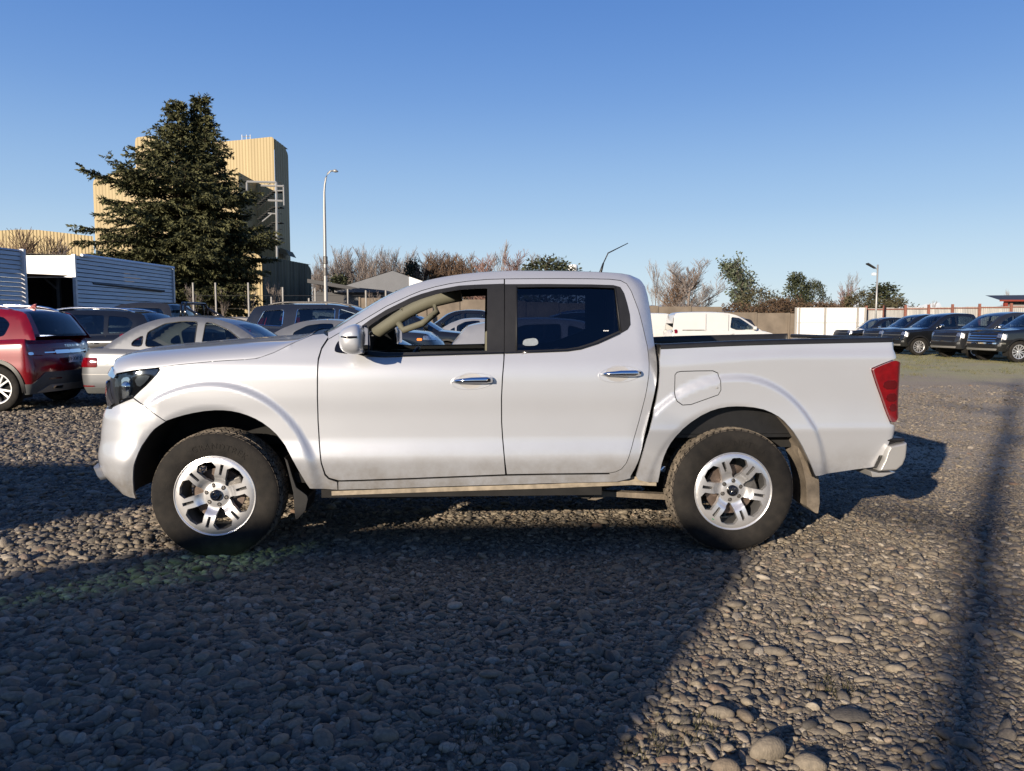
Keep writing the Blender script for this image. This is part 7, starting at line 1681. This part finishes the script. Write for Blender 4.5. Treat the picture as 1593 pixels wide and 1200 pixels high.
# pebbles: real stones scattered by geometry nodes
M_PEB = bpy.data.materials.new('pebble_stone'); M_PEB.use_nodes = True; t_ = M_PEB.node_tree; n = t_.nodes; l = t_.links; bs = n['Principled BSDF']; bs.inputs['Roughness'].default_value = 0.72; bs.inputs['Specular IOR Level'].default_value = 0.3
oi = n.new('ShaderNodeObjectInfo'); tc = n.new('ShaderNodeTexCoord'); pos = tc.outputs['Object']
cr_ = RP(oi.outputs['Random'], [(0.0, (0.052, 0.048, 0.043)), (0.2, (0.098, 0.087, 0.073)), (0.45, (0.145, 0.124, 0.097)), (0.65, (0.19, 0.163, 0.124)), (0.80, (0.125, 0.10, 0.074)), (0.93, (0.27, 0.24, 0.195)), (1.0, (0.15, 0.10, 0.07))])
q = n.new('ShaderNodeTexNoise'); q.inputs['Scale'].default_value = 3.0; q.inputs['Detail'].default_value = 7; l.new(pos, q.inputs['Vector'])
cr2 = MX(1.0, cr_, RP(q.outputs[0], [(0.3, (.72, .72, .72)), (0.7, (1.18, 1.16, 1.12))]), 'MULTIPLY'); l.new(cr2, bs.inputs['Base Color'])
bp = n.new('ShaderNodeBump'); bp.inputs['Strength'].default_value = 0.25; bp.inputs['Distance'].default_value = 0.05; q2 = n.new('ShaderNodeTexNoise'); q2.inputs['Scale'].default_value = 9; q2.inputs['Detail'].default_value = 6; l.new(pos, q2.inputs['Vector']); l.new(q2.outputs[0], bp.inputs['Height']); l.new(bp.outputs[0], bs.inputs['Normal'])
def stone_mesh(name, seed, sub=2):
    bm = bmesh.new(); bmesh.ops.create_icosphere(bm, subdivisions=sub, radius=1.0); r = random.Random(seed); ph = [Vector((r.gauss(0, 1), r.gauss(0, 1), r.gauss(0, 1))).normalized() for _ in range(5)]; am = [r.uniform(.06, .20) for _ in range(5)]
    for v in bm.verts:
        d = v.co.normalized(); k = 1.0
        for p, a in zip(ph, am):
            c = d.dot(p); k -= a*max(0, c-0.45)*1.6
        v.co = Vector((d.x*1.0, d.y*r_asp[seed % len(r_asp)], d.z*0.56))*k
    me = bpy.data.meshes.new(name); bm.to_mesh(me); bm.free(); me.polygons.foreach_set('use_smooth', [True]*len(me.polygons)); me.materials.append(M_PEB); return me
r_asp = [0.72, 0.62, 0.85, 0.55, 0.78, 0.68, 0.9, 0.6]
pc = bpy.data.collections.new('pebble_shapes')
for i in range(8): oo = bpy.data.objects.new('pebble_shape', stone_mesh('pebble', i)); pc.objects.link(oo)
def region_size(x, y):
    s = 0.0098*(1.0+0.25*sstep(0.5, -2.5, x))*(1-0.34*sstep(0.2, 2.0, x)*sstep(3.2, 6.5, y)); return s*(0.8+0.55*vnoise(x, y, 0.7, 11))
def scatter(y0, y1, dens, margin, mul=1.0, xlim=(-99, 99), seed=1):
    r = np.random.default_rng(seed); hw_ = 0.70*y1+margin; N = int(dens*(y1-y0)*2*hw_); x = r.uniform(-hw_, hw_, N); y = r.uniform(y0, y1, N)
    k = (np.abs(x) < 0.70*y+margin) & (x > xlim[0]) & (x < xlim[1]); x, y = x[k], y[k]; s = region_size(x, y)*np.exp(r.normal(0, .50, len(x)))*mul; s = np.clip(s, 0.0045, 0.050)
    return x, y, s, r
PX_, PY_, PS_ = [], [], []
for a in [(1.9, 4.2, 8000, .35, 1.0), (4.2, 7.0, 6000, .3, 1.0), (7.0, 10.5, 2700, .2, 1.15), (10.5, 16, 800, .0, 1.5), (16, 24, 260, 0, 1.8)]:
    x, y, s, r = scatter(a[0], a[1], a[2], a[3], a[4], seed=int(a[0]*10))
    keep = np.ones(len(x), bool)
    keep &= ~((vnoise(x, y, 0.85, 21) > 0.60) & (r.random(len(x)) < 0.60)); keep &= ~((x > 6) & (y > 17.5))
    keep &= ~(r.random(len(x)) < 0.30*sstep(0.8, 2.6, x+0.5*(vnoise(x, y, .8, 5)-.5))*sstep(5.0, 8.0, y))
    PX_.append(x[keep]); PY_.append(y[keep]); PS_.append(s[keep])
x = np.concatenate(PX_); y = np.concatenate(PY_); s = np.concatenate(PS_); N = len(x); r = np.random.default_rng(77); print('pebbles', N)
zz = ground_h(x, y)+s*0.50*r.uniform(-0.30, 0.60, N)
me = bpy.data.meshes.new('pebbles'); me.vertices.add(N); me.vertices.foreach_set('co', np.stack([x, y, zz], -1).ravel())
at1 = me.attributes.new('scl', 'FLOAT_VECTOR', 'POINT'); at1.data.foreach_set('vector', (np.stack([s*r.uniform(.9, 1.35, N), s*r.uniform(.85, 1.1, N), s*r.uniform(.60, 1.05, N)], -1)).ravel())
at2 = me.attributes.new('rot', 'FLOAT_VECTOR', 'POINT'); at2.data.foreach_set('vector', np.stack([r.normal(0, .28, N), r.normal(0, .28, N), r.uniform(0, 6.28, N)], -1).ravel())
at3 = me.attributes.new('idx', 'INT', 'POINT'); at3.data.foreach_set('value', r.integers(0, 8, N).astype(np.int32))
po = bpy.data.objects.new('pebbles', me); COL.objects.link(po); po['kind'] = 'stuff'; po['label'] = 'rounded grey and tan pebbles covering the yard'; po['category'] = 'gravel'
ng = bpy.data.node_groups.new('scatter', 'GeometryNodeTree'); ng.interface.new_socket('Geometry', in_out='INPUT', socket_type='NodeSocketGeometry'); ng.interface.new_socket('Geometry', in_out='OUTPUT', socket_type='NodeSocketGeometry')
gi = ng.nodes.new('NodeGroupInput'); go = ng.nodes.new('NodeGroupOutput'); ip = ng.nodes.new('GeometryNodeInstanceOnPoints'); ci = ng.nodes.new('GeometryNodeCollectionInfo'); ci.inputs['Collection'].default_value = pc; ci.inputs['Separate Children'].default_value = True; ci.inputs['Reset Children'].default_value = True
m2p = ng.nodes.new('GeometryNodeMeshToPoints')
def attr(nm, ty): q = ng.nodes.new('GeometryNodeInputNamedAttribute'); q.data_type = ty; q.inputs['Name'].default_value = nm; return q.outputs['Attribute']
ip.inputs['Pick Instance'].default_value = True
L_ = ng.links.new
L_(gi.outputs[0], m2p.inputs[0]); L_(m2p.outputs[0], ip.inputs['Points']); L_(ci.outputs[0], ip.inputs['Instance']); L_(attr('idx', 'INT'), ip.inputs['Instance Index'])
er = ng.nodes.new('FunctionNodeEulerToRotation'); L_(attr('rot', 'FLOAT_VECTOR'), er.inputs[0]); L_(er.outputs[0], ip.inputs['Rotation']); L_(attr('scl', 'FLOAT_VECTOR'), ip.inputs['Scale']); L_(ip.outputs[0], go.inputs[0])
md = po.modifiers.new('scatter', 'NODES'); md.node_group = ng

# the largest stones, each a thing
big_ = [(243, 1011, .085, .035, 'large flat pale stone in the shaded gravel, lower left'), (627, 1047, .075, .022, 'flat pale slab stone in the shade below the pickup doors'), (371, 1068, .045, .03, 'rounded stone in the shade, right of the large pale one'),
    (1197, 1172, .075, .05, 'largest rounded stone at the bottom edge of the sunlit gravel'), (1262, 1187, .060, .032, 'long tan stone right of the largest rounded stone'), (1130, 1196, .055, .035, 'grey stone at the very bottom, left of the largest one'),
    (1322, 1115, .075, .022, 'long flat tan stone in the sunlit gravel, lower right'), (1203, 1013, .065, .022, 'flat grey stone lying in the middle of the sunlit gravel'), (1462, 965, .050, .035, 'upright-looking tan stone near the trunk shadow'),
    (1431, 972, .040, .030, 'small bright tan stone left of the upright-looking one'), (1392, 1040, .042, .025, 'pale oval stone below the two bright tan ones'), (1122, 1112, .055, .028, 'wide stone beside the edge of the dark shadow, lower right'),
    (757, 969, .050, .025, 'pale stone in the shade between the two wheels'), (1305, 995, .060, .018, 'flat slate-grey stone behind the sunlit tan ones'), (600, 1145, .050, .03, 'rounded bluish stone in deep shade, bottom centre'), (1475, 985, .045, .018, 'flat stone just below the upright-looking one')]
for i, (px_, py_, sx_, sz_, lb) in enumerate(big_):
    g_ = ground(px_, py_); o = bpy.data.objects.new('stone', stone_mesh('stone', i+20, 3)); COL.objects.link(o); o.location = (g_[0], g_[1], float(ground_h(np.array([g_[0]]), np.array([g_[1]]))[0])+sz_*0.45); o.scale = (sx_, sx_*0.8, sz_/0.56); o.rotation_euler = (0, 0, random.uniform(-.4, .4)); tag(o, lb, 'stone')
# sparse weeds and grass tufts between the stones
b = MB(); rr_ = random.Random(8)
def tuft(x, y, n, h):
    z = float(ground_h(np.array([x]), np.array([y]))[0])
    for _ in range(n):
        a = rr_.uniform(0, 6.28); d = Vector((cos(a)*rr_.uniform(.2, .8), sin(a)*rr_.uniform(.2, .8), 1)).normalized(); p = Vector((x+rr_.gauss(0, .03), y+rr_.gauss(0, .03), z)); s_ = Vector((-sin(a), cos(a), 0))*0.0018; hh_ = h*rr_.uniform(.5, 1.2)
        b.add([p-s_, p+s_, p+d*hh_+Vector((cos(a), sin(a), 0))*hh_*0.3], [(0, 1, 2)])
for px_, py_ in [(645, 940), (300, 1110), (420, 1130), (560, 1080), (1075, 1130), (1090, 1145), (1000, 1160), (1310, 1080), (1300, 1065), (860, 1050), (700, 1150), (1230, 960), (780, 1120), (1280, 930), (60, 930), (110, 925)]:
    g_ = ground(px_, py_)
    for _ in range(6): tuft(g_[0]+rr_.gauss(0, .07), g_[1]+rr_.gauss(0, .07), 14, 0.035)
o = b.build('weeds', mat('dry_weeds', (0.07, 0.065, 0.025), 0.9, var=0.4, scale=20)); o['kind'] = 'stuff'
b = MB()
for _ in range(5200):
    x = rr_.uniform(9, 34); y = 20+rr_.random()*17; px_ = PX+F*x/y
    if px_ < 1380 or px_ > 1650: continue
    if float(vnoise(np.array([x]), np.array([y]), .5, 4)[0]) < 0.42: continue
    h = rr_.uniform(.03, .09); z = 0.0
    for _ in range(4):
        a = rr_.uniform(0, 6.28); p = Vector((x+rr_.gauss(0, .1), y+rr_.gauss(0, .1), z)); b.add([p, p+Vector((.012, 0, 0)), p+Vector((cos(a)*h*.6, sin(a)*h*.6, h))], [(0, 1, 2)])
o = b.build('grass', mat('yard_grass', (0.13, 0.15, 0.035), 0.9, var=0.4, scale=2, col2=(0.17, 0.15, 0.06))); o['kind'] = 'stuff'
